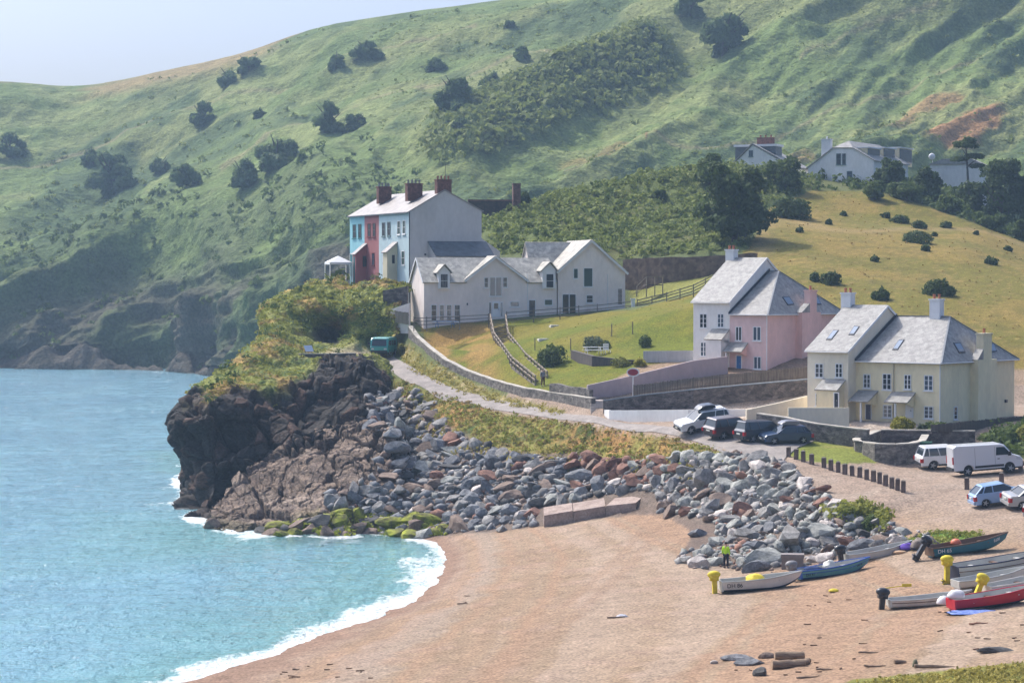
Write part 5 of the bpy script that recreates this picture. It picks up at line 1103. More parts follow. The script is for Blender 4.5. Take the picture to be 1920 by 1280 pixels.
# wooden steps down the lawn
LP = [S(919, 606, 16.1), S(926, 640, 16.6), S(960, 688, 17.6), S(1004, 724, 18.45)]; RP = [S(948, 606, 16.1), S(953, 640, 16.6), S(985, 680, 17.5), S(1026, 716, 18.35)]
st = empty('wooden_steps', LP[1]); tag(st, 'weathered wooden steps with handrails running down the lawn', 'steps'); o0 = st.location
nst = 44; tr = MB(); LPd = dens(LP, .2); RPd = dens(RP, .2)
for i in range(nst):
    a = LPd[int(i / nst * (len(LPd) - 1))] - o0; b = RPd[int(i / nst * (len(RPd) - 1))] - o0; z_ = (a.z + b.z) / 2 + .22
    tr.bar((a.x, a.y, z_), (b.x, b.y, z_), .42, .07)
tr.build('treads', WOOD, st)
for P_ in (LP, RP):
    sm = MB()
    for a, b in zip(P_[:-1], P_[1:]): sm.bar(a - o0 + Vector((0, 0, -.1)), b - o0 + Vector((0, 0, -.1)), .1, .42)
    sm.build('stringer', RAILW, st)
    for hh in (1.05, .6):
        hr = MB()
        for a, b in zip(P_[:-1], P_[1:]): hr.bar(a - o0 + Vector((0, 0, hh)), b - o0 + Vector((0, 0, hh)), .12, .12)
        hr.build('handrail', PALEW, st)
    Q = dens(P_, 1.7)
    for b in Q[::1]:
        b = b - o0; MB().box(b.x - .08, b.x + .08, b.y - .08, b.y + .08, b.z - .7, b.z + 1.15).build('post', PALEW, st)
# stone steps through the gap in the lane wall
s0 = S(1120, 778, 20.1); ss = empty('stone_steps', s0); tag(ss, 'pale stone steps through the gap between the two stone walls', 'steps')
for i in range(5): MB().box(-.62, .62, i * .34, i * .34 + (.34 if i < 4 else 2.2), -.4, .2 + i * .27).build('tread', CONC, ss)
# sign
sg = S(1187, 742, 19.72); sr = empty('oval_sign', sg, R(-8)); tag(sr, 'oval dark red sign with white rim on a white post', 'sign')
MB().tube([(0, 0, -.3), (0, 0, 2.0)], .05, 8).build('post', WHITE, sr)
zc = 2.25
def oval(rx_, rz_, y0, y1): return MB().prism([Vector((rx_ * math.cos(t * math.pi / 14), 0, zc + rz_ * math.sin(t * math.pi / 14))) for t in range(28)], (0, y0, 0), (0, y1, 0))
bo = oval(.62, .43, -.09, -.05).build('rim', WHITE, sr); oval(.50, .31, -.11, -.092).build('panel', mat('sign_red', (.30, .03, .05), rough=.5), sr)
# garden furniture
def table_bench(name, label, p, rz, m, L=1.9, scale=1.0, cat='picnic table'):
    r = empty(name, p, R(rz)); tag(r, label, cat); r.scale = (scale,) * 3
    t = MB()
    for k in range(5): t.box(-L / 2, L / 2, -.36 + k * .15, -.24 + k * .15, .72, .76)
    t.build('table_top', m, r)
    for sy in (-1, 1): MB().box(-L / 2, L / 2, sy * .72 - .13, sy * .72 + .13, .43, .47).build('seat', m, r)
    for sx in (-1, 1):
        f = MB(); x_ = sx * L * .36; f.bar((x_, -.7, 0), (x_, -.25, .72), .06, .09); f.bar((x_, .7, 0), (x_, .25, .72), .06, .09); f.bar((x_ + .04, -.8, .4), (x_ + .04, .8, .4), .05, .09); f.build('leg_frame', m, r)
    return r
table_bench('picnic_table', 'blue picnic table at the terrace rail below the long white house', S(834, 614, 16.35), 16, BLUEP if False else mat('faded_blue_paint', (.07, .13, .26), rough=.6), 2.6)
table_bench('picnic_table', 'white picnic table on the sunken garden terrace', S(1112, 664, 18.0), 10, WHITE, 2.0)
ch = empty('garden_chair', S(1138, 664, 18.0), R(20)); tag(ch, 'white garden chair beside the white picnic table', 'chair')
MB().box(-.3, .3, -.3, .3, .4, .45).build('seat', WHITE, ch); b = MB()
for k in range(4): b.box(-.3, .3, .27, .31, .5 + k * .16, .62 + k * .16)
b.build('backrest', WHITE, ch)
for sx in (-1, 1):
    for sy in (-1, 1): MB().bar((sx * .27, sy * .27, 0), (sx * .27, sy * .27, .42 if sy < 0 else 1.1), .05).build('leg', WHITE, ch)
for (u, v, lab) in ((1040, 611.5, 'upper pale slab cover in the lawn below the rail fence'), (1018, 637, 'lower pale slab cover in the lawn above the round green bush')):
    p = hit(u, v, lift=.02); s_ = MB().box(-.55, .55, -.5, .5, -.3, .10).box(-.45, .45, -.4, .4, .10, .13); tag(s_.build('slab_cover', mat('pale_slab', (.55, .53, .48), (.68, .66, .60), scale=5), loc=p, rot=(0, 0, .2)), lab, 'slab')
for k, (u, v, lab) in enumerate(((1003, 657, 'thin wire fence post behind the round green bush'), (1070, 657, 'thin wire fence post left of the white picnic table'), (1147, 630, 'thin wire fence post above the grey-green bush'), (1186, 626, 'thin wire fence post on the upper lawn below the white gatepost'))):
    p = hit(u, v); tag(MB().box(-.05, .05, -.05, .05, -.3, 1.25).box(-.065, .065, -.065, .065, 1.25, 1.3).build('fence_post', RAILW, loc=p), lab, 'post', 'thin posts on the lawn')
# wooden deck steps right of the long white house
dk = empty('garden_steps', S(1215, 552, 15.5), R(12)); tag(dk, 'small wooden deck with railing and steps right of the long white house', 'steps')
MB().box(-.2, 1.9, 0, 1.6, 1.1, 1.22).build('platform', BOARD_D, dk); t = MB()
for i in range(6): t.box(-1.5 + i * .22, -1.28 + i * .22, 0, 1.2, .1 + i * .18, .16 + i * .18)
t.build('treads', WOOD, dk); b = MB(); b.bar((-1.4, -.03, 1.0), (-.2, -.03, 2.15), .07); b.bar((-.2, -.03, 2.15), (1.9, -.03, 2.15), .07); b.build('handrail', PALEW, dk)
for x_ in (-1.4, -.2, .85, 1.85): MB().box(x_ - .05, x_ + .05, -.05, .05, -.3, 2.15 if x_ > -1 else 1.0).build('post', PALEW, dk)
# gazebo
gz0 = empty('gazebo', S(634, 521, 14.6), R(18)); tag(gz0, 'small white fabric gazebo at the cliff edge beside the terrace', 'gazebo')
c = MB(); hw = 1.45; c.add([(-hw, -hw, 2.0), (hw, -hw, 2.0), (hw, hw, 2.0), (-hw, hw, 2.0), (0, 0, 2.85), (-hw, -hw, 1.72), (hw, -hw, 1.72), (hw, hw, 1.72), (-hw, hw, 1.72)], [(0, 1, 4), (1, 2, 4), (2, 3, 4), (3, 0, 4), (0, 5, 6, 1), (1, 6, 7, 2), (2, 7, 8, 3), (3, 8, 5, 0)]); c.build('canopy', mat('white_fabric', (.78, .78, .78), rough=.9), gz0)
for sx in (-1, 1):
    for sy in (-1, 1): MB().bar((sx * hw * .96, sy * hw * .96, -.8), (sx * hw * .96, sy * hw * .96, 2.0), .12).build('leg', WHITE, gz0)
# lookout board, handrail by the path
bn = empty('information_board', S(580, 667, 17.1), R(35)); tag(bn, 'leaning pale blue information board at the lookout ledge', 'board')
MB().add([(-.5, -.1, .5), (.5, -.1, .5), (.5, .35, 1.15), (-.5, .35, 1.15), (-.5, -.06, .46), (.5, -.06, .46), (.5, .39, 1.11), (-.5, .39, 1.11)], [(0, 1, 2, 3), (7, 6, 5, 4), (0, 4, 5, 1), (1, 5, 6, 2), (2, 6, 7, 3), (3, 7, 4, 0)]).build('panel', mat('pale_blue_board', (.50, .58, .72), rough=.5), bn)
for x_ in (-.4, .4): MB().bar((x_, .2, -.4), (x_, .2, .8), .08).build('post', RAILW, bn)
rail_fence('path_handrail', 'thin handrail beside the steep path above the green minibus', [(712, 612, 15.7), (724, 622, 15.75), (734, 642, 15.85)], 1.2, RAILW, 1.3, 1, .07)
# bollards by the gravel car park
Zx = ((155, 465), (210, 483), (265, 500), (328, 520), (420, 545), (472, 565), (527, 580), (577, 597), (632, 607), (688, 618), (740, 635), (792, 650), (837, 665), (882, 682), (930, 700), (972, 715), (1015, 730))
def bollard(label, grp, capc=None):
    r = empty('bollard', (0, 0, 0)); tag(r, label, 'bollard', grp)
    b = MB(); w_ = .15
    b.box(-w_, w_, -w_, w_, -.3, .80); b.build('post', mat('dark_post_wood', (.10, .075, .065), (.19, .14, .12), scale=3, obj=True, rough=.9, stretch=(1, 1, .4)), r)
    c = MB(); c.add([(-w_ * 1.04, -w_ * 1.04, .801), (w_ * 1.04, -w_ * 1.04, .801), (w_ * 1.04, w_ * 1.04, .801), (-w_ * 1.04, w_ * 1.04, .801), (-w_ * .5, -w_ * .5, .88), (w_ * .5, -w_ * .5, .88), (w_ * .5, w_ * .5, .88), (-w_ * .5, w_ * .5, .88)], [(3, 2, 1, 0), (4, 5, 6, 7), (0, 1, 5, 4), (1, 2, 6, 5), (2, 3, 7, 6), (3, 0, 4, 7)]); c.build('cap', capc or RAILW, r)
    return r
bp_ = bollard('x', 'wooden bollards edging the gravel car park')
words = ['first', 'second', 'third', 'fourth']
lab4 = ['%s bollard of the four along the grass island edge, counted from the parked cars' % w_ for w_ in words]
ordw = ['first', 'second', 'third', 'fourth', 'fifth', 'sixth', 'middle', 'eighth', 'ninth', 'tenth', 'third last', 'second last', 'last']
lab13 = ['%s bollard of the close row of thirteen running down to the gravel' % w_ for w_ in ordw]
for k, (a, b) in enumerate(Zx):
    p = hit(1440 + a / 4, 740 + b / 4); o = bp_ if k == 0 else copy_tree(bp_)
    o.location = p; o.rotation_euler = (R(rng.uniform(-2, 2)), R(rng.uniform(-2, 2)), R(-25 + rng.uniform(-8, 8))); o.scale = (1, 1, rng.uniform(.94, 1.05)); o['label'] = lab4[k] if k < 4 else lab13[k - 4]
for (u, v, lab) in ((1813, 917, 'lone pale-topped bollard on the gravel in front of the white van'), (1878, 908, 'stubby bollard just behind the pale blue hatchback'), (1914, 884, 'dark post at the nose of the white van')):
    o = copy_tree(bp_); o.location = hit(u, v); o['label'] = lab; o.scale = (1, 1, 1.05)
# concrete blocks at the foot of the rock bank, storage box, bin
CONCB = mat('brown_concrete', (.27, .20, .165), (.40, .31, .26), scale=1.2, rough=.9, bump=.4, bscale=4, fine=.2, fscale=6)
cb = empty('concrete_ramp', S(1022, 984, 22.5)); tag(cb, 'stepped pale concrete ramp edge at the foot of the boulder bank', 'ramp')
seg = [((1020, 986, 22.75), (1074, 973, 22.75), 966, 957), ((1075, 971, 22.75), (1135, 961, 22.75), 958, 948), ((1136, 959, 22.75), (1192, 957, 22.85), 948, 942)]
for (a, b, ta, tb_) in seg:
    A_, B_ = S(*a), S(*b); At, Bt = S(a[0], ta, a[2]), S(b[0], tb_, b[2]); vs, fs = ribbon([A_, B_], [At, Bt], 2.6, 1.0); vs = [((q.x, q.y, q.z + .42) if k_ % 4 == 2 else tuple(q)) for k_, q in enumerate(Vector(v) for v in vs)]; MB().add([Vector(v) - cb.location for v in vs], fs).build('block', CONCB, cb)
A_, B_ = S(1192, 966, 22.6), S(1222, 950, 22.3); vs, fs = ribbon([A_, B_], [S(1192, 942, 22.6), S(1226, 928, 22.3)], 1.2, .8); sl_ = empty('concrete_slab', A_); tag(sl_, 'tilted pale concrete slab at the upper end of the concrete ramp', 'slab'); MB().add([Vector(v) - A_ for v in vs], fs).build('slab', CONC, sl_)
bx = empty('storage_box', hit(1486, 1065), R(-8)); tag(bx, 'grey-brown plastic storage box on the beach beside the teal boat', 'box')
GBX = mat('grey_brown_plastic', (.20, .165, .15), (.26, .22, .20), scale=3, rough=.6)
MB().box(-.72, .72, -.45, .45, -.1, .82).build('body', GBX, bx); MB().box(-.77, .77, -.5, .5, .821, .97).box(-.77, .77, -.53, -.501, .74, .9).build('lid', GBX, bx)
gb = empty('wheelie_bin', hit(1735, 857), R(-10)); tag(gb, 'dark green wheeled bin at the right end of the round stone planter', 'bin'); GRB = mat('bin_green', (.015, .09, .055), rough=.5)
b = MB(); b.add([(-.42, -.4, .08), (.42, -.4, .08), (.42, .4, .08), (-.42, .4, .08), (-.5, -.5, 1.15), (.5, -.5, 1.15), (.5, .5, 1.15), (-.5, .5, 1.15)], [(3, 2, 1, 0), (4, 5, 6, 7), (0, 1, 5, 4), (1, 2, 6, 5), (2, 3, 7, 6), (3, 0, 4, 7)]); b.build('body', GRB, gb); MB().box(-.54, .54, -.54, .54, 1.151, 1.25).build('lid', GRB, gb)
for sx in (-1, 1): MB().lathe([(.13, -.04), (.13, .04)], 10, (sx * .4, .35, .13), 'x').build('wheel', DARKP, gb)
# lane and parking tarmac: a thin sheet following the ground
TAR = mat('lane_tarmac', (.22, .195, .175), (.33, .29, .26), scale=.6, rough=.95, bump=.3, bscale=6, fine=.18, fscale=5)
LNL = [(722, 652), (708, 676), (745, 705), (800, 732), (880, 757), (960, 773), (1050, 787), (1130, 797), (1210, 810), (1290, 824), (1345, 845), (1400, 862), (1460, 885)]
LNR = [(738, 650), (742, 672), (795, 702), (850, 728), (920, 746), (990, 761), (1070, 777), (1140, 786), (1220, 797), (1300, 803), (1420, 802), (1530, 818), (1480, 850)]
VS = []; nl = 90; nw = 10
Lq = cr([hit(*q) for q in LNL], np.linspace(0, len(LNL) - 1, nl)); Rq = cr([hit(*q) for q in LNR], np.linspace(0, len(LNR) - 1, nl))
for a, b in zip(Lq, Rq):
    for t in np.linspace(0, 1, nw):
        x_, y_ = a[0] + (b[0] - a[0]) * t, a[1] + (b[1] - a[1]) * t; VS.append((x_, y_, gz(x_, y_) + .05 + .03 * math.sin(math.pi * t)))
tag(link('lane', new_mesh('lane', np.array(VS), quads=gquads(nl, nw), smooth=True, mats=[TAR])), kind='structure')
# ------------------------------------------------------------------ vehicles
def paint(name, c, metal=0.0): return mat(name, c, rough=.28, spec=.5, coat=.6, metal=metal)
RUB = mat('tyre_rubber', (.022, .022, .024), rough=.8); ALLOY = mat('alloy_rim', (.38, .39, .41), rough=.35, metal=.6); BLACKP = mat('black_plastic', (.025, .025, .028), rough=.6)
CARG = mat('car_glass', (.03, .042, .055), rough=.04, spec=.7); REDL = mat('tail_light_red', (.38, .015, .02), rough=.25); HEADL = mat('headlight_lens', (.55, .57, .6), rough=.1); PLATE = mat('number_plate', (.62, .62, .55), rough=.5)
def wheel(par, x, y, r, wdt=.22):
    sg = 1 if y > 0 else -1
    t = MB().lathe([(r * .62, -wdt / 2), (r * .95, -wdt / 2), (r, -wdt * .3), (r, wdt * .3), (r * .95, wdt / 2), (r * .62, wdt / 2)], 20, (0, 0, 0), 'y'); o = t.build('wheel', RUB, par, loc=(x, y, r))
    m = MB().lathe([(.05, wdt * .54), (r * .2, wdt * .54), (r * .64, wdt * .42), (r * .66, wdt * .30)] if sg > 0 else [(.05, -wdt * .54), (r * .2, -wdt * .54), (r * .64, -wdt * .42), (r * .66, -wdt * .30)], 16, (0, 0, 0), 'y')
    for k in range(5):
        a = 2 * math.pi * k / 5; m.bar((0, sg * wdt * .56, 0), (r * .62 * math.cos(a), sg * wdt * .5, r * .62 * math.sin(a)), .05, .07, (0, 1, 0))
    m.build('rim', ALLOY, o)
def smooth_poly(P, it=2):
    for _ in range(it):
        Q = []
        for a, b in zip(P, P[1:] + P[:1]): Q += [(a[0] * .78 + b[0] * .22, a[1] * .78 + b[1] * .22), (a[0] * .22 + b[0] * .78, a[1] * .22 + b[1] * .78)]
        P = Q
    return P
def shell(prof, W, inset, layers=((-1, 1), (-.55, .35), (0, 0))):
    """body from a side outline (x,z): full outline in the middle, drawn in towards each flank"""
    cx = sum(p[0] for p in prof) / len(prof); cz = sum(p[1] for p in prof) / len(prof); n = len(prof); vs = []
    L = [(-W / 2, 1), (-W / 2 + .05, .45), (-W / 2 + .16, 0), (W / 2 - .16, 0), (W / 2 - .05, .45), (W / 2, 1)]
    for y, k in L:
        for x_, z_ in prof:
            dx, dz = cx - x_, cz - z_; d = math.hypot(dx, dz) + 1e-6
            vs.append((x_ + dx / d * inset * k * 1.0, y, z_ + dz / d * inset * k))
    fs = [tuple(range(n))] + [tuple(5 * n + n - 1 - i for i in range(n))]
    for j in range(5): fs += [(j * n + i, (j + 1) * n + i, (j + 1) * n + (i + 1) % n, j * n + (i + 1) % n) for i in range(n)]
    return MB().add(vs, fs)
def arch_profile(xr, xf, zl, top, wx, wr):
    """outline: bottom edge with two wheel arches, then the given top points from front to rear"""
    P = [(xr, zl)]
    for c in wx:
        P.append((c - wr, zl))
        for k in range(1, 8): a = math.pi * (1 - k / 8); P.append((c + wr * math.cos(a), zl + (wr * 1.0) * math.sin(a)))
        P.append((c + wr, zl))
    P.append((xf, zl)); return P + top
def vehicle(name, label, cat, pos, rz, L, W, body_top, gh, pt, wx, wr, zl=.28, group=None, van=False, roofbox=None, dark_lower=True, rear=True, trim=None, rails=False):
    """body_top: outline from front bumper over the bonnet/belt to the tail; gh: greenhouse (rear foot, rear top, front top, front foot)"""
    r = empty(name, pos, R(rz)); tag(r, label, cat, group)
    xr, xf = -L / 2, L / 2
    prof = arch_profile(xr + .06, xf - .06, zl, body_top, wx, wr * 1.17)
    shell(prof, W, .09).build('body', pt, r)
    # wheel housings and underside
    u = MB(); u.box(xr + .25, xf - .25, -W / 2 + .25, W / 2 - .25, zl - .06, zl + .35); u.build('underbody', BLACKP, r)
    if gh:
        (ax, az), (bx_, bz), (cx, cz), (dx, dz) = gh; wb, wt = W / 2 - .06, W / 2 - .22
        vs = [(ax, -wb, az), (dx, -wb, dz), (dx, wb, dz), (ax, wb, az), (bx_, -wt, bz), (cx, -wt, cz), (cx, wt, cz), (bx_, wt, bz)]
        MB().add(vs, [(0, 1, 2, 3), (7, 6, 5, 4), (0, 4, 5, 1), (1, 5, 6, 2), (2, 6, 7, 3), (3, 7, 4, 0)]).build('glass', CARG, r)
        rf = MB(); e = .03
        rf.add([(bx_ - .08, -wt - e, bz - .01), (cx + .05, -wt - e, cz - .01), (cx + .05, wt + e, cz - .01), (bx_ - .08, wt + e, bz - .01), (bx_ + .05, -wt + .1, bz + .07), (cx - .1, -wt + .1, cz + .06), (cx - .1, wt - .1, cz + .06), (bx_ + .05, wt - .1, bz + .07)], [(3, 2, 1, 0), (4, 5, 6, 7), (0, 1, 5, 4), (1, 2, 6, 5), (2, 3, 7, 6), (3, 0, 4, 7)]); rf.build('roof', pt, r)
        for sy in (-1, 1):
            yb, yt = sy * (wb + .012), sy * (wt + .012)
            pil = [((dx, yb, dz), (cx, yt, cz), .07, .06), ((ax, yb, az), (bx_, yt, bz), .12, .06)]
            for f_ in ((.42, .45),):
                xm0 = ax + (dx - ax) * f_[0]; xm1 = bx_ + (cx - bx_) * f_[1]; pil.append(((xm0, yb, az), (xm1, yt, bz), .06, .04))
            xq = ax + (dx - ax) * .16; pil.append(((xq, yb, az), (bx_ + (cx - bx_) * .12, yt, bz), .10, .04))
            for a_ in pil: MB().bar(*a_).build('pillar', pt, r)
        for sy in (-1, 1): MB().box(dx - .42, dx - .22, sy * (W / 2 + .02) - .1, sy * (W / 2 + .02) + .1, dz + .0, dz + .16).build('wing_mirror', pt, r)
        if rails:
            for sy in (-1, 1): MB().bar((bx_ + .2, sy * (wt - .08), bz + .12), (cx - .3, sy * (wt - .08), cz + .12), .05).build('roof_rail', ALLOY, r)
        if roofbox:
            x0, x1, hh, mt_ = roofbox; P = smooth_poly([(x0, bz + .12), (x1 - .05, cz + .12), (x1, cz + .2), (x1 - .5, cz + .12 + hh), (x0 + .15, bz + .12 + hh * .95)], 1)
            b = shell(P, W * .55, .08); b.build('roof_box', mt_, r)
    hz_ = body_top[1][1] - .12
    for sy in (-1, 1):
        MB().add([(xf - .30, sy * (W / 2 - .03), hz_ - .08), (xf - .05, sy * (W / 2 - .3), hz_ - .1), (xf - .09, sy * (W / 2 - .3), hz_ + .06), (xf - .36, sy * (W / 2 - .04), hz_ + .08), (xf - .30, sy * (W / 2 + .012), hz_ - .08), (xf - .015, sy * (W / 2 - .25), hz_ - .1), (xf - .05, sy * (W / 2 - .25), hz_ + .06), (xf - .36, sy * (W / 2 + .006), hz_ + .08)], [(0, 1, 2, 3), (7, 6, 5, 4), (0, 4, 5, 1), (1, 5, 6, 2), (2, 6, 7, 3), (3, 7, 4, 0)]).build('headlight', HEADL, r)
        zt = body_top[-2][1] + .06
        MB().box(xr - .01, xr + .22, sy * (W / 2 - .10) - .12, sy * (W / 2 - .10) + .115, zt - .38, zt - .08).build('tail_light', REDL, r)
    MB().box(xf - .04, xf + .03, -.55, .55, hz_ - .2, hz_ - .02).box(xf - .04, xf + .02, -.75, .75, zl + .05, zl + .2).build('grille', BLACKP, r)
    MB().box(xr - .03, xr + .06, -.8, .8, zl + .04, zl + .24).build('rear_bumper', BLACKP if dark_lower else pt, r)
    MB().box(xr - .02, xr + .03, -.26, .26, zl + .38, zl + .5).build('number_plate', PLATE, r); MB().box(xf - .02, xf + .045, -.26, .26, zl + .16, zl + .28).build('number_plate', PLATE, r)
    if dark_lower:
        s_ = MB()
        for sy in (-1, 1): s_.box(wx[0] + wr * 1.25, wx[1] - wr * 1.25, sy * (W / 2 - .02) - .04, sy * (W / 2 - .02) + .04, zl - .03, zl + .12)
        for sy in (-1, 1):
            MB().box(wx[0] + wr * 1.25, wx[1] - wr * 1.25, sy * (W / 2 - .02) - .04, sy * (W / 2 - .02) + .04, zl - .03, zl + .12).build('sill_trim', BLACKP, r)
    for c in wx:
        for sy in (-1, 1): wheel(r, c, sy * (W / 2 - .11), wr)
    dl = MB()
    return r
def lay(o, du=.0):
    """rest the vehicle on the slope of the ground under its four wheels"""
    x0, y0 = o.location.x, o.location.y; a = o.rotation_euler.z; e = Vector((math.cos(a), math.sin(a))); n_ = Vector((-e.y, e.x))
    zf, zb_ = gz(x0 + e.x * 1.3, y0 + e.y * 1.3), gz(x0 - e.x * 1.3, y0 - e.y * 1.3); zl_, zr_ = gz(x0 + n_.x * .8, y0 + n_.y * .8), gz(x0 - n_.x * .8, y0 - n_.y * .8)
    o.location.z = (zf + zb_ + zl_ + zr_) / 4 + .05 + du
    o.rotation_euler = (math.atan2(zl_ - zr_, 1.6), -math.atan2(zf - zb_, 2.6), a)
PW = paint('white_car_paint', (.70, .71, .72)); PD = paint('black_car_paint', (.022, .028, .04)); PN = paint('navy_car_paint', (.015, .045, .11)); PB = paint('pale_blue_car_paint', (.25, .40, .62)); PS = paint('silver_car_paint', (.42, .41, .40)); PT = paint('teal_bus_paint', (.03, .32, .31)); PBR = paint('plum_black_paint', (.05, .026, .03))
SUV = [(2.32, .45), (2.36, .82), (2.2, 1.0), (1.2, 1.12), (1.0, 1.12), (-2.2, 1.14), (-2.38, .95), (-2.38, .45)]
def suv(label, p, rz, pt, k=1.0, **kw):
    o = vehicle('parked_car', label, 'car', p, rz, 4.8, 1.9, SUV, ((-2.22, 1.10), (-1.98, 1.72), (.25, 1.74), (1.12, 1.09)), pt, (-1.42, 1.45), .38, .36, **kw); lay(o); return o
G1 = 'cars in the parking area'
suv('large white off-road car with dark roof box facing the sea', hit(1318, 806), 197, PW, roofbox=(-1.2, .55, .4, PD), rails=True, group=G1)
suv('dark plum off-road car seen from behind between the white and black cars', hit(1372, 820), 28, PBR, group=G1)
EST = [(2.1, .4), (2.15, .75), (2.0, .92), (1.15, 1.04), (.9, 1.04), (-2.05, 1.08), (-2.2, .9), (-2.2, .4)]
o = vehicle('parked_car', 'black people carrier with red tail light beside the dark blue hatchback', 'car', hit(1428, 827), 25, 4.5, 1.85, [(a, b * 1.04) for a, b in EST], ((-2.06, 1.06), (-1.9, 1.70), (.55, 1.68), (1.35, 1.05)), PD, (-1.35, 1.35), .34, .28, G1); lay(o)
o = vehicle('parked_car', 'dark blue hatchback with grey roof box, nearest to the bollards', 'car', hit(1472, 831), 195, 4.35, 1.78, [(2.05, .38), (2.1, .66), (1.95, .80), (1.1, .94), (.8, .96), (-1.9, 1.0), (-2.12, .85), (-2.12, .38)], ((-1.98, .96), (-1.45, 1.42), (.15, 1.45), (1.0, .93)), PN, (-1.28, 1.3), .32, .24, G1, roofbox=(-1.2, .6, .36, mat('grey_roof_box', (.16, .16, .18), rough=.3, coat=.5))); lay(o)
o = suv('white estate car parked behind the white van', hit(1775, 878), 8, PW, group=G1)
# white van
r = empty('van', hit(1848, 888), R(4)); tag(r, 'tall white panel van standing at the back of the gravel car park', 'van')
prof = arch_profile(-2.70, 2.66, .42, [(2.72, .55), (2.74, .95), (2.55, 1.22), (1.95, 1.42), (1.35, 2.16), (1.0, 2.30), (-2.5, 2.36), (-2.72, 2.2), (-2.74, .6)], (-1.62, 1.72), .43)
shell(prof, 2.0, .10).build('body', paint('van_white', (.66, .67, .69)), r)
MB().box(-2.4, 2.4, -.75, .75, .3, .75).build('underbody', BLACKP, r)
for sy in (-1, 1):
    MB().prism([Vector((.62, 0, 1.42)), Vector((1.86, 0, 1.40)), Vector((1.30, 0, 2.02)), Vector((.68, 0, 2.04))], (0, sy * .985, 0), (0, sy * 1.003, 0)).build('side_window', CARG, r)
    MB().box(-1.05, 1.2, sy * 1.0 - .02, sy * 1.0 + .02, .55, .72).build('side_moulding', BLACKP, r)
    MB().box(1.55, 1.75, sy * 1.12 - .1, sy * 1.12 + .1, 1.35, 1.65).build('wing_mirror', BLACKP, r)
    MB().box(-2.75, -2.62, sy * .9 - .07, sy * .9 + .105, .95, 1.5).build('tail_light', REDL, r)
    MB().prism([Vector((2.2, 0, 1.0)), Vector((2.66, 0, .92)), Vector((2.5, 0, 1.18)), Vector((2.2, 0, 1.24))], (0, sy * .9, 0), (0, sy * 1.004, 0)).build('headlight', HEADL, r)
    for xx in (-1.0, .55): MB().box(xx - .012, xx + .012, sy * 1.0 - .004, sy * 1.0 + .004, .75, 2.1).build('door_seam', LEAD, r)
    MB().box(.72, .9, sy * 1.0 - .03, sy * 1.0 + .03, 1.12, 1.18).build('door_handle', BLACKP, r)
MB().add([(1.98, -.8, 1.44), (1.98, .8, 1.44), (1.38, .72, 2.17), (1.38, -.72, 2.17), (2.0, -.8, 1.46), (2.0, .8, 1.46), (1.41, .72, 2.19), (1.41, -.72, 2.19)], [(3, 2, 1, 0), (4, 5, 6, 7), (0, 1, 5, 4), (1, 2, 6, 5), (2, 3, 7, 6), (3, 0, 4, 7)]).build('windscreen', CARG, r)
MB().box(2.6, 2.79, -.92, .92, .45, .8).build('front_bumper', BLACKP, r); MB().box(-2.82, -2.66, -.95, .95, .45, .68).build('rear_bumper', BLACKP, r)
for c in (-1.62, 1.72):
    for sy in (-1, 1): wheel(r, c, sy * .87, .36, .24)
lay(r)
o = vehicle('parked_car', 'pale blue hatchback parked on the gravel in front of the white van', 'car', hit(1876, 944), 5, 4.2, 1.75, [(2.0, .38), (2.06, .66), (1.9, .84), (1.05, .98), (.8, .99), (-1.8, 1.04), (-2.05, .85), (-2.05, .38)], ((-1.9, .99), (-1.35, 1.45), (.2, 1.48), (1.05, .97)), PB, (-1.3, 1.3), .32, .24, G1, dark_lower=False); lay(o)
o = vehicle('parked_car', 'silver saloon half out of view beside the pale blue hatchback', 'car', hit(1940, 950), 10, 4.5, 1.78, [(2.1, .4), (2.16, .68), (2.0, .84), (1.1, .96), (.8, .97), (-1.3, .99), (-2.1, .98), (-2.2, .85), (-2.2, .4)], ((-1.55, .95), (-.95, 1.40), (.2, 1.43), (1.05, .94)), PS, (-1.3, 1.35), .32, .24, G1, dark_lower=False); lay(o)
o = vehicle('parked_car', 'pale silver car at the very edge, its tail nearest the beach', 'car', hit(1958, 970), 60, 4.4, 1.8, EST, ((-2.0, 1.06), (-1.7, 1.56), (.4, 1.58), (1.2, 1.03)), PS, (-1.32, 1.32), .33, .26, G1, dark_lower=False); lay(o)
# teal minibus at the lookout
r = empty('minibus', hit(724, 668) if False else S(719, 666, 16.05), R(-100)); tag(r, 'teal green minibus with pale roof parked at the lookout ledge', 'minibus')
prof = arch_profile(-2.5, 2.2, .38, [(2.28, .55), (2.3, 1.0), (2.2, 1.15), (2.05, 1.85), (1.8, 2.02), (-2.3, 2.02), (-2.5, 1.8), (-2.52, .5)], (-1.5, 1.45), .4)
shell(prof, 2.15, .12).build('body', PT, r)
MB().box(-2.2, 2.0, -.85, .85, .25, .7).build('underbody', BLACKP, r)
P = [(2.1, 1.95), (1.9, 2.12), (-2.2, 2.14), (-2.45, 1.95)]; shell(smooth_poly(P, 1), 1.98, .1).build('roof', mat('pale_teal_roof', (.30, .62, .60), rough=.3, coat=.4), r)
MB().add([(2.24, -.88, 1.16), (2.24, .88, 1.16), (2.06, .8, 1.86), (2.06, -.8, 1.86), (2.275, -.88, 1.16), (2.275, .88, 1.16), (2.095, .8, 1.86), (2.095, -.8, 1.86)], [(3, 2, 1, 0), (4, 5, 6, 7), (0, 1, 5, 4), (1, 2, 6, 5), (2, 3, 7, 6), (3, 0, 4, 7)]).build('windscreen', CARG, r)
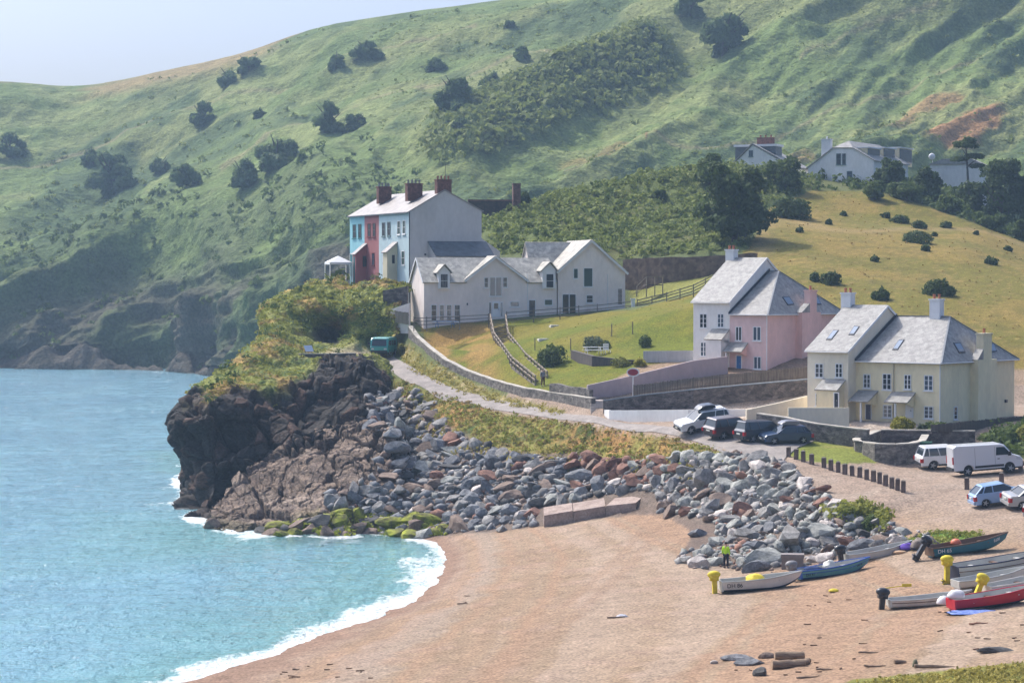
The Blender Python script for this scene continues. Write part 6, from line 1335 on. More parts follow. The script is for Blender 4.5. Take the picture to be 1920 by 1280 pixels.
for sy in (-1, 1):
    for a, b in ((.7, 1.7), (-.5, .5), (-1.7, -.7)): MB().box(a, b, sy * 1.075 - .012, sy * 1.075 + .012, 1.2, 1.75).build('side_window', CARG, r)
    MB().box(2.2, 2.33, sy * .75 - .16, sy * .75 + .16, .72, .9).build('headlight', HEADL, r); MB().box(1.9, 2.1, sy * 1.25 - .12, sy * 1.25 + .12, 1.3, 1.6).build('wing_mirror', BLACKP, r)
MB().box(2.24, 2.35, -1.0, 1.0, .4, .62).build('front_bumper', BLACKP, r)
for c in (-1.5, 1.45):
    for sy in (-1, 1): wheel(r, c, sy * .95, .34, .24)

# ------------------------------------------------------------------ boats on the beach
def bpaint(name, c, c2=None): return mat(name, tuple(x * .85 for x in c), c, scale=1.5, rough=.45, spec=.45, detail=8, lo=.3, hi=.6)
HW = bpaint('hull_white', (.66, .62, .56)); HG = bpaint('hull_pale_grey', (.52, .52, .48)); HT = bpaint('hull_dark_teal', (.015, .14, .19)); HTL = bpaint('hull_teal', (.12, .33, .34)); HR_ = bpaint('hull_red', (.52, .012, .03)); HBL = bpaint('gunwale_blue', (.03, .11, .42)); HIN = bpaint('boat_interior', (.50, .49, .45)); HBOT = bpaint('antifouling_navy', (.02, .03, .07)); HBR = bpaint('varnish_brown', (.16, .09, .05)); HPB = bpaint('hull_pale_blue', (.50, .58, .64))
YEL = mat('yellow_cover', (.62, .47, .02), (.74, .60, .05), scale=3, rough=.7, obj=True); BLKM = mat('outboard_black', (.02, .02, .024), rough=.35, coat=.3); GRYM = mat('outboard_grey', (.22, .21, .21), rough=.5)
BTY = MB
def boat(name, label, stern, rz, pitch, L, beam, depth, hull, bottom, rim, inside, motor=None, mtilt=0, letter=None, bow_letter=None, seats=3, sheer=.35, roll=0., group='boats drawn up on the beach', cat='boat', stripe=None):
    r = empty(name, stern, rot=(R(roll), -R(pitch), R(rz))); tag(r, label, cat, group)
    n = 22; T = np.linspace(0, 1, n)
    hb = lambda t: beam / 2 * (.80 + .20 * min(1, t / .35) if t < .45 else max(.015, (1 - ((t - .45) / .55) ** 2.3)))
    kz = lambda t: .10 + (.0 if t < .6 else depth * .75 * ((t - .6) / .4) ** 2.6)
    sz = lambda t: depth * (1 + .0) + sheer * t ** 2.2 + .03 * (1 - t)
    xs = lambda t, w_: L * t + (0 if t < .8 else .25 * ((t - .8) / .2) ** 2 * w_)
    def sec(t):
        b, k, s_ = hb(t), kz(t), sz(t); c = k + (s_ - k) * .22
        return [(xs(t, 0), 0, k), (xs(t, .2), b * .62, k + (s_ - k) * .10), (xs(t, .4), b * .86, c + .04), (xs(t, .7), b * .96, k + (s_ - k) * .62), (xs(t, 1), b, s_)]
    vs = []; 
    for t in T:
        h = sec(t); vs += [(x_, -y_, z_) for x_, y_, z_ in reversed(h)] + h[1:]
    m_ = 9
    def faces(lo, hi): return [(i * m_ + j, i * m_ + j + 1, (i + 1) * m_ + j + 1, (i + 1) * m_ + j) for i in range(n - 1) for j in range(lo, hi)]
    o = MB().add(vs, faces(0, 2) + faces(6, 8)); o.add(vs[:m_], [tuple(range(m_))]); o.build('hull', hull, r, True)
    MB().add(vs, faces(2, 6)).build('hull_bottom', bottom, r, True)
    ins = []
    for t in T:
        h = sec(t); q = [(x_, max(y_ - .05, 0), z_ + .04) for x_, y_, z_ in h]; q[-1] = (h[-1][0], max(h[-1][1] - .05, 0), h[-1][2]); q[0] = (q[0][0], 0, q[1][2] + .02)
        ins += [(x_, -y_, z_) for x_, y_, z_ in reversed(q)] + q[1:]
    MB().add(ins, faces(0, 8)).build('interior', inside, r, True)
    for sy in (-1, 1):
        g = MB(); g.tube([(xs(t, 1), sy * hb(t), sz(t)) for t in T], .045, 6); g.build('gunwale', rim, r)
    tr = MB(); b0 = hb(0); tr.box(-.05, .04, -b0 * .96, b0 * .96, kz(0) + .12, sz(0) + .02); tr.build('transom', rim, r)
    for k in range(seats):
        t = .22 + k * .24; MB().box(L * t - .14, L * t + .14, -hb(t) * .95, hb(t) * .95, sz(t) - .24, sz(t) - .19).build('thwart', HBR if k % 2 else inside, r)
    if stripe:
        for sy in (-1, 1):
            s_ = MB(); s_.tube([(xs(t, .8), sy * (hb(t) * .975 + .012), kz(t) + (sz(t) - kz(t)) * .70) for t in T], .022, 4); s_.build('rubbing_strake', stripe, r)
    if motor:
        mo = bpy.data.objects.new('outboard_motor', None); COL.objects.link(mo); mo.parent = r; mo.location = (-.12, 0, sz(0) + .02); mo.rotation_euler = (0, R(mtilt), 0)
        cw = MB(); cw.sphere((-.22, 0, .32), (.33, .24, .20), 12, 8); cw.box(-.42, -.02, -.19, .19, .02, .32); c_ = cw.build('motor_cowl', motor, mo, True); c_.parent = r; c_.matrix_parent_inverse.identity(); c_.location = mo.location; c_.rotation_euler = mo.rotation_euler
        lg = MB(); lg.box(-.32, -.10, -.10, .10, -.75, .04); lg.box(-.40, -.06, -.05, .05, -.95, -.72); lg.box(-.48, -.02, -.12, .12, -.72, -.69); l_ = lg.build('motor_leg', motor, r, loc=mo.location, rot=mo.rotation_euler)
        for q_ in (c_, l_): q_.scale = (1.3, 1.25, 1.25)
        pr = MB(); pr.lathe([(.02, -.62), (.07, -.52), (.08, -.30), (.03, -.12)], 8, (0, 0, -.90), 'x')
        for k in range(3):
            a = 2 * math.pi * k / 3; pr.bar((-.55, 0, -.90), (-.57, .17 * math.cos(a), -.90 + .17 * math.sin(a)), .10, .02, (1, 0, 0))
        p_ = pr.build('propeller', BLKM, r, loc=mo.location, rot=mo.rotation_euler)
        bpy.data.objects.remove(mo)
    for tx, t0, sz_, side in ((letter, .05, .30, -1), (bow_letter, .80, .24, -1)):
        if not tx: continue
        cu = bpy.data.curves.new('lettering', 'FONT'); cu.body = tx[0]; cu.size = tx[2] if len(tx) > 2 else sz_; cu.extrude = .004; cu.materials.append(tx[1])
        f0 = bpy.data.objects.new('lettering_text', cu); COL.objects.link(f0); lm_ = bpy.data.meshes.new_from_object(f0.evaluated_get(bpy.context.evaluated_depsgraph_get())); bpy.data.objects.remove(f0); f = link('lettering', lm_, r)
        t1 = t0 + .14; h0, h1 = sec(t0), sec(t1); kz_ = .42
        pa = Vector((h0[3][0], -h0[3][1], h0[3][2])).lerp(Vector((h0[4][0], -h0[4][1], h0[4][2])), .0 if t0 < .5 else .25); pb = Vector((h1[3][0], -h1[3][1], h1[3][2])).lerp(Vector((h1[4][0], -h1[4][1], h1[4][2])), .0 if t0 < .5 else .25)
        ex = (pb - pa).normalized(); up = (Vector((h0[4][0], -h0[4][1], h0[4][2])) - Vector((h0[3][0], -h0[3][1], h0[3][2]))).normalized(); nz_ = ex.cross(up).normalized(); up = nz_.cross(ex)
        f.matrix_local = Matrix.Translation(pa + nz_ * .035 - up * (.10 if t0 < .5 else .12)) @ Matrix((ex, up, nz_)).transposed().to_4x4()
    return r
INK = mat('black_lettering', (.015, .015, .02), rough=.6); INKW = mat('white_lettering', (.75, .75, .72), rough=.6)
def bpos(u, v): return hit(u, v, lift=-.05)
boat('rowing_boat', 'cream open boat lettered in black with yellow outboard and yellow cover amidships', bpos(1352, 1111), 7, 2.5, 5.0, 1.75, .78, HW, HBOT, HG, HIN, YEL, 0, ('DH 86', INK, .36), None, group='boats drawn up on the beach')
boat('rowing_boat', 'teal boat with bright blue gunwale beside the grey storage box', bpos(1497, 1088), 17, 4, 4.85, 1.7, .70, HTL, HBL, HBL, HIN, GRYM, 0, ('DH 41', INK, .22), ('DH 41', INK, .2), stripe=HBL)
boat('rowing_boat', 'white boat with black outboard hidden behind the teal boat', bpos(1588, 1056), 17, 5, 4.6, 1.6, .66, HW, HBOT, HG, HIN, BLKM, 0)
boat('rowing_boat', 'dark teal boat with white lettering and tilted black outboard near the grass patch', bpos(1744, 1046), 14, 5.5, 5.3, 1.7, .72, HT, HT, HBR, HBR, BLKM, 38, ('DH 65', INKW, .34), ('R600', INKW, .28))
boat('rowing_boat', 'big pale grey boat with yellow covered outboard, furthest of the boats at the edge', bpos(1790, 1092), 13, 5, 6.2, 2.1, 1.05, HG, HW, HBOT, HIN, YEL, 6, None, None, stripe=HBR)
boat('rowing_boat', 'low pale boat lying just below the big pale grey boat', bpos(1793, 1106), 14, 5, 4.6, 1.55, .60, HW, HW, HG, HIN, None)
boat('rowing_boat', 'small off-white boat with black outboard nearest the water', bpos(1668, 1141), 6, 2, 4.6, 1.5, .56, HW, HW, HG, HIN, BLKM, 8, stripe=HBR)
boat('rowing_boat', 'pale blue boat with tilted yellow outboard behind the red boat', bpos(1852, 1118), 15, 6, 4.8, 1.6, .66, HPB, HW, HW, HIN, YEL, 30)
boat('rowing_boat', 'bright red boat beside the blue tarpaulin', bpos(1785, 1146), 12, 5, 5.2, 1.7, .70, HR_, HBOT, HR_, HIN, None)
def soft_heap(name, label, cat, p, rz, sx, sy, sz, m, seed=1, group=None, amp=.35, n=20):
    g = MB().sphere((0, 0, 0), 1.0, n, 12); V = np.array(g.v); a = fbm(V[:, 0] * 1.7 + seed, V[:, 1] * 1.7, V[:, 2] * 1.7, seed=seed) - .5
    b = fbm(V[:, 0] * 4.5 + seed, V[:, 1] * 4.5, V[:, 2] * 4.5, seed=seed + 3) - .5
    V = V * (1 + a * amp * 2 + b * amp * .8)[:, None] * np.array((sx, sy, sz)); V[:, 2] = np.maximum(V[:, 2], -.12 * sz)
    g.v = [tuple(q) for q in V]; o = g.build(name, m, loc=p, rot=(0, 0, R(rz)), smooth=True); tag(o, label, cat, group); return o
def at_boat(b, x_, y_, z_):
    M_ = Matrix.LocRotScale(b.location, b.rotation_euler, None); return M_ @ Vector((x_, y_, z_))
BT = [o for o in COL.objects if o.name.startswith('rowing_boat')]
soft_heap('yellow_cover', 'yellow cover heaped amidships in the cream boat', 'cover', at_boat(BT[0], 2.2, -.1, .78), 0, .62, .5, .34, YEL, 3)
soft_heap('grey_sack', 'pale grey sack standing in the teal boat', 'sack', at_boat(BT[1], 2.2, 0, .72), 0, .42, .38, .42, HG, 5); soft_heap('dark_bag', 'dark blue bag lying in the stern of the teal boat', 'bag', at_boat(BT[1], 1.1, 0, .66), 0, .6, .4, .22, mat('navy_cloth', (.02, .04, .12), rough=.9), 6)
soft_heap('orange_buoy', 'orange buoy resting in the dark teal boat', 'buoy', at_boat(BT[3], 2.0, .3, .75), 0, .35, .35, .3, mat('orange_plastic', (.60, .16, .08), rough=.5), 7, amp=.05)
soft_heap('fishing_net', 'grey brown bundle of netting at the stern of the dark teal boat', 'net', hit(1735, 1024), 0, .95, .6, .62, mat('net_brown', (.12, .095, .085), (.26, .22, .19), scale=5, rough=.95), 8, amp=.4)
soft_heap('purple_tarpaulin', 'purple tarpaulin lying between the white boat and the dark teal boat', 'tarpaulin', hit(1708, 1028), 8, .75, .4, .35, mat('purple_cloth', (.09, .04, .30), rough=.8), 9)
soft_heap('net_floats', 'orange and pale net floats at the bow of the white boat', 'floats', hit(1688, 1036), 0, .5, .3, .16, mat('faded_orange', (.55, .30, .14), (.60, .45, .32), scale=6), 10)
soft_heap('blue_tarpaulin', 'crumpled blue tarpaulin on the sand in front of the red boat', 'tarpaulin', hit(1822, 1148), 6, 1.45, .85, .13, mat('blue_cloth', (.07, .13, .42), (.22, .30, .58), scale=4, rough=.8), 11, amp=.6)
for (u, v, lab, sd) in ((1770, 1138, 'white plastic tub on the sand at the stern of the red boat', 12),):
    soft_heap('white_tub', lab, 'tub', hit(u, v, lift=.25), 0, .42, .38, .42, mat('white_plastic', (.62, .60, .62), (.72, .71, .72), scale=4, rough=.6), sd, amp=.15)
soft_heap('white_bag', 'bluish white bag in the stern of the red boat', 'bag', at_boat(BT[8], .35, .1, .85), 0, .5, .45, .38, mat('white_plastic', (.6,) * 3), 13, amp=.2)
soft_heap('yellow_buoy', 'small yellow buoy alone on the sand below the teal boat', 'buoy', hit(1563, 1109, lift=.05), 0, .32, .22, .16, YEL, 14, amp=.15)
ow = hit(1676, 1116, lift=.45); oa = MB(); oa.tube([(-.6, 0, 0), (.55, 0, .12)], .03, 6); oa.box(.5, 1.1, -.01, .02, .06, .24); tag(oa.build('yellow_oar', YEL, loc=ow, rot=(0, 0, R(10))), 'yellow oar across the stern of the small off-white boat', 'oar')

# ------------------------------------------------------------------ people
def skin_body(name, joints, bones, m, parent=None, sub=2):
    me = bpy.data.meshes.new(name); keys = list(joints); me.from_pydata([joints[k][:3] for k in keys], [(keys.index(a), keys.index(b)) for a, b in bones], []); me.update()
    o = link(name, me, parent); md = o.modifiers.new('skin', 'SKIN'); md.use_smooth_shade = True
    for k, sv in zip(keys, me.skin_vertices[0].data): q = joints[k][3]; sv.radius = q if hasattr(q, '__len__') else (q, q); sv.use_root = False
    me.skin_vertices[0].data[0].use_root = True
    s_ = o.modifiers.new('sub', 'SUBSURF'); s_.levels = sub; s_.render_levels = sub; me.materials.append(m); return o
SKIN = mat('skin', (.50, .28, .20), rough=.6); HAIR = mat('dark_hair', (.03, .02, .015), rough=.8); NAVY = mat('navy_trousers', (.018, .02, .035), rough=.9); HIVIS = mat('hi_vis_yellow', (.50, .82, .02), rough=.7)
def person(label, p, rz, jacket, trousers, scale=1.0, group=None, legs=.13):
    r = empty('person', p, R(rz)); tag(r, label, 'person', group); r.scale = (scale,) * 3
    J = {'pelvis': (0, 0, .95, (.14, .10)), 'waist': (0, 0, 1.10, (.13, .095)), 'chest': (0, .01, 1.33, (.155, .11)), 'neck': (0, .01, 1.48, .06), 'head0': (0, -.01, 1.56, .075), 'head': (0, -.02, 1.66, (.085, .10)), 'crown': (0, -.015, 1.735, .06)}
    for n_, s_ in (('l', 1), ('r', -1)):
        J['sh' + n_] = (s_ * .19, .01, 1.40, .065); J['el' + n_] = (s_ * .25, .03, 1.13, .045); J['wr' + n_] = (s_ * .23, -.08, .90, .03); J['pa' + n_] = (s_ * .225, -.11, .83, (.026, .042))
        for f_ in range(4): J['f%d%s' % (f_, n_)] = (s_ * .222, -.165 + f_ * .022, .75 + .012 * abs(f_ - 1.5), .009)
        J['th' + n_] = (s_ * .205, -.155, .84, .011)
        J['hip' + n_] = (s_ * .095, 0, .88, .095); J['kn' + n_] = (s_ * .12, -.03, .50, .062); J['an' + n_] = (s_ * legs, .02, .09, .042); J['to' + n_] = (s_ * (legs + .02), -.14, .035, .04)
    B = [('pelvis', 'waist'), ('waist', 'chest'), ('chest', 'neck'), ('neck', 'head0'), ('head0', 'head'), ('head', 'crown')]
    for n_ in 'lr': B += [('chest', 'sh' + n_), ('sh' + n_, 'el' + n_), ('el' + n_, 'wr' + n_), ('wr' + n_, 'pa' + n_), ('pa' + n_, 'th' + n_), ('pelvis', 'hip' + n_), ('hip' + n_, 'kn' + n_), ('kn' + n_, 'an' + n_), ('an' + n_, 'to' + n_)] + [('pa' + n_, 'f%d%s' % (f_, n_)) for f_ in range(4)]
    skin_body('body', J, B, SKIN, r)
    K = {k: J[k] for k in ('pelvis', 'waist', 'chest', 'neck')}; K['pelvis'] = (0, 0, .90, (.175, .135)); K['waist'] = (0, 0, 1.10, (.165, .13)); K['chest'] = (0, .01, 1.34, (.185, .14)); K['neck'] = (0, .01, 1.46, .08); bj = [('pelvis', 'waist'), ('waist', 'chest'), ('chest', 'neck')]
    for n_ in 'lr':
        for q, rr in (('sh', .09), ('el', .068), ('wr', .05)): K[q + n_] = (*J[q + n_][:3], rr)
        bj += [('chest', 'sh' + n_), ('sh' + n_, 'el' + n_), ('el' + n_, 'wr' + n_)]
    skin_body('jacket', K, bj, jacket, r)
    K = {'pelvis': (0, 0, .93, (.155, .12))}; bj = []
    for n_ in 'lr':
        for q, rr in (('hip', .11), ('kn', .085), ('an', .068)): K[q + n_] = (*J[q + n_][:3], rr)
        bj += [('pelvis', 'hip' + n_), ('hip' + n_, 'kn' + n_), ('kn' + n_, 'an' + n_)]
    skin_body('trousers', K, bj, trousers, r)
    for n_ in 'lr':
        a, t = J['an' + n_], J['to' + n_]; MB().sphere(((a[0] + t[0]) / 2, (a[1] + t[1]) / 2 - .01, .045), (.06, .15, .055), 10, 6).build('shoe', DARKP, r, True)
    h = MB().sphere((0, .005, 1.695), (.098, .118, .095), 12, 8); h.v = [(x_, y_, max(z_, 1.665 + (.09 if y_ < -.03 else -.07))) for x_, y_, z_ in h.v]; h.build('hair', HAIR, r, True)
    f = MB(); f.sphere((0, -.118, 1.655), (.014, .02, .02), 6, 5); f.box(-.022, .022, -.112, -.106, 1.60, 1.607)
    for sx in (-1, 1): f.sphere((sx * .032, -.104, 1.672), (.012, .008, .008), 6, 4); f.sphere((sx * .088, .0, 1.655), (.012, .02, .03), 6, 4)
    return r
person('person in a bright yellow high-visibility jacket walking along the foot of the boulders', hit(1361, 1064), 150, HIVIS, NAVY, 1.0)
person('person in a grey top standing at the foot of the wooden steps', hit(1018, 724), 20, mat('grey_top', (.20, .20, .23), rough=.9), mat('dark_red_cloth', (.10, .035, .04), rough=.9), 1.0)
# ------------------------------------------------------------------ rocks
def fin_idx(n): return np.arange(n)
def rock_mesh(seed, m, flat=.7, sub=2):
    rg = random.Random(seed); bm = bmesh.new(); bmesh.ops.create_icosphere(bm, subdivisions=sub, radius=1.0)
    sx, sy, sz = rg.uniform(.85, 1.25), rg.uniform(.7, 1.0), rg.uniform(.5, .85) * flat / .7
    for k in range(rg.randint(7, 11)):
        n_ = Vector((rg.gauss(0, 1), rg.gauss(0, 1), rg.gauss(0, .8))).normalized(); d = rg.uniform(.38, .78)
        for v in bm.verts:
            t = v.co.dot(n_)
            if t > d: v.co -= n_ * (t - d)
    for v in bm.verts:
        v.co = Vector((v.co.x * sx, v.co.y * sy, v.co.z * sz)) * 1.35; v.co += Vector((rg.uniform(-1, 1), rg.uniform(-1, 1), rg.uniform(-1, 1))) * .035
    me = bpy.data.meshes.new('boulder'); bm.to_mesh(me); bm.free(); me.materials.append(m); return me
def rockmat(name, a, b): return mat(name, a, b, scale=1.1, rough=.92, bump=.7, bscale=5, bdist=.06, fine=.22, fscale=7, vor=.08, vscale=1.3, obj=True, detail=8)
RK = {'blue grey': rockmat('rock_blue_grey', (.105, .11, .118), (.26, .262, .27)), 'mid grey': rockmat('rock_grey', (.145, .138, .13), (.335, .32, .30)), 'pale green grey': rockmat('rock_pale_green', (.20, .205, .185), (.45, .445, .40)),
      'pale': rockmat('rock_pale', (.40, .35, .315), (.60, .54, .49)), 'reddish brown': rockmat('rock_red', (.16, .085, .065), (.32, .17, .12)), 'brown': rockmat('rock_brown', (.14, .10, .08), (.27, .20, .155)), 'dark': rockmat('rock_dark', (.05, .05, .05), (.11, .105, .10)), 'weedy green': rockmat('rock_weed', (.10, .085, .045), (.33, .36, .03))}
RKM = {k: [rock_mesh(100 + 17 * i + 3 * j, m) for j in range(6)] for i, (k, m) in enumerate(RK.items())}
ZA = [(690, 745), (740, 730), (775, 735), (815, 765), (835, 795), (880, 825), (940, 845), (1010, 858), (1120, 862), (1180, 882), (1180, 960), (1000, 987), (825, 1003), (700, 1004), (650, 950), (752, 920), (748, 820), (690, 800)]
ZC = [(1180, 866), (1290, 852), (1385, 848), (1470, 866), (1535, 920), (1585, 950), (1650, 985), (1700, 990), (1690, 1018), (1600, 1030), (1510, 1062), (1380, 1066), (1272, 1056), (1280, 1036), (1345, 1020), (1350, 985), (1300, 965), (1180, 962)]
ZR = [(1060, 846), (1130, 856), (1250, 872), (1240, 905), (1140, 912), (1070, 885)]
ZM = [(470, 996), (560, 978), (640, 962), (810, 972), (850, 1000), (800, 1006), (500, 1008)]
ZB = [(610, 925), (690, 900), (735, 830), (760, 800), (800, 960), (700, 990), (600, 975)]
extra = [(1310, 997, 44, 'blue grey'), (1290, 1048, 40, 'mid grey'), (1330, 1050, 62, 'brown'), (1440, 1046, 66, 'pale green grey'), (1420, 1020, 46, 'blue grey'), (1300, 968, 30, 'dark'), (1480, 1010, 62, 'mid grey'), (1530, 995, 60, 'pale green grey'), (1390, 955, 44, 'reddish brown'), (1330, 900, 50, 'mid grey'), (1620, 1000, 46, 'dark'), (1640, 985, 40, 'mid grey'), (1350, 870, 30, 'mid grey'), (1380, 850, 18, 'brown'), (1500, 1040, 56, 'mid grey'), (1350, 935, 50, 'brown'), (1290, 880, 44, 'mid grey'), (1230, 905, 40, 'mid grey'), (860, 985, 60, 'brown'), (780, 990, 44, 'brown'), (925, 975, 52, 'mid grey')]
from mathutils.bvhtree import BVHTree
def tree_of(G): nv_, nu_ = G.shape[:2]; return BVHTree.FromPolygons([tuple(p) for p in G.reshape(-1, 3)], [tuple(q) for q in gquads(nv_, nu_)])
BV = [tree_of(SHELFG[::2, ::2]), tree_of(HEADG[::3, ::3])]
hit_ground = hit
def hit(u, v, lift=0., **k):
    p = hit_ground(u, v, lift=lift)
    if 340 < u < 790:
        d = ray(u, v).normalized(); best = (p - Vector((0, 0, H))).length
        for b_ in BV:
            q = b_.ray_cast(Vector((0, 0, H)), d)
            if q[0] is not None and q[3] < best: best = q[3]; p = q[0] + Vector((0, 0, lift))
    return p
cand = []
rg = random.Random(11)
def sample(poly, n, smin, smax, cols, pr):
    us_, vs_ = [p[0] for p in poly], [p[1] for p in poly]
    P = np.array([(rg.uniform(min(us_), max(us_)), rg.uniform(min(vs_), max(vs_))) for _ in range(n)]); ins = in_poly(P[:, 0], P[:, 1], poly)
    for (u, v), k in zip(P, ins):
        if k: cand.append((rg.uniform(smin, smax) * (rg.random() ** 1.5 * .8 + .75), u, v, rg.choice(cols), pr))
sample(ZM, 1400, 13, 26, ['weedy green'] * 3 + ['dark', 'brown'], 1); sample(ZR, 1200, 12, 24, ['reddish brown'] * 4 + ['blue grey', 'brown', 'mid grey'], 1)
sample(ZB, 900, 11, 22, ['brown', 'mid grey', 'blue grey'], 1)
sample(ZA, 9000, 11, 21, ['blue grey'] * 5 + ['mid grey'] * 4 + ['pale', 'brown', 'brown', 'reddish brown', 'dark', 'pale green grey'], 1)
sample(ZC, 11000, 10, 21, ['pale green grey'] * 6 + ['mid grey'] * 4 + ['pale', 'pale', 'brown', 'blue grey', 'reddish brown', 'mid grey'], 1)
cand.sort(key=lambda c: -c[0]); cand = [(s_ * .8, u, v, c, 1) for u, v, s_, c in extra] + cand
kept = []
NOROCK1 = [(1005, 948), (1090, 934), (1195, 918), (1235, 922), (1240, 965), (1195, 985), (1030, 1012), (1000, 1000)]; NOROCK2 = [(860, 740), (1400, 800), (1400, 846), (1150, 832), (980, 815)]
for s_, u, v, c, pr in cand:
    ok = not (in_poly([u], [v], NOROCK1)[0] or in_poly([u], [v], NOROCK2)[0] or (abs(u - 1361) < 13 + s_ * .4 and 1015 < v) or (abs(u - 1488) < 24 + s_ * .4 and 1030 < v))
    for (s2, u2, v2, c2) in kept:
        dx, dy = (u - u2), (v - v2) * 1.55; r_ = (s_ + s2) * .5 * .66
        if abs(dx) < r_ and abs(dy) < r_ and dx * dx + dy * dy < r_ * r_: ok = False; break
    if ok: kept.append((s_, u, v, c))
cand2 = kept; kept.sort(key=lambda c: -c[0])
def where(u, v):
    if in_poly([u], [v], ZM)[0]: return "at the water's edge below the rock shelf"
    if v > 1010: return 'near the person in yellow' if u < 1420 else 'behind the storage box and the teal boat'
    if u < 800: return 'between the cliff and the lane' if v < 840 else 'beside the bare rock shelf'
    if u < 1010: return 'below the grassy hollow under the lane' if v < 900 else 'low on the bank left of the concrete ramp'
    if u < 1230: return 'high on the bank below the scrub' if v < 880 else 'directly above the concrete ramp'
    if u < 1380: return 'below the parked cars' if v < 900 else 'in the corner between the concrete ramp and the beach'
    return 'below the row of bollards' if v < 960 else 'at the right end of the boulder bank'
KTHINGS = kept[:292]; KREST = kept[292:]
for k, (s_, u, v, c) in enumerate(KTHINGS):
    p = hit(u, v + s_ * .18); r_ = s_ / (F / p.y) * .56; me = RKM[c][k % 6]
    o = link('boulder', me, loc=(p.x, p.y, p.z + r_ * .22), rot=(R(rg.uniform(-28, 28)), R(rg.uniform(-28, 28)), rg.uniform(0, 6.28))); o.scale = (r_ * rg.uniform(.9, 1.45), r_ * rg.uniform(.8, 1.1), r_ * rg.uniform(.75, 1.15))
    size = 'large' if s_ > 34 else ('medium' if s_ > 22 else 'small')
    tag(o, '%s %s boulder %s' % (size, c, where(u, v)), 'boulder', 'boulders of the rock bank')
# smaller rubble between them, one object
VV, FF, CI = [], [], []
mats_ = [RK[k] for k in RK]; names_ = list(RK); rub_v = []; rub_f = []; rub_m = []; nb = 0
lowm = {k: [rock_mesh(500 + 7 * i + j, RK[k], sub=1) for j in range(3)] for i, k in enumerate(RK)}
arr = {k: [(np.array([v.co[:] for v in me.vertices]), np.array([p.vertices[:] for p in me.polygons])) for me in L] for k, L in lowm.items()}
more = []
for poly, n_, cols in ((ZA, 2600, ['blue grey'] * 4 + ['mid grey'] * 3 + ['brown', 'pale']), (ZC, 2400, ['pale green grey'] * 3 + ['mid grey'] * 3 + ['brown', 'pale', 'reddish brown']), (ZM, 380, ['weedy green', 'weedy green', 'brown', 'dark']), (ZR, 160, ['reddish brown', 'reddish brown', 'brown']), ([(1560, 1000), (1720, 985), (1760, 1010), (1700, 1035), (1600, 1040)], 90, ['mid grey', 'brown', 'reddish brown', 'pale']), ([(1270, 1040), (1500, 1060), (1500, 1075), (1270, 1064)], 60, ['brown', 'mid grey'])):
    us_, vs_ = [p[0] for p in poly], [p[1] for p in poly]
    P = np.array([(rg.uniform(min(us_), max(us_)), rg.uniform(min(vs_), max(vs_))) for _ in range(n_)]); ins = in_poly(P[:, 0], P[:, 1], poly)
    more += [(rg.uniform(5, 14), u, v, rg.choice(cols)) for (u, v), k in zip(P, ins) if k and not in_poly([u], [v], NOROCK1)[0]]
for s_, u, v, c in KREST + more:
    p = hit(u, v); r_ = s_ / (F / p.y) * .55; V, Fc = arr[c][rg.randrange(3)]
    E = np.array(Euler((rg.uniform(-.5, .5), rg.uniform(-.5, .5), rg.uniform(0, 6.28))).to_matrix()); rub_v.append(V @ E.T * r_ + np.array((p.x, p.y, p.z + r_ * .15))); rub_f.append(Fc + nb); rub_m += [names_.index(c)] * len(Fc); nb += len(V)
tag(link('rubble', new_mesh('rubble', np.concatenate(rub_v), quads=np.concatenate(rub_f), mats=mats_, midx=rub_m)), kind='stuff')
def one_rock(u, v, px, c, label, flat=1.0, rz=0., name='rock', cat='rock', sx=1.3):
    p = hit(u, v); r_ = px / (F / p.y) * .5; o = link(name, rock_mesh(int(u * 7 + v), RK[c]), loc=(p.x, p.y, p.z + r_ * .2 * flat), rot=(0, 0, rz)); o.scale = (r_ * sx, r_, r_ * flat); tag(o, label, cat); return o
one_rock(1378, 1236, 30, 'blue grey', 'dark blue grey rock left of the two logs on the beach'); one_rock(1409, 1244, 38, 'blue grey', 'pale blue grey rock touching the stacked logs', .8); one_rock(1437, 1232, 20, 'brown', 'brown squarish rock behind the end of the logs')
one_rock(1425, 1266, 30, 'dark', 'dark jagged lump on the sand in front of the logs'); one_rock(1870, 1221, 38, 'dark', 'flat dark lump on the sand near the grassy corner', .45); one_rock(1340, 1243, 12, 'pale', 'tiny whitish stone left of the dark blue grey rock')
one_rock(345, 962, 30, 'dark', 'low dark rock awash at the foot of the cliff', .7); one_rock(400, 985, 34, 'brown', 'brown rock at the tip of the rock shelf', 1.0); one_rock(322, 958, 22, 'brown', 'low brown rock just breaking the surf off the cliff', .5)
# logs
BARK = mat('old_log_wood', (.16, .105, .07), (.36, .27, .19), scale=2.2, stretch=(.6, 6, 6), rough=.95, bump=.8, bscale=8, obj=True); CUT = mat('log_cut', (.30, .20, .13), (.42, .31, .21), scale=6, obj=True)
def log(u, v, L, r_, rz, label, lift=0.):
    p = hit(u, v, lift=r_ * .8 + lift); n_ = 14; pts_ = [(-L / 2 + L * i / 6, rng.uniform(-.03, .03), rng.uniform(-.03, .03)) for i in range(7)]
    e = empty('log', p, R(rz)); tag(e, label, 'log', None); b = MB().tube(pts_, [r_ * rng.uniform(.9, 1.08) for _ in pts_], 12, caps=False); b.build('bark', BARK, e, True)
    for sx in (0, -1): q = pts_[sx]; MB().lathe([(r_ * .95, -.02), (r_ * .95, .02)], 12, q, 'x').build('cut_end', CUT, e)
log(1478, 1251, 1.6, .22, 6, 'thick weathered log lying in front on the beach'); log(1480, 1239, 1.45, .21, 3, 'thick weathered log lying behind and above the front log', .12); log(1512, 1244, .7, .14, 70, 'short dark stump leaning on the right end of the logs')
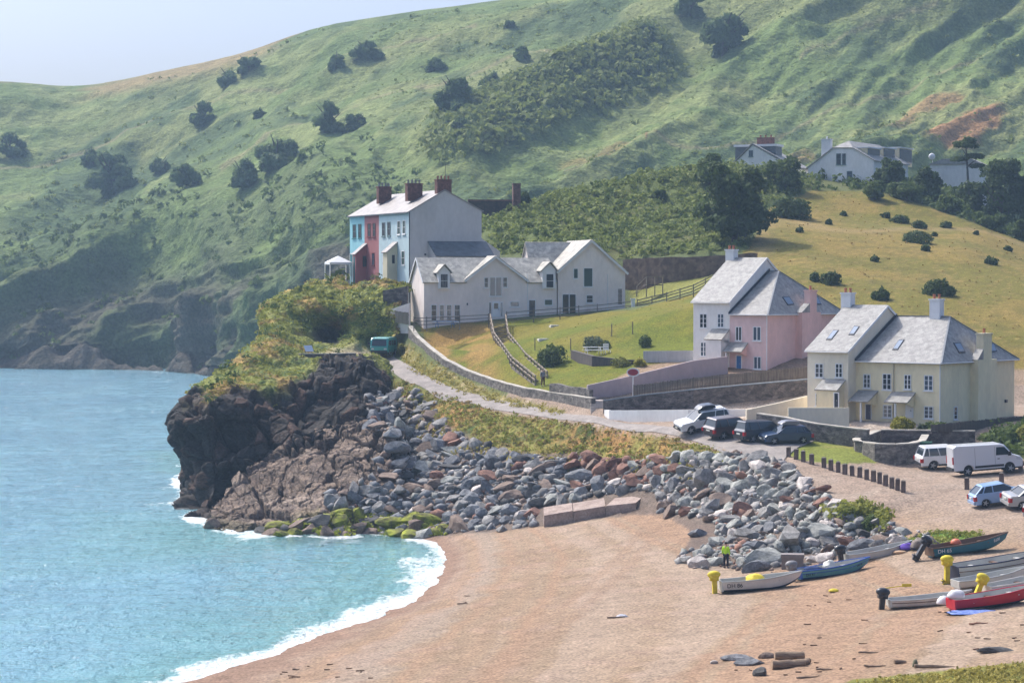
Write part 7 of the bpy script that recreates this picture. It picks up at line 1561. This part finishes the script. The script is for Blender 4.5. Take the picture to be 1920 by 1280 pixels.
def stick(u, v, L, rz, label, m=None, r_=.05):
    p = hit(u, v, lift=r_ * .7); pts_ = [(-L / 2 + L * i / 5, rng.uniform(-.06, .06) * L * .4, abs(rng.gauss(0, .03))) for i in range(6)]; tag(MB().tube(pts_, [r_, r_ * 1.1, r_, r_ * .8, r_ * .7, r_ * .4], 7).build('driftwood', m or BARK, loc=p, rot=(0, 0, R(rz))), label, 'driftwood')
stick(1628, 1224, 1.0, 4, 'driftwood branch on the sand right of the logs'); stick(1548, 1256, .9, -8, 'driftwood stick just right of the short stump'); stick(1835, 1170, 1.1, 18, 'reddish driftwood stick in front of the blue tarpaulin', m=mat('red_wood', (.25, .12, .08), (.35, .18, .11), obj=True)); stick(1755, 1252, 2.0, -4, 'long knotted driftwood by the grassy corner', r_=.09); stick(1688, 1243, .6, 10, 'dark short driftwood end left of the knotted driftwood', r_=.1); stick(1640, 1250, 1.1, 14, 'driftwood branch in front of the white pebble'); stick(1515, 1270, 1.2, 20, 'driftwood branch near the jagged dark lump'); stick(870, 1133, .9, 10, 'dark strand of driftwood near the surf'); stick(555, 1256, .4, 10, 'small dark stick nearest the water at the bottom of the beach'); stick(1155, 1158, 1.1, 15, 'tangle of driftwood alone in the middle of the beach')
soft_heap('litter', 'small white and blue litter heap beside the driftwood tangle mid beach', 'litter', hit(1166, 1156, lift=.02), 0, .35, .25, .14, mat('litter_white', (.25, .28, .4), (.7, .68, .66), scale=7), 21)
soft_heap('dune_post', 'short mossy post stump standing beside the knotted driftwood', 'post', hit(1716, 1252, lift=.1), 0, .14, .14, .34, mat('mossy_post', (.09, .09, .05), (.2, .19, .12), scale=5), 22, amp=.1)
# wrack: bits of weed along the tide lines, uncountable
wv = []
for (poly, n_) in (([(1480, 1150), (1920, 1130), (1920, 1165), (1480, 1172)], 8), ([(1500, 1180), (1600, 1195), (1640, 1215), (1500, 1210)], 8), ([(1340, 1255), (1620, 1230), (1660, 1262), (1400, 1280)], 24), ([(860, 1120), (1000, 1090), (1010, 1100), (860, 1135)], 12), ([(500, 1255), (680, 1240), (700, 1275), (540, 1275)], 14), ([(1560, 1100), (1600, 1130), (1500, 1140)], 12), ([(1750, 1180), (1920, 1170), (1920, 1215), (1740, 1220)], 8)):
    for _ in range(n_):
        u, v = rg.uniform(min(p[0] for p in poly), max(p[0] for p in poly)), rg.uniform(min(p[1] for p in poly), max(p[1] for p in poly))
        if in_poly([u], [v], poly)[0]: wv.append(hit(u, v, lift=.03))
b = MB()
for p in wv:
    L = rg.uniform(.05, .22); a = rg.gauss(0.1, .5); d = Vector((math.cos(a), math.sin(a), 0)) * L; b.bar(p - d, p + d, rg.uniform(.03, .08), .05)
tag(b.build('wrack', mat('wrack_weed', (.09, .055, .035), (.22, .12, .07), scale=3)), kind='stuff')

# ------------------------------------------------------------------ plants
def leafmat(name, a, b, c=None, tr=.38): return mat(name, a, b, scale=.55, rough=.75, spec=.2, lo=.3, hi=.72, fine=.25, fscale=3.5, transl=tr, c3=c)
LF = {'dark': leafmat('leaf_dark', (.045, .075, .024), (.11, .15, .046)), 'mid': leafmat('leaf_mid', (.06, .095, .026), (.14, .185, .05)), 'olive': leafmat('leaf_olive', (.16, .18, .04), (.32, .30, .075)), 'grey': leafmat('leaf_grey', (.075, .105, .06), (.17, .20, .13)), 'yellow': leafmat('leaf_yellow', (.17, .17, .02), (.40, .36, .05)), 'far': leafmat('leaf_far', (.095, .145, .06), (.165, .22, .085)), 'bracken': leafmat('leaf_bracken', (.135, .18, .045), (.27, .30, .085)), 'dry': leafmat('leaf_dry', (.20, .15, .05), (.42, .29, .11)), 'grass': leafmat('leaf_grass', (.19, .22, .035), (.36, .35, .08)), 'straw': leafmat('leaf_straw', (.28, .25, .05), (.48, .40, .12))}
BK_ = mat('bark', (.06, .05, .04), (.13, .11, .09), scale=3, rough=.95)
def leaves(blobs, n, size, seed, flatten=1.0):
    """leaf-sized quads spread through the shells of several ellipsoids -> (verts, quads)"""
    r_ = np.random.RandomState(seed); B = np.array(blobs, float); wgt = (B[:, 3] * B[:, 4] + B[:, 3] * B[:, 5]) ; wgt /= wgt.sum()
    k = r_.choice(len(B), n, p=wgt); d = r_.normal(size=(n, 3)); d /= np.linalg.norm(d, axis=1, keepdims=True); d[:, 2] = np.where(d[:, 2] < -.45, -d[:, 2], d[:, 2])
    rad = r_.uniform(.55, 1.0, n) ** .5 * (1 + (fbm(d[:, 0] * 2.2 + k * 3, d[:, 1] * 2.2, d[:, 2] * 2.2, seed=seed, oct=3) - .5) * .7)
    P = B[k, :3] + d * B[k, 3:6] * rad[:, None]
    nn = d + r_.normal(size=(n, 3)) * .55; nn /= np.linalg.norm(nn, axis=1, keepdims=True)
    t = np.cross(nn, r_.normal(size=(n, 3))); t /= np.linalg.norm(t, axis=1, keepdims=True); s_ = np.cross(nn, t)
    a = (size * r_.uniform(.6, 1.35, n))[:, None]; c = a * r_.uniform(.5, .9, n)[:, None]
    V = np.stack([P - t * a - s_ * c * .3, P + s_ * c * -.9, P + t * a + s_ * c * .25, P + s_ * c * .9], 1).reshape(-1, 3)
    return V, np.arange(4 * n).reshape(n, 4)
def crown_blobs(w_, h_, d_, seed, n=9, lean=0.):
    r_ = random.Random(seed); out = [(0, 0, h_ * .46, w_ * .34, d_ * .34, h_ * .42)]
    for k in range(n):
        a = r_.uniform(0, 6.28); q = r_.uniform(.35, .8); z_ = r_.uniform(.10, .84); f = (1 - abs(z_ - .45) * 1.1)
        out.append((math.cos(a) * w_ * .5 * q * f + lean * z_, math.sin(a) * d_ * .5 * q * f, h_ * z_, w_ * r_.uniform(.14, .24), d_ * r_.uniform(.14, .24), h_ * r_.uniform(.10, .19)))
    return out
def bush_blobs(w_, h_, d_, seed, n=7, lean=0.):
    r_ = random.Random(seed); out = [(0, 0, h_ * .12, w_ * .40, d_ * .40, h_ * .62)]
    for k in range(n):
        a = r_.uniform(0, 6.28); q = r_.uniform(.45, .95); out.append((math.cos(a) * w_ * .38 * q, math.sin(a) * d_ * .38 * q, h_ * r_.uniform(.02, .3), w_ * r_.uniform(.14, .28), d_ * r_.uniform(.14, .28), h_ * r_.uniform(.25, .5)))
    return out
def far_blobs(w_, h_, seed):
    r_ = random.Random(seed); out = []
    for k in range(13):
        a = r_.uniform(0, 6.28); q = r_.random() ** .6 * .40; rr = r_.uniform(.11, .21); z_ = r_.uniform(.0, .8) * (1 - q * 1.2)
        out.append((math.cos(a) * w_ * q, math.sin(a) * w_ * q, h_ * z_, w_ * rr, w_ * rr, h_ * rr * r_.uniform(.8, 1.2)))
    return out
def plant(name, label, cat, p, w_, h_, lf, seed, n, size, trunk=True, group=None, lift=0., blobs=None, nb=9, d_=None, lean=0.):
    V, Q = leaves(blobs or (crown_blobs if trunk else bush_blobs)(w_, h_, d_ or w_, seed, nb, lean), n, size, seed); me = new_mesh('crown' if trunk else name, V, quads=Q, mats=[LF[lf]])
    if not trunk:
        o = link(name, me, loc=p); tag(o, label, cat, group); return o
    e = empty(name, p); tag(e, label, cat, group); link('crown', me, e)
    t = MB(); t.tube([(0, 0, -.8), (0.03 * h_, 0, h_ * .2), (0, .02 * h_, h_ * .5)], [h_ * .045, h_ * .032, h_ * .012], 8); r_ = random.Random(seed)
    for k in range(5):
        a = r_.uniform(0, 6.28); t.tube([(0, 0, h_ * (.12 + .05 * k)), (math.cos(a) * w_ * .18, math.sin(a) * w_ * .18, h_ * (.3 + .05 * k)), (math.cos(a) * w_ * .34, math.sin(a) * w_ * .34, h_ * (.42 + .06 * k))], [h_ * .02, h_ * .014, h_ * .006], 6)
    t.build('trunk', BK_, e); return e
def hill_hit(u, v):
    j = int(np.clip(round(np.interp(u, uu, np.arange(NUH))), 0, NUH - 1)); pv = 640 - F * (GH[:, j, 1] * SP + (GH[:, j, 2] - H) * CP) / (GH[:, j, 1] * CP - (GH[:, j, 2] - H) * SP)
    k = np.nonzero((pv <= v) & (np.arange(NVH) > NVH * .12))[0]; i = k[0] if len(k) else NVH // 2
    return Vector(GH[i, j])
# trees scattered over the far hillside: (u, foot v, width, height) in photo pixels, and what tells each apart
FT = [(205, 366, 112, 96, 'largest dark tree clump on the left of the far hillside'), (168, 312, 38, 50, 'narrow dark tree just above the largest clump on the far hillside'), (296, 326, 44, 44, 'round dark tree right of the largest clump on the far hillside'), (355, 353, 58, 56, 'dark tree leaning over the lower edge of the smooth far slope'), (378, 240, 54, 58, 'lone dark tree high on the left part of the far hillside'), (458, 354, 56, 72, 'lower tree of the joined pair in the middle of the far hillside'), (522, 314, 82, 78, 'broad upper tree of the joined pair in the middle of the far hillside'), (622, 250, 66, 68, 'left tree of the close pair above the coloured terrace'), (669, 242, 42, 42, 'smaller right tree of the close pair above the coloured terrace'), (645, 127, 34, 42, 'left tree of the two near the skyline'), (696, 110, 62, 46, 'broad right tree of the two near the skyline'), (830, 131, 38, 30, 'low dark bush tree between the skyline pair and the big middle trees'), (872, 206, 80, 76, 'big dark tree left of its rounder neighbour above the middle hillside'), (931, 172, 44, 50, 'rounder tree touching the big dark tree on its right'), (881, 246, 38, 42, 'tree standing alone below the big dark tree and its neighbour'), (995, 115, 28, 38, 'slim dark tree alone on the upper middle slope'), (1357, 104, 106, 108, 'huge dark tree at the top of the picture on the right hillside'), (1302, 38, 66, 60, 'dark tree at the top of the picture left of the huge tree'), (1230, 67, 32, 28, 'small dark tree left of the huge tree on the right hillside'), (12, 297, 70, 58, 'dark tree cut by the left picture edge'), (430, 160, 44, 44, 'lower half of the dark copse below the skyline'), (468, 134, 50, 42, 'upper half of the dark copse below the skyline'), (494, 221, 22, 22, 'tiny dark tree between the lone high tree and the close pair'), (1030, 142, 22, 20, 'small bush below the slim dark tree'), (970, 52, 18, 16, 'little bush close below the skyline in the middle')]
for k, (u, v, w_, h_, lab) in enumerate(FT):
    p = hill_hit(u, v); s_ = F / p.y; plant('tree', lab, 'tree', p - Vector((0, 0, .5)), w_ / s_ * 1.05, h_ / s_ * 1.2, 'far', 900 + k, int(420 + w_ * h_ * .2), .95, group='trees on the far hillside', blobs=far_blobs(w_ / s_, h_ / s_, 900 + k))
# mass cover: bracken and gorse on the hillsides, each one object
def tufts(name, P, m, n_per, size, h_, seed, spread=.8, flat=.75):
    r_ = np.random.RandomState(seed); P = np.asarray(P); n = len(P) * n_per; C_ = np.repeat(P[:, :3], n_per, 0); s0 = np.repeat(P[:, 3] if P.shape[1] > 3 else np.ones(len(P)), n_per)[:, None]
    d = r_.normal(size=(n, 3)); d /= np.linalg.norm(d, axis=1, keepdims=True); d[:, 2] = np.abs(d[:, 2]); Q = C_ + d * np.array((spread, spread, h_)) * s0 * r_.uniform(.5, 1, n)[:, None]
    nn = d + r_.normal(size=(n, 3)) * .5; nn /= np.linalg.norm(nn, axis=1, keepdims=True); t = np.cross(nn, r_.normal(size=(n, 3))); t /= np.linalg.norm(t, axis=1, keepdims=True); b_ = np.cross(nn, t)
    a = (size * r_.uniform(.6, 1.3, n))[:, None] * s0; V = np.stack([Q - t * a, Q - b_ * a * .6, Q + t * a, Q + b_ * a * .6], 1).reshape(-1, 3)
    return tag(link(name, new_mesh(name, V, quads=np.arange(4 * n).reshape(n, 4), mats=[m])), kind='stuff')
r_ = np.random.RandomState(5)
def hill_pts(mask, n, smin, smax, zoff=0.):
    w_ = (mask * (GH[..., 1] ** 1.0)).ravel() * (np.gradient(GH[..., 1], axis=0).ravel().clip(0.01)); w_ = w_ / w_.sum(); k = r_.choice(len(w_), n, p=w_)
    P = GH.reshape(-1, 3)[k] + r_.normal(size=(n, 3)) * np.array((1, 1, .1)); return np.concatenate([P + np.array((0, 0, zoff)), r_.uniform(smin, smax, (n, 1))], 1)
vis = (FV > -60) & (FU > -120) & (FU < 2050) & (ft < 5.0) & (ft > .8)
tufts('gorse_scrub', hill_pts(vis * gorse * (1 - .5 * lowg) + .0, 420, .4, 1.1), LF['bracken'], 9, .75, 1.1, 31, 1.5)
tufts('low_scrub', hill_pts(vis * lowg * (1 - cliff * .6) + 1e-9, 500, .5, 1.2), LF['mid'], 9, .8, 1.5, 32, 1.6)
tufts('hill_bracken', hill_pts(vis * (1 - np.clip(bul, 0, 1)) * (FU > 700) + .15 * vis, 3000, .3, .75), LF['bracken'], 6, .55, .4, 33, 1.3)
tufts('spur_thicket', hill_pts(vis * (np.clip(bul, 0, 1) > .35) * bul + 1e-12, 2400, .6, 1.5), LF['bracken'], 12, .75, 1.9, 34, 1.6)
def land_pts(poly, n, smin, smax, seed, zoff=0., mask=None):
    rr = random.Random(seed); out = []; us_, vs_ = [p[0] for p in poly], [p[1] for p in poly]
    wgt = np.clip(poly_soft(GU, GV, poly, 5, seed), 0, 1) * np.gradient(GY, axis=0)
    if mask is not None: wgt = wgt * mask
    wgt = (wgt * GY).ravel(); wgt /= wgt.sum(); k = r_.choice(len(wgt), n, p=wgt); P = np.stack([GX.ravel()[k], GY.ravel()[k], GZ.ravel()[k] + zoff], 1)
    P[:, :2] += r_.normal(size=(n, 2)) * .15; return np.concatenate([P, r_.uniform(smin, smax, (n, 1))], 1)
tufts('bracken', land_pts(Z_KNOLL, 7000, .5, 1.5, 41), LF['bracken'], 9, .27, .75, 42, .55)
tufts('bramble', land_pts(Z_KNOLL, 260, .6, 1.4, 43), LF['mid'], 22, .3, 1.1, 44, 1.0)
tufts('slope_scrub', land_pts(Z_SCRUB, 900, .4, 1.2, 45), LF['grass'], 9, .15, .32, 46, .42); tufts('dry_scrub', land_pts(Z_SCRUB, 1000, .4, 1.1, 47), LF['dry'], 9, .13, .28, 48, .38)
tufts('bank_grass', land_pts([(700, 745), (850, 790), (1000, 840), (1200, 870), (1330, 870), (1300, 900), (1000, 880), (820, 850), (720, 790)], 260, .5, 1.2, 147), LF['straw'], 9, .16, .5, 148, .4); tufts('verge_grass', land_pts(Z_VERGE, 1300, .4, 1.1, 49), LF['straw'], 8, .14, .4, 50, .35)
tufts('field_tussocks', land_pts(Z_FIELD, 2600, .3, .8, 51), LF['dry'], 6, .16, .22, 52, .35); tufts('lawn_tussocks', land_pts(Z_LAWN, 900, .2, .6, 53), LF['olive'], 6, .12, .14, 54, .3)
tufts('hedge_scrub', land_pts(Z_HEDGE, 420, .6, 1.5, 55), LF['mid'], 14, .2, .8, 56, .55); tufts('garden_scrub', land_pts(Z_LANDR, 800, .8, 1.8, 57), LF['mid'], 14, .3, 1.0, 58, .8)
tufts('beach_weeds', land_pts(Z_WEED, 170, .5, 1.3, 59), LF['grass'], 12, .16, .6, 60, .4); tufts('beach_grass', land_pts(Z_BANKG, 220, .4, 1.0, 61), LF['grass'], 9, .13, .35, 62, .35)
tufts('foreground_grass', land_pts([(1560, 1300), (1640, 1276), (1780, 1262), (1930, 1246), (2200, 1230), (2200, 1330), (1560, 1330)], 2600, .5, 1.1, 63), LF['straw'], 7, .10, .34, 64, .22)
BUSP = S(719, 666, 16.05); hv = (1 - rocky) * (1 - ledge) * (1 - sstep(.2, .5, hol)) * (np.hypot(HEADG[..., 0] - BUSP.x, HEADG[..., 1] - BUSP.y + 1.5) > 3.6) * (np.ones(HEADG.shape[:2])); hk = r_.choice(hv.size, 3000, p=(hv / hv.sum()).ravel()); HP = HEADG.reshape(-1, 3)[hk]; hc = fbm(HP[:, 0] * .25, HP[:, 1] * .25, HP[:, 2] * .25, seed=60)
HP4 = np.concatenate([HP, r_.uniform(.5, 1.4, (len(HP), 1))], 1)
tufts('cliff_scrub', HP4[hc < .55], LF['grass'], 8, .14, .22, 71, .4); tufts('cliff_dry_grass', HP4[hc >= .55], LF['straw'], 8, .13, .2, 72, .4); tufts('cliff_rust_plants', HP4[(hc > .53) & (hc < .57)], LF['dry'], 9, .14, .24, 74, .4); tufts('cliff_bushes', HP4[:45], LF['mid'], 24, .25, .8, 73, .95)
wp = []
for _ in range(900):
    u, v = rg.uniform(470, 850), rg.uniform(955, 1008)
    if in_poly([u], [v], ZM)[0]:
        p = hit(u, v); wp.append((p.x, p.y, p.z + .05, rg.uniform(.5, 1.3)))
tufts('green_weed', wp, mat('sea_lettuce', (.20, .24, .02), (.44, .46, .04), scale=1.5, rough=.6, transl=.3), 10, .2, .16, 75, .5)
# shrubs on the dry field
FS = [(1757, 552, 66, 36, 'largest round dark shrub on the dry field above the cream house'), (1722, 455, 62, 26, 'long low dark shrub high on the dry field'), (1653, 562, 38, 24, 'dark shrub on the dry field left of the largest shrub'), (1558, 532, 42, 28, 'dark shrub close behind the roof of the pink house'), (1528, 527, 24, 20, 'smaller dark shrub beside the shrub behind the pink house roof'), (1640, 490, 20, 14, 'small shrub alone in the middle of the dry field'), (1858, 495, 32, 18, 'dark shrub towards the right side of the dry field'), (1687, 417, 42, 18, 'dark shrub in the upper cluster on the dry field, left one'), (1660, 408, 18, 12, 'little round shrub at the left end of the upper cluster'), (1725, 428, 34, 18, 'shrub in the middle of the upper cluster on the dry field'), (1774, 427, 28, 15, 'shrub at the right end of the upper cluster on the dry field'), (1735, 470, 24, 14, 'small shrub tucked under the long low shrub'), (1554, 421, 15, 12, 'tiny shrub on the field right of the big dark tree'), (1500, 436, 17, 13, 'tiny shrub near the shadow of the big dark tree'), (1890, 470, 16, 10, 'tiny shrub near the right end of the field crest'), (1582, 404, 14, 9, 'tiny tussock shrub just below the hilltop house'), (1752, 443, 12, 9, 'tiny shrub right of the long low shrub'), (1830, 440, 12, 8, 'tiny shrub on the field crest to the right'), (1482, 388, 0, 0, '')]
for k, (u, v, w_, h_, lab) in enumerate(FS):
    if not lab: continue
    p = hit(u, v); s_ = F / p.y; plant('shrub', lab, 'shrub', p, w_ / s_, h_ / s_ * 1.15, 'dark', 1200 + k, int(120 + w_ * h_ * .6), .2, False, 'shrubs on the dry field', nb=6)
# big trees
def big(u, v, w_, h_, s_, lf, lab, k, name='tree', cat='tree', size=.3, n=None, grp='garden trees', lean=0., nb=14):
    p = S(u, v, s_) if s_ else hit(u, v); q = F / p.y; plant(name, lab, cat, p, w_ / q, h_ / q, lf, 1400 + k, n or int(900 + w_ * h_ * .32), size, True, grp, nb=nb, lean=lean)
big(1375, 455, 158, 150, None, 'dark', 'huge dark tree on the edge of the bracken knoll casting a shadow on the field', 1, size=.34, n=6500, nb=20)
big(1465, 372, 95, 78, 12.6, 'mid', 'lighter bushy tree on the crest right of the huge dark tree', 2, n=3000); big(1330, 345, 70, 60, 12.7, 'mid', 'bushy tree on the crest at the left shoulder of the huge dark tree', 3, n=2000)
p = hit(1487, 408); plant('shrub', 'big rounded shrub at the top corner of the dry field beside the footpath', 'shrub', p, 84 / (F / p.y), 48 / (F / p.y), 'dark', 1451, 2200, .26, False, 'shrubs on the dry field', nb=10)
big(1240, 377, 28, 22, None, 'dark', 'small dark bush tree alone on the bracken knoll', 5, n=700, size=.25)
big(1668, 362, 60, 66, 12.35, 'dark', 'dark tree against the right end of the long white hilltop house', 6); big(1740, 396, 62, 84, 12.5, 'dark', 'dense dark upright tree right of the long white hilltop house', 7, n=4200); big(1700, 388, 90, 52, 12.6, 'mid', 'spreading mid green bush on the field crest below the hilltop house', 8)
big(1880, 430, 110, 138, 12.4, 'dark', 'large dark tree at the right end of the hilltop garden', 9, n=6000); big(1815, 420, 80, 92, 12.3, 'dark', 'dark rounded tree in front of the low white outbuilding', 10, n=3600); big(1780, 410, 60, 50, 12.8, 'mid', 'mid green shrubby tree on the crest below the dark trees', 11); big(1860, 448, 70, 50, 13.0, 'mid', 'mid green bush on the crest right of the shrubby tree', 12); big(1925, 462, 70, 56, 13.2, 'dark', 'dark bush at the right edge on the field crest', 13); big(1640, 372, 54, 34, 12.7, 'mid', 'low green hedge bush in front of the long white hilltop house', 14); big(1960, 420, 100, 130, 12.0, 'dark', 'dark tree running out of the right edge of the picture', 15)
# flat-topped pine
pp = S(1812, 392, 12.1); q = F / pp.y; pe = empty('pine_tree', pp); tag(pe, 'flat-topped pine with a bare trunk rising above the garden trees', 'tree', 'garden trees'); hh = 128 / q
t = MB(); t.tube([(0, 0, -1), (.25, 0, hh * .4), (-.1, 0, hh * .9)], [.28, .2, .08], 8)
for a, z_ in ((0, .62), (2.2, .7), (4.0, .78), (5.4, .6)): t.tube([(0, 0, hh * z_), (math.cos(a) * 1.5, math.sin(a) * 1.5, hh * (z_ + .1))], [.1, .04], 6)
t.build('trunk', BK_, pe); V, Q = leaves([(-.2, 0, hh * .93, 1.9, 1.8, .8), (1.2, 0, hh * .76, 1.7, 1.5, .55), (-1.3, .3, hh * .72, 1.3, 1.3, .5), (.4, 0, hh * 1.0, 1.1, 1.1, .5), (1.6, -.3, hh * .62, 1.2, 1.0, .4)], 1900, .24, 77); link('crown', new_mesh('crown', V, quads=Q, mats=[LF['dark']]), pe)
# garden bushes
for k, (u, v, w_, h_, lf, lab, sz_) in enumerate([(1035, 682, 54, 46, 'mid', 'round dark green bush on the lawn with its shadow to the right', .15), (1115, 653, 46, 28, 'grey', 'grey-green bush behind the white picnic table', .13), (1210, 650, 26, 26, 'mid', 'small leaning bush on the upper lawn casting a long shadow', .14), (1138, 652, 18, 18, 'dark', 'tiny dark bush behind the white garden chair', .12), (1199, 686, 26, 20, 'yellow', 'bright yellow-green bush in the sunken garden terrace', .12), (1018, 676, 24, 26, 'olive', 'straggly bush left of the round dark green bush', .12), (1165, 686, 40, 20, 'olive', 'brownish shrub in the middle of the sunken garden terrace', .12), (1690, 808, 50, 34, 'yellow', 'yellow flowering bush in front of the cream house door', .14), (1755, 812, 56, 26, 'mid', 'green garden shrub below the right window of the cream house', .14), (1730, 812, 26, 22, 'grey', 'greyish garden shrub between the yellow bush and the green shrub', .12), (1880, 838, 84, 40, 'mid', 'wide green bush on the bank behind the white van', .2), (1925, 830, 60, 44, 'olive', 'olive bush at the right edge behind the white van', .2), (985, 378, 26, 26, 'dark', 'small dark tree beside the stack of the ruined brick wall', .25), (1635, 992, 50, 34, 'mid', 'dark weedy bush at the right end of the boulder bank', .13), (1600, 965, 70, 26, 'grass', 'bright green weedy clump at the right end of the boulder bank', .13), (752, 664, 24, 26, 'olive', 'dark scrubby bush on the path right of the green minibus', .13)]):
    p = hit(u, v) if u != 985 else S(985, 382, 13.0); q = F / p.y; plant('bush', lab, 'bush', p, w_ / q, h_ / q * 1.1, lf, 1600 + k, int(260 + w_ * h_ * .55), sz_, False, 'garden bushes', nb=7)
# ------------------------------------------------------------------ the air between
hz = MB(); hz.box(-700, 900, -30, 1400, -7, 300)
hm = bpy.data.materials.new('haze_air'); hm.use_nodes = True; t = hm.node_tree
for n_ in list(t.nodes):
    if n_.type == 'BSDF_PRINCIPLED': t.nodes.remove(n_)
pv = t.nodes.new('ShaderNodeVolumePrincipled'); pv.inputs['Color'].default_value = (.52, .75, 1.0, 1); pv.inputs['Density'].default_value = .0003; pv.inputs['Anisotropy'].default_value = 0.0
t.links.new(pv.outputs[0], t.nodes['Material Output'].inputs['Volume'])
hm.cycles.homogeneous_volume = True
hzo = hz.build('haze', hm); tag(hzo, kind='stuff')
